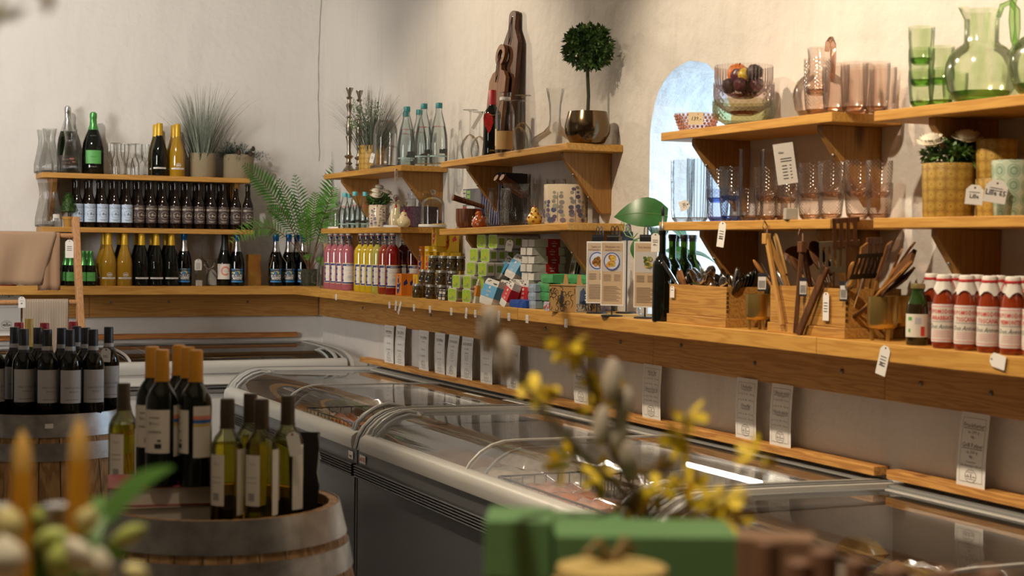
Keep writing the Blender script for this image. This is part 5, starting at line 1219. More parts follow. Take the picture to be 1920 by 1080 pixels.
# fern in a moss pot, mug, corked bottle
t = thing('fern_plant', 'large green fern in a dark mossy pot in the corner', 'plant', B(576, .20, ZC) + Vector((0, -.06, 0)))
MB().lathe([(.045, 0), (.055, .02), (.060, .07), (.052, .105), (.045, .105)], 24).build('moss_pot', M('moss_ball', (.035, .035, .018), .95, var=.6, vscale=40, bump=1, bscale=60), t, sharp=1.2)
FERN = LEAFC('fern_leaf', (.04, .14, .012)); FERNL = LEAFC('fern_leaf_lit', (.08, .24, .018)); FSTEM = M('fern_stalk', (.16, .075, .03), .8)  # FERNL is the lit copy: light on some fronds put into the leaf colour
def frond(t, base, tip, arch_, n, maxw, seed, lit=False):
    """Curved stalk with paired tapering leaflets."""
    rnd = random.Random(seed); a, c = Vector(base), Vector(tip); b = (a + c) / 2 + Vector((0, 0, arch_)) + (c - a) * -.08
    P = lambda u: a * (1 - u) ** 2 + b * 2 * u * (1 - u) + c * u * u
    m = MB(); m.tube([P(k / 10) for k in range(11)], [.0032 * (1 - .07 * k) for k in range(11)], 5)
    o = m.build('frond_stalk', FSTEM, t); m = MB()
    V = Vector((-.3 + rnd.uniform(-.25, .25), -1, rnd.uniform(-.1, .35))).normalized()
    for k in range(n):
        u = .34 + .66 * k / n; p = P(u); tg = (P(min(1, u + .02)) - P(u - .02)).normalized(); sd = tg.cross(V).normalized(); up = tg.cross(sd)
        w = maxw * sin(pi * min(1, ((u - .34) / .66) * .86 + .12)) ** .8
        for s in (-1, 1):
            d = (sd * s * .95 + tg * .5 + up * rnd.uniform(-.25, .25)).normalized(); e = p + d * w * rnd.uniform(.9, 1.08); q = tg * max(.0042, w * .095)
            mid = p + (e - p) * .45 + Vector((0, 0, .004))
            m.add([p - q * .5, mid - q, e, mid + q, p + q * .5], [(0, 1, 2, 3, 4)], 0)
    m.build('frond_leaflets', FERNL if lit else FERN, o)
fb = t.location; rel = lambda px, py, dy=0: onz_at(px, py, fb.y + dy) - fb
def onz_at(px, py, y):
    w = CAM @ Vector((px - CX, -(py - CY), -F_PX)); k = y / w.y
    return Vector((w.x * k, y, EYE + w.z * k))
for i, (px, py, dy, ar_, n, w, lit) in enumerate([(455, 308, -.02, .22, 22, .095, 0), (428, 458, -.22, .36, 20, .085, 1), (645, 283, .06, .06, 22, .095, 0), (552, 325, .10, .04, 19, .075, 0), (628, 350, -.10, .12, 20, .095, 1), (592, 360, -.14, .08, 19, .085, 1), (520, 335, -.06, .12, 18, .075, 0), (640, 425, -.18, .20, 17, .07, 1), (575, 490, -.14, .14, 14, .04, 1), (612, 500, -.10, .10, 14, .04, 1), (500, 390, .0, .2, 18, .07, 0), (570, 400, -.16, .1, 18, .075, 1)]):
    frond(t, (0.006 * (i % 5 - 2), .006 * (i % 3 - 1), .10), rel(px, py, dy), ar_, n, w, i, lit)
keep(t, 0, WX - fb.x - .012); keep(t, 1, BY - fb.y - .012); t = thing('glass_mug', 'clear glass mug with a big round handle before the fern pot', 'mug', B(592, .27, ZC) + Vector((0, -.14, 0)), 0)
MB().lathe([(.030, 0), (.036, .006), (.037, .10), (.036, .105)], 24, close=False).build('body', CLEAR, t); MB().tube([(-.034, 0, .09), (-.058, 0, .088), (-.072, 0, .06), (-.066, 0, .03), (-.036, 0, .018)], .0055, 10).build('handle', CLEAR, t)
b = bottle('corked_bottle', 'milk', .262, .036, CLEAR, None, 1, 20); p = R(606, .22, ZC) + Vector((0, -.05, 0)); put(b, 'slim clear bottle with a cork beside the pink lemonade', p)
MB().lathe([(.014, .19), (.0175, .262), (.0175, .268)], 12).build('cork', M('cork', (.45, .28, .12), .8), b)
# hand-print boxes, jars, tins
CARDO = M('orange_carton', (.66, .20, .015), .5); CARDY = M('yellow_carton', (.68, .43, .012), .5)
HAND = [(-.30, -.95), (.05, -.80), (.30, -.45), (.34, -.18), (.62, .12), (.50, .22), (.18, -.02), (.14, .10), (.16, .72), (.02, .95), (-.14, .80), (-.20, .15), (-.36, .0), (-.46, -.45)]
def carton(ink, base, w=.065, d=.05, h=.114, lying=False):
    t = thing('food_carton', None, 'carton'); MB().box(-w / 2, w / 2, 0, d, 0, h).build('box', base, t, bevel=.001)
    m = MB()
    if not lying:
        m.prism([(x * w * .62, y * h * .46 + h * .5) for x, y in HAND], 0, .0006, 0, Matrix.Rotation(pi / 2, 4, 'X'))
        for s, z, z2 in (('VOU', .80, .011), ('DO', .52, .011), ('MAR', .30, .013)): m.text(s, -.003, h * z, z2, -.0012, 1, None, .75, True)
        m.add([(w / 2 + .0006, d * .3, h * .45), (w / 2 + .0006, d * .75, h * .55), (w / 2 + .0006, d * .6, h * .75), (w / 2 + .0006, d * .25, h * .6)], [(0, 1, 2, 3)], 0)
    else: m.box(-w * .3, w * .3, -.0006, 0, h * .2, h * .45, 1)
    m.build('hand_print', [ink, PAPER], t); return t
CO, CYE, CL_O, CL_Y = carton(NAVY_I, CARDO), carton(RED_I, CARDY), carton(NAVY_I, CARDO, .06, .11, .03, True), carton(RED_I, CARDY, .06, .11, .03, True)
def rw(pr, px, d, z, lab, grp, yaw=0.0): return put(pr, lab, R(px, d, z), RW + yaw, group=grp)
G1 = 'tinned-fish cartons'; z1, z2, z3 = ZC, ZC + .1145, ZC + .1145 * 2
rw(CO, 747, .245, z1, 'orange carton with a blue hand at the counter edge, nearest the red lemonade', G1, .12); rw(CO, 760, .205, z1, 'orange carton behind the first orange one on the counter', G1); rw(CYE, 778, .235, z1, 'yellow carton with red hand standing on the counter', G1)
for px, d, pr, lab in ((787, .10, CO, 'orange carton under the upright blue-hand carton'), (800, .10, CYE, 'yellow carton at the wall, bottom layer, next to the orange one'), (815, .10, CYE, 'third yellow carton at the wall in the bottom layer'), (829, .10, CYE, 'fourth yellow carton at the wall in the bottom layer')): rw(pr, px, d, z1, lab, G1)
for px, d, pr, lab in ((787, .13, CO, 'upright orange carton with blue hand in the second layer'), (800, .13, CYE, 'upright yellow carton with red hand in the second layer'), (814, .11, CYE, 'yellow carton in the second layer behind the upper jars'), (828, .11, CYE, 'yellow carton at the far side of second layer')): rw(pr, px, d, z2, lab, G1)
rw(CL_O, 787, .13, z3, 'small orange carton lying on the upright blue-hand carton', G1); rw(CL_Y, 800, .14, z3, 'yellow carton lying on the second layer beside the orange one', G1); rw(CL_Y, 815, .13, z3, 'yellow carton lying under the tall red-hand carton', G1)
for px, d, zz_, lab in ((813.5, .15, z3 + .031, 'tall yellow carton with red hand on top of the stack'), (827, .075, z3, 'yellow carton behind the topmost red-hand carton'), (839, .075, z3, 'yellow carton beneath the shelf bracket')): rw(CYE, px, d, zz_, lab, G1)
rw(CYE, 842, .075, z2, 'yellow carton below the one beneath the bracket', G1); rw(CYE, 843, .075, z1, 'yellow carton at the wall behind the mussel jars', G1)
JARG = M('jar_with_mussels', (.075, .045, .012), .08, coat=.8, var=.9, vscale=70); LIDG = M('jar_lid', (.40, .39, .36), .35, .6)
j = thing('preserve_jar', None, 'jar'); MB().lathe([(.024, 0), (.0265, .004), (.0265, .052), (.023, .057), (.023, .060)], 20).build('body', JARG, j)
MB().lathe([(.0262, .058), (.0272, .059), (.0272, .068), (.026, .0705), (.001, .0705)], 20).build('lid', LIDG, j)
m = MB(); m.wrap(.0269, .010, .034, -85, 40, 1, 10); m.wrap(.0271, .026, .044, -75, -20, 0, 6); m.wraptext('MOULES', .0273, .033, .007, 1, -48); m.wrap(.0272, .014, .018, -20, 20, 0, 4); m.build('label', [CREAM_L, M('black_label', (.012, .012, .012), .5)], j)
G2 = 'jars of mussels in a stack'
for i, (px, d, lv) in enumerate([(783, .265, 0), (795, .205, 0), (808, .262, 0), (829, .235, 0), (820, .175, 0), (848, .21, 0), (795, .235, 1), (807, .262, 1), (828, .235, 1), (850, .235, 1), (842, .165, 1), (813, .245, 2), (832, .21, 2), (848, .225, 2), (862, .19, 2)]):
    rw(j, px, d, ZC + .071 * lv, ['bottom', 'middle', 'top'][lv] + '-row mussel jar, ' + (['nearest yellow carton', 'set back behind the first', 'second at the counter edge', 'beside the tiny pots', 'behind tiny pots', 'hidden by green tins'][i] if lv == 0 else ['nearest yellow carton', 'second from left', 'third from left', 'next to green tins', 'set back'][i - 6] if lv == 1 else ['standing alone', 'second from left', 'third from left', 'next to green tins'][i - 11]), G2, random.uniform(-.5, .5))
jj = thing('spread_pot', None, 'jar'); MB().lathe([(.013, 0), (.0135, .018), (.0135, .02)], 14).build('body', JARG, jj); MB().lathe([(.014, .02), (.014, .026), (.001, .0265)], 14).build('lid', LIDG, jj); m = MB(); m.wrap(.0137, .003, .016, -50, 50, 0, 5); m.build('label', CREAM_L, jj)
for px, d, lv in ((827, .272, 0), (834, .272, 0), (828.5, .272, 1), (835, .272, 1)): rw(jj, px, d, ZC + .027 * lv, ('lower' if lv == 0 else 'upper') + ' tiny spread pot ' + ('nearest the mussel jars' if px < 830 else 'nearest the green tins'), 'tiny spread pots', .3)
# lime-green sardine tins
LIME = M('lime_wrapper', (.36, .56, .03), .5); OLIVEW = M('olive_wrapper', (.24, .36, .03), .55); TINP = M('tin_paper', (.66, .63, .57), .6, bump=.5, bscale=40); YEL_I = M('yellow_print', (.70, .48, .04), .5); GREY_I = M('grey_print', (.32, .30, .28), .5)
def rrect(w, h, r, n=4, cx=0, cy=0):
    out = []
    for qx, qy, a0 in ((1, 1, 0), (-1, 1, 90), (-1, -1, 180), (1, -1, 270)):
        for k in range(n + 1): a = radians(a0 + 90 * k / n); out.append((cx + qx * (w / 2 - r) + r * cos(a), cy + qy * (h / 2 - r) + r * sin(a)))
    return out
RX = Matrix.Rotation(pi / 2, 4, 'X')
tin = thing('sardine_tin', None, 'tin'); w, h, d = .098, .0625, .040
m = MB(); m.prism(rrect(w, h, .014, 4, 0, h / 2), -d, 0, 0, RX); m.build('wrapped_tin', TINP, tin, bevel=.002)
m = MB(); m.prism(rrect(w * .92, h * .90, .012, 4, 0, h / 2), 0, .0006, 0, RX)
fx, fz = .010, h * .45
for poly, c in (([(-.009, .0), (.004, .0), (.006, .016), (-.004, .018)], 1), ([(-.006, -.002), (-.014, -.012), (-.010, -.020), (-.002, -.010)], 2), ([(.0, -.002), (.008, -.012), (.004, -.022), (-.002, -.010)], 2), ([(-.002, .018), (.004, .018), (.004, .025), (-.002, .025)], 2), ([(-.030, -.008), (-.022, .004), (-.014, -.004), (-.024, -.012)], 1)):
    m.add([(fx + x, -.0012, fz + z) for x, z in poly], [tuple(range(len(poly)))], c)
m.text('Sardinhas', -.022, .010, .009, -.0012, 3, None, .8, False, .3); m.text('PATE', -.028, h * .74, .006, -.0012, 3)
m.build('front_print', [LIME, YEL_I, GREY_I, M('dark_green_print', (.08, .18, .02), .6)], tin)
m = MB()
for sx in (-1, 1): m.add([(sx * (w / 2 + .0004), .008, .016), (sx * (w / 2 + .0004), d - .006, .016), (sx * (w / 2 + .0004), d - .006, h - .016), (sx * (w / 2 + .0004), .008, h - .016)], [(0, 1, 2, 3)], 0)
m.add([(-.03, .006, h + .0004), (.03, .006, h + .0004), (.03, d - .006, h + .0004), (-.03, d - .006, h + .0004)], [(0, 1, 2, 3)], 0); m.build('seal_sticker', OLIVEW, tin)
G3 = 'lime-green sardine tins in a stack'; hh = .0632
def tinrow(lv, pxs, d0, deep, names):
    for j_, px in enumerate(pxs):
        for k in range(deep[j_]):
            p0 = R(px, d0, 0); p = Vector((WX - d0 + k * .0425, p0.y + random.uniform(-.002, .002), ZC + hh * lv))
            pos = names[j_] if k == 0 else ORD[k] + ' behind the ' + names[j_]
            put(tin, 'lime sardine tin, %s, %s layer' % (pos, ['bottom', 'second', 'third', 'fourth', 'top'][lv]), p, RW + random.uniform(-.03, .03), group=G3)
tinrow(0, (842, 868), .275, (2, 2), ('left front', 'right front')); tinrow(1, (849, 869), .272, (3, 3), ('left front', 'right front')); tinrow(2, (876, 897), .255, (4, 5), ('left front', 'right front'))
tinrow(3, (881, 902), .235, (2, 5), ('left front', 'right front')); tinrow(4, (895, 916), .215, (2, 5), ('left front', 'right front'))
for lv in (0, 1): tinrow(lv, (893,), .24, (2,), ('hidden one below the column',))
# paper-wrapped tins with coloured bands
WRAP = M('white_wrap', (.70, .67, .62), .55, bump=.6, bscale=50); WRAPC = M('cream_wrap', (.66, .56, .40), .55, bump=.6, bscale=50)
SKYB = M('sky_band', (.10, .38, .66), .5); REDB = M('red_band', (.55, .018, .02), .5); ORB = M('orange_band', (.72, .26, .02), .5); MUSB = M('mustard_band', (.50, .27, .02), .5); GREENW = M('green_wrap', (.06, .30, .10), .45, bump=.5, bscale=35); BLUEW = M('blue_wrap', (.012, .07, .36), .4, bump=.5, bscale=35); PALEB = M('pale_blue_wrap', (.28, .36, .48), .5, bump=.5, bscale=35)
def wrapped(w, d, h, paper, bandm=None, txt=None, b0=.25, b1=.72, seed=0, vertical=True):
    """Parcel-wrapped tin: slightly crumpled box, folded ends and a paper band."""
    t = thing('wrapped_tin', None, 'tin'); rnd = random.Random(seed); m = MB()
    ax = 2 if vertical else 0; L_ = h if vertical else w
    vs = []; n = 6
    for i in range(n + 1):
        u = i / n; tp = 1 - (.10 * rnd.random() + .06 if i in (0, n) else .0); 
        for sx, sy in ((-1, 0), (0, 0), (1, 0), (1, 1), (0, 1), (-1, 1)):
            j1, j2 = rnd.uniform(-.0015, .0015), rnd.uniform(-.0015, .0015)
            if vertical: vs.append((sx * w / 2 * tp + j1, d * (.5 + (sy - .5) * tp) + j2, h * u))
            else: vs.append((w * (u - .5), d * (.5 + (sy - .5) * tp) + j2 + (-.001 if sx == 0 and sy == 0 else 0), h * (.5 + sx * .5 * tp) + j1))
    fs = [(i * 6 + k, i * 6 + (k + 1) % 6, (i + 1) * 6 + (k + 1) % 6, (i + 1) * 6 + k) for i in range(n) for k in range(6)] + [tuple(range(6))[::-1], tuple(n * 6 + k for k in range(6))]
    m.add(vs, fs, 0, False); m.build('paper_parcel', paper, t)
    if bandm:
        e = .0018; m = MB()
        if vertical: m.box(-w / 2 - e, w / 2 + e, -e, d + e, h * b0, h * b1); face = (0, h * (b0 + b1) / 2, (b1 - b0) * h)
        else: m.box(w * (b0 - .5), w * (b1 - .5), -e, d + e, -e * .3, h + e); face = (w * ((b0 + b1) / 2 - .5), h / 2, h * .8)
        if txt:
            s = min(.011, w / 5) if vertical else .007
            m.text(txt, face[0], face[1] - s * .4, s, -e - .0006, 1, None, .9, True); m.box(face[0] - s * .7, face[0] + s * .7, -e - .0008, -e, face[1] + s * 1.1, face[1] + s * 2.0 if vertical else face[1] + s * 1.3, 1)
            for k in (1.5, 2.0): m.box(face[0] - s * 1.2, face[0] + s * 1.2, -e - .0008, -e, face[1] - s * k - .001, face[1] - s * k + .0008, 1)
        m.build('paper_band', [bandm, PAPER], t)
    m = MB()
    for k in range(5):
        u = rnd.uniform(-.4, .4); v = rnd.uniform(.1, .9)
        if vertical: m.box(u * w, u * w + w * .12, -.0022, -.001, h * (.80 + .16 * v), h * (.80 + .16 * v) + .003)
    if vertical: m.build('fish_print', INK, t)
    return t
def lean(pr, lab, px, d, z, yaw, tilt, roll=0.0):
    o = put(pr, lab, R(px, d, z), Euler((tilt, roll, RW + yaw), 'XYZ'), group='paper-wrapped fish tins'); return o
z = ZC
SK1 = wrapped(.085, .04, .115, WRAP, SKYB, 'JOSE', .28, .74, 1); SK2 = wrapped(.13, .045, .118, WRAP, SKYB, 'JOSE-JOSE', .30, .76, 2); RD1 = wrapped(.085, .04, .118, WRAP, REDB, 'JOSE', .26, .74, 3); OR1 = wrapped(.06, .04, .112, WRAP, ORB, 'JOSE', .30, .74, 4)
lean(OR1, 'white tin parcel with orange band beside the lime tins', 886, .265, z, -.1, -.18)
lean(SK2, 'wide white tin parcel with sky-blue band leaning at the counter edge', 908, .284, z + .002, .05, -.32, .12)
lean(SK1, 'white tin parcel with blue band behind the wide blue one', 934, .235, z, .1, -.25, .1)
lean(RD1, 'white tin parcel with red band leaning at the counter edge', 940, .286, z + .002, -.15, -.34, .22)
lean(RD1, 'white tin parcel with red band standing behind the leaning one', 962, .215, z, 0, -.1, .03)
lean(RD1, 'white tin parcel with red band next to the pale blue parcels', 979, .225, z, .05, -.08, 0)
MU = wrapped(.16, .05, .036, WRAPC, MUSB, None, .5, .95, 5, False); put(MU, 'cream tin parcel with mustard band lying on top behind blue ones', R(909, .215, ZC + .128), RW + .1, group='paper-wrapped fish tins')
WRW = wrapped(.10, .07, .034, WRAP, None, None, 0, 0, 6, False)
for i, (px, d) in enumerate(((925, .14), (950, .14), (975, .14), (1003, .17))):
    for lv in range(3): put(WRW, 'plain white tin parcel, %s column, %s' % (ORD[i], ['bottom', 'middle', 'top'][lv]), R(px, d, ZC + .0385 * lv), RW, group='plain white tin parcels behind the leaning ones')
lean(SK1, 'upper leaning white tin parcel with blue band nearest lime tins', 927, .20, ZC + .124, .05, -.50, .30)
lean(SK1, 'upper leaning white tin parcel with blue band beside the red stack', 952, .195, ZC + .124, .05, -.45, .24)
WR = wrapped(.155, .062, .034, WRAP, REDB, 'SARDINES', .42, .80, 7, False); q = R(1029, .122, ZC)
for c_ in (0, 1):
    for k in range(5): put(WR, 'white tin parcel with red band, ' + ('near' if c_ == 0 else 'far') + ' column, ' + ['bottom', 'second', 'middle', 'fourth', 'topmost'][k], q + Vector((.004 * (-1) ** k, .066 * c_, .117 + .036 * k)), .03 * (-1) ** k, group='red-banded tin parcels in two columns')
BW_ = wrapped(.15, .06, .034, BLUEW, None, None, 0, 0, 8, False); put(BW_, 'deep blue parcel lying at the counter edge', R(970, .283, ZC), RW + .05)
PB = wrapped(.07, .06, .034, PALEB, None, None, 0, 0, 9, False)
for k in range(3): put(PB, 'pale blue parcel, ' + ['bottom', 'middle', 'top'][k] + ' of three', R(996, .262, ZC + .0355 * k), RW, group='pale blue parcels')
GW = wrapped(.115, .06, .036, GREENW, None, None, 0, 0, 10, False)
for k, (px, d) in enumerate(((1012, .225), (1017, .235), (1017, .235), (1024, .235))): put(GW, 'green foil parcel, ' + ['bottom', 'second', 'third', 'topmost'][k] + ' of the stack by pale blue ones', R(px, d, ZC + .0375 * k), RW, group='green foil parcels')
for k, px in enumerate((1048, 1071, 1092)):
    for lv in range(4): put(GW, 'green foil parcel behind the kraft carton, %s column, %s' % (ORD[k], ['bottom', 'second', 'third', 'top'][lv]), R(px, .13, ZC + .0375 * lv), RW, group='green foil parcels')
PW = wrapped(.085, .06, .036, M('berry_print_wrap', (.45, .42, .50), .5, var=.8, vscale=60), None, None, 0, 0, 12, False); m = MB()
for k in range(5): m.box(-.03 + .014 * k, -.022 + .014 * k, -.003, -.0018, .008 + .005 * (k % 3), .016 + .005 * (k % 3))
m.build('red_print', RED_I, PW)
put(PW, 'white and red printed parcel in front of the green stack', R(1025, .288, ZC), RW - .1, group='white and red printed parcels')
for k in range(5): put(PW, 'white and red printed parcel beside the recipe stands, %s in pile' % ['lowest', 'second', 'third', 'fourth', 'topmost'][k], R(1113, .10, ZC + .0375 * k), RW, group='white and red printed parcels')
# kraft carrier with line drawings
t = thing('beer_carrier', 'brown kraft carton with black sea-monster drawings and a figure 3', 'carton', R(1054, .285, ZC), RW + .35)
KR = M('kraft_board', (.40, .235, .085), .65); LINE = M('line_drawing', (.03, .032, .045), .65)
w, d, h = .150, .15, .107; MB().box(-w / 2, w / 2, 0, d, 0, h).build('box', KR, t, bevel=.002)
m = MB(); m.box(-w / 2 - .004, w / 2 + .004, -.004, d + .004, h, h + .003)
for x in (-.03, .045): m.prism([(x - .015, h), (x + .015, h), (x + .007, h + .045), (x - .007, h + .045)], .05, .0525, 0, Matrix(((1, 0, 0, 0), (0, 0, 1, 0), (0, 1, 0, 0), (0, 0, 0, 1))))
m.build('lid_flap', KR, t)
rnd = random.Random(12)
def squiggles(m, x0, x1, z0, z1, n, X=None):
    for k in range(n):
        x, zz_, a = rnd.uniform(x0, x1), rnd.uniform(z0, z1), rnd.uniform(0, 6); pts = []
        for s in range(9):
            pts.append((min(x1, max(x0, x)), -.0010, min(z1, max(z0, zz_)))); a += rnd.uniform(.2, .9); x += .006 * cos(a); zz_ += .006 * sin(a)
        m.tube(pts, [.0006 + .0012 * sin(pi * s / 8) for s in range(9)], 4, 0, X, .4)
m = MB(); squiggles(m, -w / 2 + .006, w / 2 - .006, .006, h - .006, 34)
m.prism([(-.012, .02), (.004, .02), (.008, .06), (.002, .085), (-.006, .085), (-.014, .055)], 0, .0006, 0, RX); m.build('drawing', LINE, t)
m = MB(); X = Matrix.Translation((w / 2, d / 2, 0)) @ Matrix.Rotation(pi / 2, 4, 'Z'); squiggles(m, -d / 2 + .006, d / 2 - .006, .006, h * .45, 30, X)
m.prism([(-.055, .035), (-.02, .03), (-.012, .07), (-.03, .1), (-.05, .085)], 0, .0006, 0, X @ RX); m.prism([(.02, .06), (.055, .06), (.05, .095), (.035, .102), (.024, .09)], 0, .0006, 0, X @ RX); m.build('drawing', LINE, t)
m = MB(); m.text('3', -.018, .048, .036, -.0016, 0, X, .9)
for k in range(5): m.box(.012, .058, -.0014, -.001, .034 + .0055 * k, .0362 + .0055 * k, 1, X)
m.build('numeral', [PAPER, LINE], t)
# leaflets standing by the wall
LF = thing('leaflet', None, 'leaflet'); MB().box(-.045, .045, 0, .004, 0, .145).build('cover', M('leaflet_pink', (.60, .50, .46), .5), LF)
m = MB(); m.box(-.045, .045, -.0006, 0, .12, .145, 0); m.box(-.035, .035, -.0006, 0, .03, .085, 1); m.text('SIMPLY', 0, .128, .012, -.0009, 2); [m.box(-.02, .03, -.0006, 0, .095 + .006 * k, .097 + .006 * k, 0) for k in range(3)]; [m.tube([(-.02 + .012 * k, -.001, .04), (-.014 + .012 * k, -.001, .076)], .004, 5, 3, None, .3) for k in range(4)]
m.build('cover_print', [M('leaflet_blue', (.015, .05, .12), .5), M('leaflet_photo', (.16, .15, .17), .5), PAPER, M('sausage_print', (.30, .13, .07), .5)], LF)
for k in range(3): lean(LF, ['leaflet with a navy top and photo, front one by the wall', 'second leaflet behind the navy-topped front one', 'third leaflet of the bundle by the wall'][k], 1068 + 5 * k, .10 - .016 * k, ZC + .113, -.25, -.18)['group'] = 'leaflets by the wall'
tag(MB().box(-.06, .06, -.0, .075, 0, .112).build('plain_carton', KR, None, R(1072, .115 - .012, ZC) + Vector((0, -.12, 0)), bevel=.002), 'plain brown carton under the leaflets, mostly hidden', 'carton') if False else None
# ------------------------------------------------------------------ recipe stands, plant, oil bottles, utensil boxes
BLK = M('black_iron', (.012, .012, .012), .45); CLIPM = M('binder_clip_black', (.015, .015, .016), .3)
def recipe_stand(label, px, d, sheet_label, photo, H=.175, off=0.0, px_sheet=None, sw=.088, sh=.245, paper=True, twist=0):
    p = R(px, d, ZC); t = thing('recipe_stand', label, 'card stand', p, fc(p, off), 'iron recipe stands')
    MB().lathe([(.042, 0), (.042, .004), (.038, .006), (.001, .0065)], 28).build('foot', BLK, t)
    MB().tube([(0, 0, .004), (0, 0, H + .11)], .0032, 8).build('rod', BLK, t)
    zt = H + .115; m = MB()
    m.prism([(-.024, zt - .014), (.024, zt - .014), (.022, zt + .012), (-.022, zt + .012)], -.001, .0015, 0, Matrix.Translation((0, -.006, 0)) @ RX)
    m.tube([(-.023, .004, zt + .012), (.023, .004, zt + .012)], .0105, 14); m.ball((.0235, .004, zt + .012), .007, 10, 6, 1, (.1, 1, 1)); m.build('binder_clip', [CLIPM, EYEM], t)
    m = MB()
    for y in (-.004, .014):
        x = 0 if y < 0 else .014
        m.tube([(x - .007, y, zt + .02), (x - .006, y * 1.3, zt + .046), (x, y * 1.5, zt + .056), (x + .006, y * 1.3, zt + .046), (x + .007, y, zt + .02)], .0022, 6)
    m.build('clip_lever', CLIPM, t)
    if paper:
        m = MB(); y0 = -.010; vs = []
        n = 6
        for i in range(n + 1):
            u = i / n; yy = y0 - .012 * sin(u * 2.2) * twist; vs += [(-sw / 2, yy, zt - .004 - sh * u), (sw / 2, yy, zt - .004 - sh * u)]
        m.add(vs, [(2 * i, 2 * i + 2, 2 * i + 3, 2 * i + 1) for i in range(n)], 0, True)
        Y = lambda z: y0 - .012 * sin(2.2 * (zt - .004 - z) / sh) * twist - .0012
        def q(x0, x1, za, zb, c):
            k = 4
            for s in range(k):
                a, b = za + (zb - za) * s / k, za + (zb - za) * (s + 1) / k
                o_ = .0008 if c == 1 else .0004 if c == 3 else 0; m.add([(x0, Y(a) + o_, a), (x1, Y(a) + o_, a), (x1, Y(b) + o_, b), (x0, Y(b) + o_, b)], [(0, 1, 2, 3)], c)
        T0 = zt - .004; q(-sw / 2 + .004, sw / 2 - .004, T0 - sh + .005, T0 - .006, 1)
        for k, ln in enumerate(sheet_label): m.text(ln, 0, T0 - .024 - .012 * k, .0105, Y(T0 - .03) - .001, 2, None, .75)
        q(-sw / 2 + .006, sw / 2 - .006, T0 - sh * .47, T0 - .038, 3)
        cx, cz = -.002 if photo[0] else .004, T0 - sh * .31; yy = Y(cz) - .0016
        def disc(rx, rz, c, dx=0, dz=0, k=0): m.add([(cx + dx + rx * cos(a), yy - .0004 * k, cz + dz + rz * sin(a)) for a in [2 * pi * i / 18 for i in range(18)]], [tuple(range(18))], c)
        if photo[0]:
            disc(.031, .034, 4); disc(.027, .030, 5, 0, 0, 1)
        rnd = random.Random(photo[2])
        for i in range(16): disc(.006 + .004 * rnd.random(), .005 + .004 * rnd.random(), 6 + i % 3, rnd.uniform(-.014, .014), rnd.uniform(-.018, .018), 2 + i % 3)
        for k in range(5): q(-sw * .38, -sw * .05, T0 - sh * (.52 + .022 * k), T0 - sh * (.526 + .022 * k), 2); q(sw * .08, sw * .36, T0 - sh * (.52 + .022 * k), T0 - sh * (.526 + .022 * k), 2)
        for k in range(11): q(-sw * .38, sw * (.2 + .18 * ((k * 7) % 3) / 2), T0 - sh * (.70 + .022 * k), T0 - sh * (.706 + .022 * k), 2)
        c3 = photo[1]
        m.build('recipe_sheet', [PAPER, M('beige_print', (.56, .40, .25), .6), M('brown_ink', (.10, .065, .045), .7), M('photo_ground', (.55, .52, .50), .5), M('plate_blue', (.06, .09, .34), .4), M('plate_white', (.62, .64, .70), .4), c3[0], c3[1], c3[2]], t)
    return t
FD = lambda n, c: M('dish_' + n, c, .4)
recipe_stand('iron clip stand with the blue-plate chicken recipe', 1119, .20, ['Tagliata sommer', 'med kartofler og grønt'], (True, (FD('green', (.10, .16, .03)), FD('brown', (.35, .12, .02)), FD('orange', (.5, .18, .03))), 1), .175, 2, twist=.3)
recipe_stand('iron clip stand with the fried fish recipe, in front', 1147, .262, ['Fiskegryten i ovn', 'med citroncreme'], (True, (FD('gold', (.62, .33, .06)), FD('orange', (.5, .18, .03)), FD('yellow', (.66, .45, .08))), 2), .175, -4, twist=-.5)
recipe_stand('iron clip stand with nothing in its clip, behind', 1174, .075, [], (True, None, 3), .19, 20, paper=False)
recipe_stand('iron clip stand with the avocado salad recipe beside oil bottles', 1209, .215, ['Tarte med blomkål', ''], (False, (FD('green', (.10, .16, .03)), FD('yellow', (.66, .45, .08)), FD('olive', (.24, .26, .08))), 4), .175, 3, twist=.2)
# climbing plant in a water glass
t = thing('potted_vine', 'broad-leaved green plant cutting in a clear vase at the niche', 'plant', R(1216, .09, ZC))
MB().lathe([(.035, 0), (.042, .006), (.045, .10), (.040, .13), (.042, .15)], 24, close=False).build('vase', CLEARP, t)
VLEAF = M('vine_leaf', (.025, .115, .018), .35, var=.25, vscale=15); VSTEM = M('vine_stem', (.16, .26, .07), .5)
def leaf(t, c, L_, Wd, heading, pitch, roll, stem_from):
    m = MB(); n = 8; vs = []
    for i in range(n + 1):
        u = i / n; w = Wd * .5 * (sin(pi * min(1, u * .92 + .10)) ** .75) * (1.15 - .35 * u) * (0.02 if i == n else 1)
        z = .10 * L_ * sin(pi * u) - .12 * L_ * u * u
        vs += [(-w, L_ * u, z + .14 * w), (0, L_ * u, z), (w, L_ * u, z + .14 * w)]
    X = Matrix.Translation(c) @ Euler((pitch, roll, heading), 'XYZ').to_matrix().to_4x4()
    m.add(vs, [(3 * i + k, 3 * i + k + 1, 3 * i + k + 4, 3 * i + k + 3) for i in range(n) for k in (0, 1)], 0, True, X)
    o = m.build('leaf', VLEAF, t); e = MB(); e.tube([X @ Vector((0, L_ * k / 6, .10 * L_ * sin(pi * k / 6) - .12 * L_ * (k / 6) ** 2 + .0012)) for k in range(7)], [.0016, .0015, .0013, .0011, .0009, .0007, .0004], 5); e.build('midrib', VSTEM, o)
    MB().tube([stem_from, (Vector(stem_from) + Vector(c)) / 2 + Vector((0, 0, .02)), c], .0022, 6).build('leaf_stalk', VSTEM, t)
leaf(t, (.02, -.10, .385), .21, .13, radians(50), radians(4), radians(-62), (0, 0, .13))
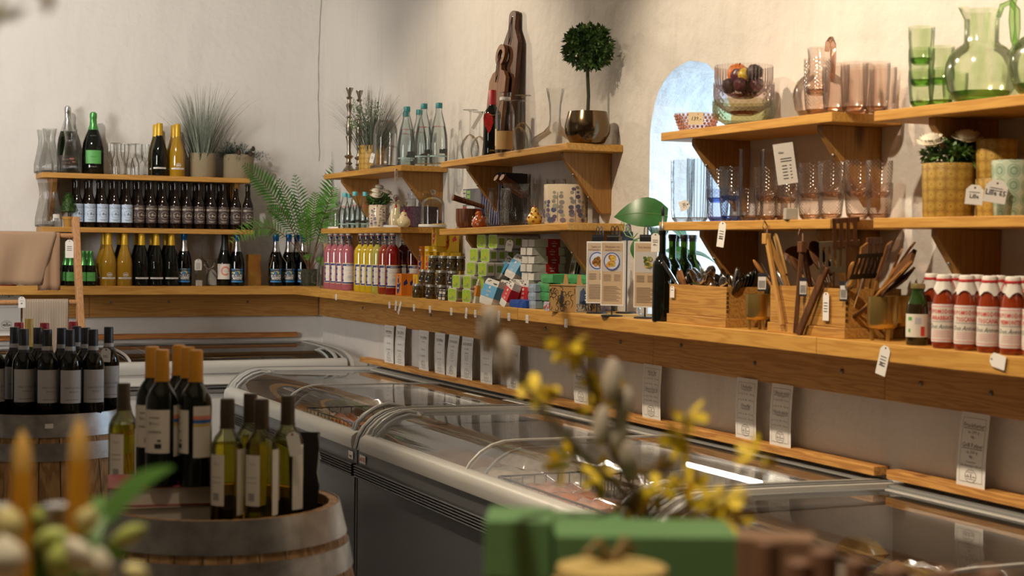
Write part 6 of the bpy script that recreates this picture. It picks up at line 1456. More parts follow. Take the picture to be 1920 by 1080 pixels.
leaf(t, (.01, -.10, .355), .12, .085, radians(-150), radians(-35), .2, (0, 0, .13))
leaf(t, (-.0, -.05, .34), .11, .08, radians(160), radians(-25), -.1, (0, 0, .13))
leaf(t, (.0, .10, .30), .11, .055, radians(110), radians(-75), .3, (0, 0, .13))
leaf(t, (-.01, -.16, .26), .14, .09, radians(-160), radians(-30), .3, (0, 0, .13)); leaf(t, (.02, -.22, .24), .13, .08, radians(-120), radians(-10), .2, (0, 0, .13)); leaf(t, (-.02, -.03, .12), .10, .05, radians(80), radians(-70), .3, (0, 0, .13))
MB().tube([(0, .02, .15), (.0, .12, .29), (.0, .17, .33), (-.01, .20, .37), (-.01, .22, .35), (0, .19, .31), (0, .13, .30), (-.02, .06, .32)], .002, 6).build('tendril', VSTEM, t)
# oil bottles
OIL = bottle('oil_bottle', 'oil', .325, .034, DARKG, None, 1, 20, cat='bottle')
MB().lathe([(.010, .322), (.012, .335), (.005, .35), (.0035, .385)], 12).build('pourer', STEEL, OIL); MB().lathe([(.005, .378), (.0065, .385), (.006, .405), (.003, .412)], 10).build('pourer_cap', BLK, OIL)
GOIL = bottle('oil_bottle', 'oil', .31, .033, GREENG, BLACK_C, .93, 18)
rput(OIL, 'tall dark oil bottle with steel pourer and price tag at counter edge', 1240, .262, ZC)
rput(GOIL, 'green oil bottle directly behind the tall dark one', 1259, .20, ZC, 0, group='green oil bottles'); rput(GOIL, 'green oil bottle third from the niche', 1281, .20 - .08, ZC, 0, group='green oil bottles'); rput(GOIL, 'green oil bottle near the wall beside the cutlery box', 1297, .05, ZC, 0, group='green oil bottles'); rput(GOIL, 'green oil bottle near the wall behind the tall dark one', 1266, .05, ZC, 0, group='green oil bottles')
loose_tag('white swing tag tied to the tall dark oil bottle neck', R(1229, .300, ZC + .315), '49,-', fc(R(1229, .3, 1.6)), .030, .066, 0, 2)
# dovetailed boxes
OAKB = wood('light_oak_box', (.56, .30, .075), (.38, .18, .04), 0, knots=False, ring=.5); OAKD = M('dovetail_dark', (.10, .045, .015), .6)
def box(label, pxa, pxb, d0, depth_, h):
    a, b = R(pxa, d0, ZC), R(pxb, d0, ZC); w = a.y - b.y; t = thing('wooden_box', label, 'box', ((a + b) / 2), RW, 'dovetailed oak boxes')
    th = .010; m = MB()
    m.box(-w / 2, w / 2, 0, th, .032, h); m.box(-w / 2, w / 2, depth_ - th, depth_, .032, h); m.build('long_side', OAKB, t, bevel=.0015)
    for s in (-1, 1):
        m = MB(); m.box(*sorted((s * w / 2, s * (w / 2 - th))), th + .0005, depth_ - th - .0005, .032, h); o = m.build('short_side', OAKB, t)
    m = MB()
    for k in range(5):
        zz_ = .048 + k * (h - .06) / 5; m.box(w / 2 - .001, w / 2 + .0006, .0005, th, zz_, zz_ + .010)
    m.build('dovetail', OAKD, t)
    m = MB(); m.box(-w / 2 - .006, w / 2 + .006, -.006, depth_ + .006, 0, .031); m.build('base_band', OAKB, t, bevel=.002); return t, w
b1, w1 = box('oak box of shiny spoons and cutlery beside the oil bottles', 1254, 1361, .268, .15, .135)
b2, w2 = box('oak box of wooden kitchen utensils between brass pots', 1443, 1584, .26, .205, .148)
swing_tag(b1, (-w1 / 2 + .035, -.0075, .130), None, 'price_tag', 0, .028, .042, True, 0, 1); swing_tag(b2, (w2 / 2 - .085, -.0075, .135), None, 'price_tag', 0, .030, .085, False, 0, 4)
CHROME = M('polished_steel', (.62, .61, .59), .12, 1.0); DARKS = M('dark_steel', (.06, .058, .055), .25, .9)
UW = wood('utensil_wood', (.46, .22, .055), (.28, .11, .028), 2, knots=False, ring=.4); UD = wood('dark_utensil_wood', (.15, .06, .022), (.07, .026, .01), 2, knots=False, ring=.4); UP_ = wood('pale_utensil_wood', (.58, .36, .12), (.42, .23, .07), 2, knots=False, ring=.3)
def aim(t, a, b, twist=0.0):
    """Lay a thing built along +Z from a towards b."""
    q = (Vector(b) - Vector(a)).to_track_quat('Z', 'Y'); t.rotation_mode = 'XYZ'; t.location = a
    t.rotation_euler = (q @ Euler((0, 0, twist)).to_quaternion()).to_euler()
def spoon(label, a, b, twist, hm, bm, bw=.030, bl=.055, slots=0, flat=False, loop=None, cat='spoon', grp=None, name='spoon', fork=False, th=.004, hr=.0055):
    a, b = Vector(a), Vector(b); L_ = (b - a).length; t = thing(name, label, cat, a, 0, grp)
    MB().tube([(0, 0, 0), (0, 0, L_ - bl * .9)], [hr, hr * .8], 8, flat=.7).build('handle', hm, t)
    m = MB(); z0 = L_ - bl
    if flat or fork:
        if slots or fork:
            n = slots + 1 if slots else 4; ww = bw / (n - .35)
            for k in range(n):
                x = -bw / 2 + bw * k / n + .001; m.box(x, x + bw / n * (.55 if slots else .5), -th / 2, th / 2, z0 + bl * .22, z0 + bl * (.86 if slots else 1.0))
            m.box(-bw / 2, bw / 2, -th / 2, th / 2, z0 + bl * .05, z0 + bl * .25)
            if slots: m.box(-bw / 2, bw / 2, -th / 2, th / 2, z0 + bl * .84, L_)
        else: m.prism([(-bw * .30, z0), (bw * .30, z0), (bw / 2, z0 + bl * .4), (bw * .5, L_), (-bw * .42, L_ - bl * .05), (-bw / 2, z0 + bl * .4)], -th / 2, th / 2, 0, RX)
        m.build('blade', bm, t, bevel=.001)
    else:
        m.ball((0, 0, z0 + bl / 2), bl / 2, 14, 10, 0, (bw / bl, .22, 1)); m.build('bowl', bm, t)
    if loop: MB().tube([(0, -.004, .004), (-.012, -.008, -.02), (0, -.008, -.035), (.012, -.008, -.02), (0, -.004, .004)], .0022, 6, flat=.5).build('leather_loop', loop, t)
    aim(t, a, b, twist); return t
def bp(t_, x, y, z): return t_.matrix_basis @ Vector((x, y, z))
rnd = random.Random(31); LEATH = M('tan_leather', (.30, .12, .035), .6)
# cutlery box: a tangle of steel spoons and salad servers
for i in range(26):
    x = -w1 / 2 + .02 + (w1 - .04) * (i % 9) / 8; y = .03 + .09 * (i // 9) / 2.2
    a = bp(b1, x, y, .075); ang = rnd.uniform(-1.2, 1.2); b = a + Vector((rnd.uniform(-.03, .01), -sin(ang) * .09, .095 + .035 * rnd.random()))
    bm, hm = ((CHROME, CHROME), (CHROME, CHROME), (DARKS, DARKS), (CHROME, UD))[i % 4]
    spoon('steel spoon in the oak cutlery box, ' + ('row nearest the shopper, ' if i < 9 else 'middle row, ' if i < 18 else 'row nearest the wall, ') + nth(i % 9, 9 if i < 18 else 8), a, b, rnd.uniform(-1, 1), hm, bm, .03 + .012 * rnd.random(), .045 + .012 * rnd.random(), grp='spoons in the cutlery box', hr=.0035)
spoon('curved steel serving knife sticking out of the cutlery box', bp(b1, -w1 / 2 + .03, .05, .09), bp(b1, -w1 / 2 - .02, -.02, .215), 1.2, CHROME, CHROME, .014, .10, flat=True, cat='knife', name='serving_knife', th=.002)
spoon('small wooden scraper with white sticker in the cutlery box', bp(b1, -w1 / 2 + .05, .05, .09), bp(b1, -w1 / 2 + .03, .02, .185), .3, UW, M('scraper_wood', (.40, .17, .06), .5), .05, .06, flat=True, cat='scraper', name='dough_scraper', th=.008)
for i in range(6): spoon('large dark spoon at the near end of the cutlery box, ' + nth(i, 6), bp(b1, w1 / 2 - .03 - .012 * i, .035 + .018 * i, .09), bp(b1, w1 / 2 + .035 - .012 * i, .03 + .02 * i, .165 + .006 * i), .8 + .1 * i, DARKS, DARKS, .045, .075, grp='large dark spoons', name='serving_spoon')
# utensil box
def ut(label, x0, y0, px, py, d, **k):
    """Utensil from inside box 2 at (x0, y0) to the point on column px, row py, d out from the wall."""
    a = bp(b2, x0, y0, .06); b = onx(px, py, WX - d); return spoon(label, a, b, k.pop('twist', 0), **k)
ut('wooden spoon with an oval bowl nearest the brass pot', -w2 / 2 + .03, .06, 1412, 487, .27, hm=UW, bm=UW, bw=.042, bl=.07, twist=.4, hr=.006)
ut('steel salad fork in front of the oval wooden spoon', -w2 / 2 + .04, .05, 1428, 494, .27, hm=CHROME, bm=CHROME, bw=.03, bl=.06, fork=True, twist=.4, cat='fork', name='salad_fork', th=.002)
ut('pale wooden spatula leaning between tongs and spoon', -w2 / 2 + .075, .05, 1452, 437, .24, hm=UW, bm=UP_, bw=.04, bl=.14, flat=True, twist=.9, cat='spatula', name='spatula', th=.006)
ut('steel spoon beside the light wooden tongs', -w2 / 2 + .05, .07, 1458, 505, .2, hm=CHROME, bm=CHROME, bw=.03, bl=.12, twist=.5)
ut('dark round serving spoon behind the dark tongs', .0, .10, 1487, 462, .15, hm=UD, bm=UD, bw=.10, bl=.10, twist=-.2, name='serving_spoon')
ut('largest dark round serving spoon behind the dark tongs', .03, .12, 1527, 452, .15, hm=UD, bm=UD, bw=.11, bl=.13, twist=.3, name='serving_spoon')
ut('steel pronged fork behind the leaning dark handle', .05, .07, 1540, 490, .2, hm=UD, bm=CHROME, bw=.05, bl=.09, fork=True, twist=.2, cat='fork', name='salad_fork', th=.002)
ut('brown wooden spoon behind the pale spatula', -.03, .09, 1483, 480, .2, hm=UW, bm=UD, bw=.05, bl=.08, twist=.3)
SEETH = M('smoked_silicone', (.13, .10, .06), .3)
ut('translucent brown slotted turner in the utensil box', .07, .05, 1563, 452, .27, hm=UD, bm=SEETH, bw=.085, bl=.11, flat=True, slots=4, twist=.15, cat='turner', name='slotted_turner', th=.003)
ut('dark wooden slotted turner reaching up to the shelf', .085, .09, 1586, 408, .26, hm=UD, bm=UD, bw=.08, bl=.10, flat=True, slots=3, twist=.2, cat='turner', name='slotted_turner', th=.006)
ut('curved wooden spatula in the near end of the utensil box', w2 / 2 - .04, .08, 1620, 457, .2, hm=UW, bm=UW, bw=.05, bl=.15, flat=True, twist=.9, cat='spatula', name='spatula', th=.006)
ut('black slotted turner in the near end of the utensil box', w2 / 2 - .03, .04, 1632, 475, .26, hm=CHROME, bm=BLK, bw=.085, bl=.10, flat=True, slots=5, twist=.1, cat='turner', name='slotted_turner', th=.002)
ut('wide brown slotted turner leaning towards the tomato sauces', w2 / 2 - .025, .09, 1668, 455, .15, hm=UW, bm=wood('turner_wood', (.30, .13, .04), (.15, .06, .02), 2, knots=False), bw=.07, bl=.12, flat=True, slots=3, twist=.5, cat='turner', name='slotted_turner', th=.006)
ut('long wooden slotted spatula leaning furthest towards tomato sauces', w2 / 2 - .015, .07, 1712, 458, .13, hm=UW, bm=UW, bw=.068, bl=.12, flat=True, slots=3, twist=.4, cat='spatula', name='spatula', th=.006)
ut('dark folded spatula below the long wooden one', w2 / 2 - .012, .05, 1713, 480, .2, hm=UW, bm=UD, bw=.06, bl=.10, flat=True, twist=.9, cat='spatula', name='spatula', th=.012)
ut('brown wooden spatula lowest at the near end', w2 / 2 - .01, .04, 1700, 500, .25, hm=UW, bm=UW, bw=.06, bl=.14, flat=True, twist=.7, cat='spatula', name='spatula', th=.006)
ut('broad brown slotted spatula behind the black turner', w2 / 2 - .05, .12, 1640, 445, .14, hm=UW, bm=UD, bw=.075, bl=.13, flat=True, slots=3, twist=.3, cat='spatula', name='spatula', th=.006)
ut('broad wooden spatula tilting below the long slotted one', w2 / 2 - .008, .10, 1690, 470, .12, hm=UW, bm=UW, bw=.075, bl=.12, flat=True, twist=.4, cat='spatula', name='spatula', th=.006)
ut('dark wooden spatula tilting lowest beside the brass pot', w2 / 2 - .008, .03, 1708, 512, .22, hm=UD, bm=UD, bw=.06, bl=.13, flat=True, twist=.7, cat='spatula', name='spatula', th=.006)
ut('wooden spoon between the turners', .10, .10, 1600, 490, .2, hm=UW, bm=UW, bw=.04, bl=.09, twist=.5); ut('steel whisk-handled spoon between the turners', .11, .05, 1598, 520, .27, hm=CHROME, bm=CHROME, bw=.035, bl=.06, twist=.2)
# tongs hanging over the front edge
def tongs(label, top, feet, mat, wd, th, loop=True):
    t = thing('kitchen_tongs', label, 'tongs', top); a = Vector(top)
    for i, f in enumerate(feet):
        v = Vector(f) - a; m = MB(); X = v.to_track_quat('Z', 'X').to_matrix().to_4x4(); m.box(-wd / 2, wd / 2, -th / 2, th / 2, 0, v.length, 0, X); m.build('arm', mat, t, bevel=.002)
    MB().tube([(0, 0, .0), (-.012, .004, .025), (-.004, .008, .045), (.010, .012, .03), (.004, .004, 0)], .0028, 6, flat=.5).build('leather_loop', M('dark_tan_leather', (.16, .06, .02), .6), t)
    m = MB(); m.box(-.010, .010, -.012, .012, -.03, .004); m.build('hinge', mat, t, bevel=.002); return t
TONGL = wood('tong_wood', (.55, .29, .08), (.42, .20, .05), 2, knots=False, ring=.3)
tongs('light wooden tongs with leather loop leaning on the utensil box', onx(1437, 440, 2.785), [onx(1467, 610, 2.783), onx(1481, 545, 2.86)], TONGL, .016, .012)
tongs('dark wooden tongs with leather loop standing before the utensil box', onx(1504, 455, 2.79), [onx(1491, 625, 2.776), onx(1520, 540, 2.85)], UD, .014, .012)
o = MB(); v = onx(1550, 500, 2.79) - onx(1497, 627, 2.775); X = v.to_track_quat('Z', 'X').to_matrix().to_4x4(); o.box(-.012, .012, -.006, .006, 0, v.length, 0, X)
tag(o.build('wooden_paddle', UD, None, onx(1497, 627, 2.775), bevel=.003), 'dark flat wooden paddle leaning diagonally on the utensil box', 'spatula')
for px, py, x, lab in ((1429, 512, 2.784, 'black tag with barcode hung over the light tongs'), (1506, 520, 2.782, 'black tag with barcode hung on the dark tongs'), (1582, 528, 2.79, 'dark blue card tag at the near end of the utensil box')):
    m = MB(); s = 1 if px < 1500 else .8; m.box(-.014 * s, .014 * s, 0, .0015, -.058, 0, 0); m.box(-.0125 * s, .0125 * s, -.0006, 0, -.052, -.012, 1)
    for k in range(8): m.box((-.010 + .0026 * k) * s, (-.0088 + .0026 * k) * s, -.0012, -.0006, -.048, -.024, 0)
    p = onx(px, py, x); o = m.build('price_tag', [M('tag_black', (.02, .022, .03), .5), PAPER], None, p); o.rotation_euler = (0, 0, fc(p)); tag(o, lab, 'price tag', 'dark barcode tags')
# brass pots on legs, green spider leaves behind
BRASS = M('brushed_brass', (.66, .46, .15), .36, 1.0, var=.15, vscale=8)
br = thing('brass_pot', None, 'pot')
MB().lathe([(.001, .032), (.030, .032), (.038, .038), (.041, .048), (.041, .120), (.039, .120), (.038, .05)], 32, close=False).build('bowl', BRASS, br, sharp=.9)
for k in range(3): a = 2 * pi * k / 3 + .4; MB().tube([(.028 * cos(a), .028 * sin(a), 0), (.028 * cos(a), .028 * sin(a), .036)], .0055, 8).build('leg', BRASS, br)
put(br, 'brass pot on three legs between the two oak boxes', R(1420, .225, ZC), .3, .97, group='brass pots on legs'); put(br, 'brass pot on three legs before the tomato sauces', R(1654, .205, ZC), 0, 1.08, group='brass pots on legs'); put(br, 'brass pot half hidden behind the front one near the beer', R(1684, .085, ZC), .8, 1.08, group='brass pots on legs')
t = thing('grass_plant', 'long strappy green leaves in a pot behind the brass pot', 'plant', R(1427, .06, ZC)); pot_body(t, .036, .09, M('clay_dark', (.12, .07, .04), .7)); grass(t, .03, .20, 26, .7, 8, [LEAFC('strap_leaf', (.045, .10, .03)), LEAFC('strap_leaf_dark', (.03, .06, .025))], .6, .006)
# small beer and tomato sauces
def lab_beer2(t, H, r):
    m = MB(); m.wrap(r + .0006, .14 * H, .53 * H, -95, 60, 0, 16); m.wrap(r + .001, .42 * H, .48 * H, -60, -38, 1, 4); m.wrap(r + .001, .36 * H, .47 * H, -22, 10, 3, 4); m.wrap(r + .001, .16 * H, .32 * H, 8, 30, 2, 4); m.wrap(r + .001, .22 * H, .28 * H, -58, -46, 1, 3); m.build('label', [CREAM_L, GREEN_L, RED_I, GREY_L], t)
b = bottle('beer_bottle', 'milk', .165, .0305, M('brown_ale_glass', (.022, .014, .004), .06, spec=.6), None, 1, 20, lab_beer2); p = R(1719, .235, ZC); put(b, 'small brown beer bottle with gold crown cap beside the sauces', p, fc(p, 10))
MB().lathe([(.020, .158), (.0205, .163), (.019, .171), (.001, .172)], 21).build('crown_cap', M('gold_crown', (.45, .36, .14), .35, .8), b); MB().lathe(prof('milk', .165, .0307, .96, .70), 20, close=False).build('neck', M('green_neck_glass', (.02, .05, .008), .06), b)
TOM = M('tomato_sauce', (.27, .034, .006), .15, coat=.7, var=.15, vscale=60); CLOTH = M('white_paper_cover', (.70, .66, .60), .75, bump=.4, bscale=40); RIB = M('red_ribbon', (.50, .02, .02), .5)
def tomato(line1, line2, seed):
    t = thing('tomato_sauce_bottle', None, 'bottle'); H, r = .200, .0305
    MB().lathe([(.026, 0), (.0295, .004), (r, .012), (r, .112), (.0285, .132), (.021, .160), (.019, .172), (.019, .186)], 22).build('body', TOM, t)
    m = MB(); m.wrap(r + .0005, .018, .120, -100, 100, 1, 20); m.wrap(r + .0009, .022, .116, -100, 100, 0, 20); m.wrap(r + .0011, .112, .1165, -100, 100, 2, 16); m.wrap(r + .0011, .0215, .026, -100, 100, 2, 16)
    m.wraptext(line1, r + .0014, .095, .0165, 3, 0, None, .72, True); m.wraptext(line2, r + .0014, .0775, .0165, 3, 0, None, .72, True); m.wraptext('Don Antonio', r + .0014, .054, .0175, 4, 0, None, .8, False, .35); m.wrap(r + .0013, .0725, .0735, -60, 60, 4, 8)
    for k in range(4): m.wrap(r + .0013, .031 + .0052 * k, .0335 + .0052 * k, -55 + 3 * k, 50 - 9 * (k % 2), 2, 8)
    m.build('label', [CREAM_L, PAPER, PINK_I, RED_I, INK], t)
    rnd = random.Random(seed); m = MB(); n = 24; vs = []
    P = [(.001, .2005), (.017, .200), (.0205, .195), (.0195, .186), (.0205, .180), (.0240, .170), (.0275, .160)]
    for i, (rr, zz_) in enumerate(P):
        for k in range(n):
            a = 2 * pi * k / n; f = 1 + (.03 * sin(8 * a + seed) if i > 1 else 0); dz = 0
            if i >= 5: c = abs(((a / (pi / 2) + seed * .3) % 1) - .5) * 2; dz = -(i - 4) * .0085 * c ** 2 ; f += .02 * c
            vs.append((rr * f * cos(a), rr * f * sin(a), zz_ + dz))
    m.add(vs, [(i * n + k, (i + 1) * n + k, (i + 1) * n + (k + 1) % n, i * n + (k + 1) % n) for i in range(len(P) - 1) for k in range(n)], 0, True); m.build('paper_cover', CLOTH, t, sharp=1.5)
    m = MB(); m.lathe([(.0206, .1815), (.0216, .184), (.0216, .187), (.0206, .189)], 20); a = seed * 1.3 - 1.6; c = Vector((.022 * cos(a), .022 * sin(a), .185))
    for s in (-1, 1): m.tube([c, c + Vector((s * .008, -.004, .009)), c + Vector((s * .013, -.004, .002)), c], .0016, 6, flat=.5); m.tube([c, c + Vector((s * .006, -.006, -.012)), c + Vector((s * .010, -.004, -.024))], .0018, 5, flat=.4)
    m.build('ribbon', RIB, t); return t
TA, TT, TP = tomato('DI POMODORO', 'ARRABBIATA', 1), tomato('DI POMODORO', 'TOSCANA', 2), tomato('DI POMODORO', 'PIEMONTESE', 4)
for i, (px, pr, w_) in enumerate(((1768, TA, 'arrabbiata'), (1810.5, TT, 'toscana'), (1853.5, TT, 'toscana'), (1897, TP, 'piemontese'), (1940, TP, 'piemontese'))):
    p = R(px, .253, ZC); put(pr, 'red tomato sauce bottle with paper cap, ' + ['nearest the small beer, reading arrabbiata', 'second from the beer, reading toscana', 'third from the beer, reading toscana', 'fourth from the beer, reading piemontese', 'cut off by the frame edge'][i], p, fc(p, -8 + 5 * (i % 2)), group='tomato sauce bottles')
for i, px in enumerate((1745, 1787, 1829, 1871, 1913)): p = R(px, .165, ZC); put((TT, TP, TA, TT, TA)[i], 'tomato sauce bottle in the second row, ' + nth(i, 5), p, fc(p, 10), group='tomato sauce bottles in the second row')
# ------------------------------------------------------------------ pressed and blown glass on the near shelves
PINKG = glass('pink_glass', (.98, .93, .895), (.90, .71, .60), pattern='diamond', pscale=120, pstr=.5, base=.10, rough=.16); PINKS = glass('pink_swirl_glass', (.98, .93, .90), (.90, .72, .62), pattern='swirl', pscale=9, pstr=.5, base=.10, rough=.16)
PINKB = glass('pink_thick', (.97, .82, .70), (.92, .62, .45), base=.06); BLUEG = glass('blue_glass', (.90, .93, .975), (.45, .55, .82), pattern='diamond', pscale=110, pstr=.5, base=.10, rough=.16); BLUEB = glass('blue_thick', (.45, .60, .95), (.15, .28, .85), base=.06)
GRNG = glass('green_glass', (.91, .965, .83), (.45, .70, .26), pattern='swirl', pscale=9, pstr=.25, base=.10, rough=.16); GRNB = glass('green_thick', (.58, .86, .36), (.25, .62, .1), base=.06); CLR_B = glass('thick_base', (.86, .87, .87), (.35, .36, .36), base=.08)
def tumbler(body, base, H, r, k=.86, name='tumbler'):
    t = thing(name, None, 'glass'); MB().lathe([(r * .62, .006), (r * k, .016), (r * (k + .06), .04), (r, H * .7), (r * 1.0, H)], 26, close=False).build('wall', body, t)
    MB().lathe([(r * .60, 0), (r * k * .95, .010), (r * k, .017), (r * .4, .014), (.001, .013)], 26).build('thick_base', base, t); return t
TG, TGT, TPK, TBL = tumbler(GRNG, GRNB, .105, .036), None, tumbler(PINKG, PINKB, .112, .040), tumbler(BLUEG, BLUEB, .115, .039)
TSW, TTALL, TTP = tumbler(PINKS, PINKB, .150, .041), tumbler(CLEARP, CLR_B, .225, .041), tumbler(glass('pink_clear_glass', (.96, .925, .90), (.66, .52, .48)), PINKB, .238, .043)
TRIB = tumbler(glass('fluted_glass', (.93, .94, .94), (.5, .52, .52), pattern='ribs', pscale=30, pstr=.8, base=.03), CLR_B, .228, .042); TCL = tumbler(CLEAR, CLR_B, .235, .044)
def stack(pr, px, d, z, n, step, who, grp): 
    for k in range(n): rput(pr, (who + (', ' + ['bottom', 'middle' if n > 2 else 'upper', 'top'][k] + ' one' if n > 1 else '')), px, d, z + step * k, 20 * k, group=grp)
# upper shelf by the niche: hobnail bowl, fruit bowl, pink jug
HOB = glass('hobnail_glass', (.88, .72, .66), (.60, .36, .28), base=.05); t = thing('hobnail_bowl', 'pink hobnail glass bowl with a price sticker beside the fruit bowl', 'bowl', R(1306, .15, ZU))
MB().lathe([(.035, 0), (.05, .004), (.072, .035), (.080, .068), (.076, .068)], 30, close=False).build('bowl', HOB, t); m = MB()
for i in range(6):
    z = .008 + .0105 * i; rr = .052 + (z / .068) ** .7 * .028
    for k in range(26): a = 2 * pi * (k + .5 * (i % 2)) / 26; m.ball((rr * cos(a), rr * sin(a), z), .0052, 6, 4)
m.build('hobnail_studs', M('hobnail_pink', (.50, .24, .17), .15, coat=.5), t)
m = MB(); m.box(-.026, .026, 0, .001, -.022, .022); m.text('139,-', 0, -.007, .020, -.0008, 1, None, .9, False, .2); o = m.build('price_sticker', [M('cream_sticker', (.72, .62, .42), .6), INK], t); o.location = (-.045, -.068, .045); o.rotation_euler = (0, 0, -.55)
def bowl(label, z, r, H, gm, r0):
    t = thing('glass_bowl', label, 'bowl', R(1394, .145, z), 0, 'stacked glass bowls'); MB().lathe([(r0 * .6, 0), (r0, .008), (r * .95, H * .35), (r, H * .6), (r * 1.0, H)], 36, close=False).build('wall', gm, t); MB().lathe([(r0 * .6, .001), (r0 * .95, .012), (.001, .010)], 30).build('thick_base', GRNOL if 'green' in label else RUSTB, t); return t
GRNOL = glass('olive_thick', (.60, .66, .36), (.35, .42, .15), base=.06); RUSTB = glass('rust_thick', (.78, .38, .2), (.55, .2, .08), base=.06)
bowl('olive green diamond-cut bowl at the bottom of the bowl stack', ZU, .107, .092, glass('olive_glass', (.80, .83, .62), (.40, .45, .2), pattern='diamond', pscale=70, pstr=.7, base=.04), .06)
bowl('pink glass bowl in the middle of the bowl stack', ZU + .042, .104, .110, glass('rose_bowl_glass', (.93, .85, .83), (.65, .46, .44), pattern='diamond', pscale=60, pstr=.6, base=.07, rough=.1), .055)
bowl('pale pink ribbed bowl on top of the stack, filled with fruit', ZU + .100, .100, .110, glass('pale_bowl_glass', (.95, .90, .88), (.68, .53, .5), pattern='ribs', pscale=24, pstr=.6, base=.07, rough=.1), .05)
def fruit(name, label, cat, dx, dz, dy, r, sc, mat, stem=True, grp='decorative fruit in the glass bowl'):
    t = thing(name, label, cat, R(1394, .145, ZU + .112) + Vector((dy, -dx, dz)), (.3, .2, dx * 20), grp)
    MB().lathe([(.001, -.9 * r), (.45 * r, -.92 * r), (.95 * r, -.3 * r), (r, .1 * r), (.8 * r, .65 * r), (.35 * r, .9 * r), (.08 * r, .8 * r)], 16, 0, Matrix.Diagonal((1, 1, sc, 1)), close=False).build('flesh', mat, t)
    if stem: MB().tube([(0, 0, r * sc * .75), (.003, 0, r * sc * 1.05)], .0018, 5).build('stem', M('twig_bark', (.06, .035, .02), .9), t)
APP = M('apple_skin', (.55, .16, .03), .35, var=.75, vscale=14); PLUM = M('plum_skin', (.10, .03, .05), .35, var=.6, vscale=20); FIG = M('fig_skin', (.035, .022, .025), .5, var=.5, vscale=30); PEARS = M('pear_skin', (.50, .38, .04), .4, var=.4, vscale=14)
fruit('apple', 'red and yellow apple on top of the fruit bowl', 'fruit', -.038, .075, 0, .037, 1.0, APP); fruit('plum', 'dark purple plum in the middle of fruit bowl', 'fruit', .008, .062, -.03, .026, 1.05, PLUM); fruit('pear', 'small yellow-green pear beside the fig', 'fruit', .034, .062, -.022, .022, 1.2, PEARS); fruit('fig', 'black fig at the far end of fruit bowl', 'fruit', .062, .070, .0, .027, 1.1, FIG)
for i, (x, z, y, r) in enumerate(((-.06, .035, -.02, .026), (-.01, .028, -.05, .026), (.04, .03, -.04, .024), (.065, .03, .01, .024), (0, .03, .04, .028), (-.04, .03, .04, .026), (.03, .075, .03, .025))): fruit('plum', ['dark plum lowest at far side of bowl', 'dark plum lowest, front of bowl', 'dark plum under the pear', 'dark plum under the fig', 'dark plum lowest, wall side', 'dark plum under the apple, wall side', 'dark plum behind the pear'][i], 'fruit', x, z, y, r, 1.05, (PLUM, FIG, PLUM)[i % 3])
def pitcher(label, px, d, z, s, gm, thick, hm, off):
    p = R(px, d, z); t = thing('glass_pitcher', label, 'pitcher', p, fc(p, off)); P = [(.042, .0), (.070, .009), (.088, .038), (.0955, .078), (.093, .105), (.083, .130), (.066, .148), (.050, .158), (.0455, .166), (.0455, .20), (.046, .225), (.050, .25)]
    m = MB(); m.lathe([(r * s, h * s) for r, h in P], 36, close=False)
    for i, v in enumerate(m.v):
        if v[2] > .235 * s and v[0] < -.02 * s and abs(v[1]) < .03 * s: m.v[i] = (v[0] - .014 * s * (1 - abs(v[1]) / (.03 * s)), v[1], v[2] + .008 * s)
    m.build('body', gm, t); MB().lathe([(.04 * s, .001), (.066 * s, .012 * s), (.078 * s, .03 * s), (.05 * s, .02 * s), (.001, .018 * s)], 30).build('thick_base', thick, t)
    MB().tube([(.044 * s, 0, .232 * s), (.052 * s, 0, .262 * s), (.075 * s, 0, .272 * s), (.092 * s, 0, .25 * s), (.094 * s, 0, .20 * s), (.088 * s, 0, .15 * s), (.076 * s, 0, .128 * s)], [.008 * s, .010 * s, .0105 * s, .0105 * s, .0105 * s, .011 * s, .013 * s], 12, flat=.8).build('handle', hm, t); return t
PH = glass('pink_handle', (.90, .70, .60), (.72, .42, .30), base=.1); GH = glass('green_handle', (.72, .90, .58), (.35, .65, .2), base=.1)
pitcher('pink glass pitcher behind pink tumblers on the upper shelf', 1538, .11, ZU, .92, PINKS, PINKB, PH, -65)
stack(TPK, 1531, .225, ZU, 2, .062, 'pink diamond tumbler stacked before the pink pitcher', 'pink tumblers on the upper shelf')
for i, (px, d) in enumerate(((1566, .215), (1601, .19), (1608, .09), (1642, .135), (1655, .05))): rput(TSW, 'pink swirled tall tumbler, ' + ['next to the stacked pair', 'second along the front', 'behind the second', 'at the shelf end', 'at the wall by the shelf end'][i], px, d, ZU, 0, group='pink swirled tumblers')
# upper shelf, nearest: green glass
stack(TG, 1727, .225, ZU - .014, 3, .060, 'pale green tumbler in the stack of three', 'green tumblers'); stack(TG, 1764, .205, ZU - .014, 2, .060, 'pale green tumbler in the stack of two', 'green tumblers')
rput(TG, 'single pale green tumbler behind the stack of two', 1790, .10, ZU - .014, 0, group='green tumblers')
pitcher('round green glass pitcher with a big loop handle', 1838, .175, ZU - .014, 1.0, GRNG, GRNB, GH, 12); pitcher('second green glass pitcher, cut off by the frame', 1962, .17, ZU - .014, 1.0, GRNG, GRNB, GH, 160)
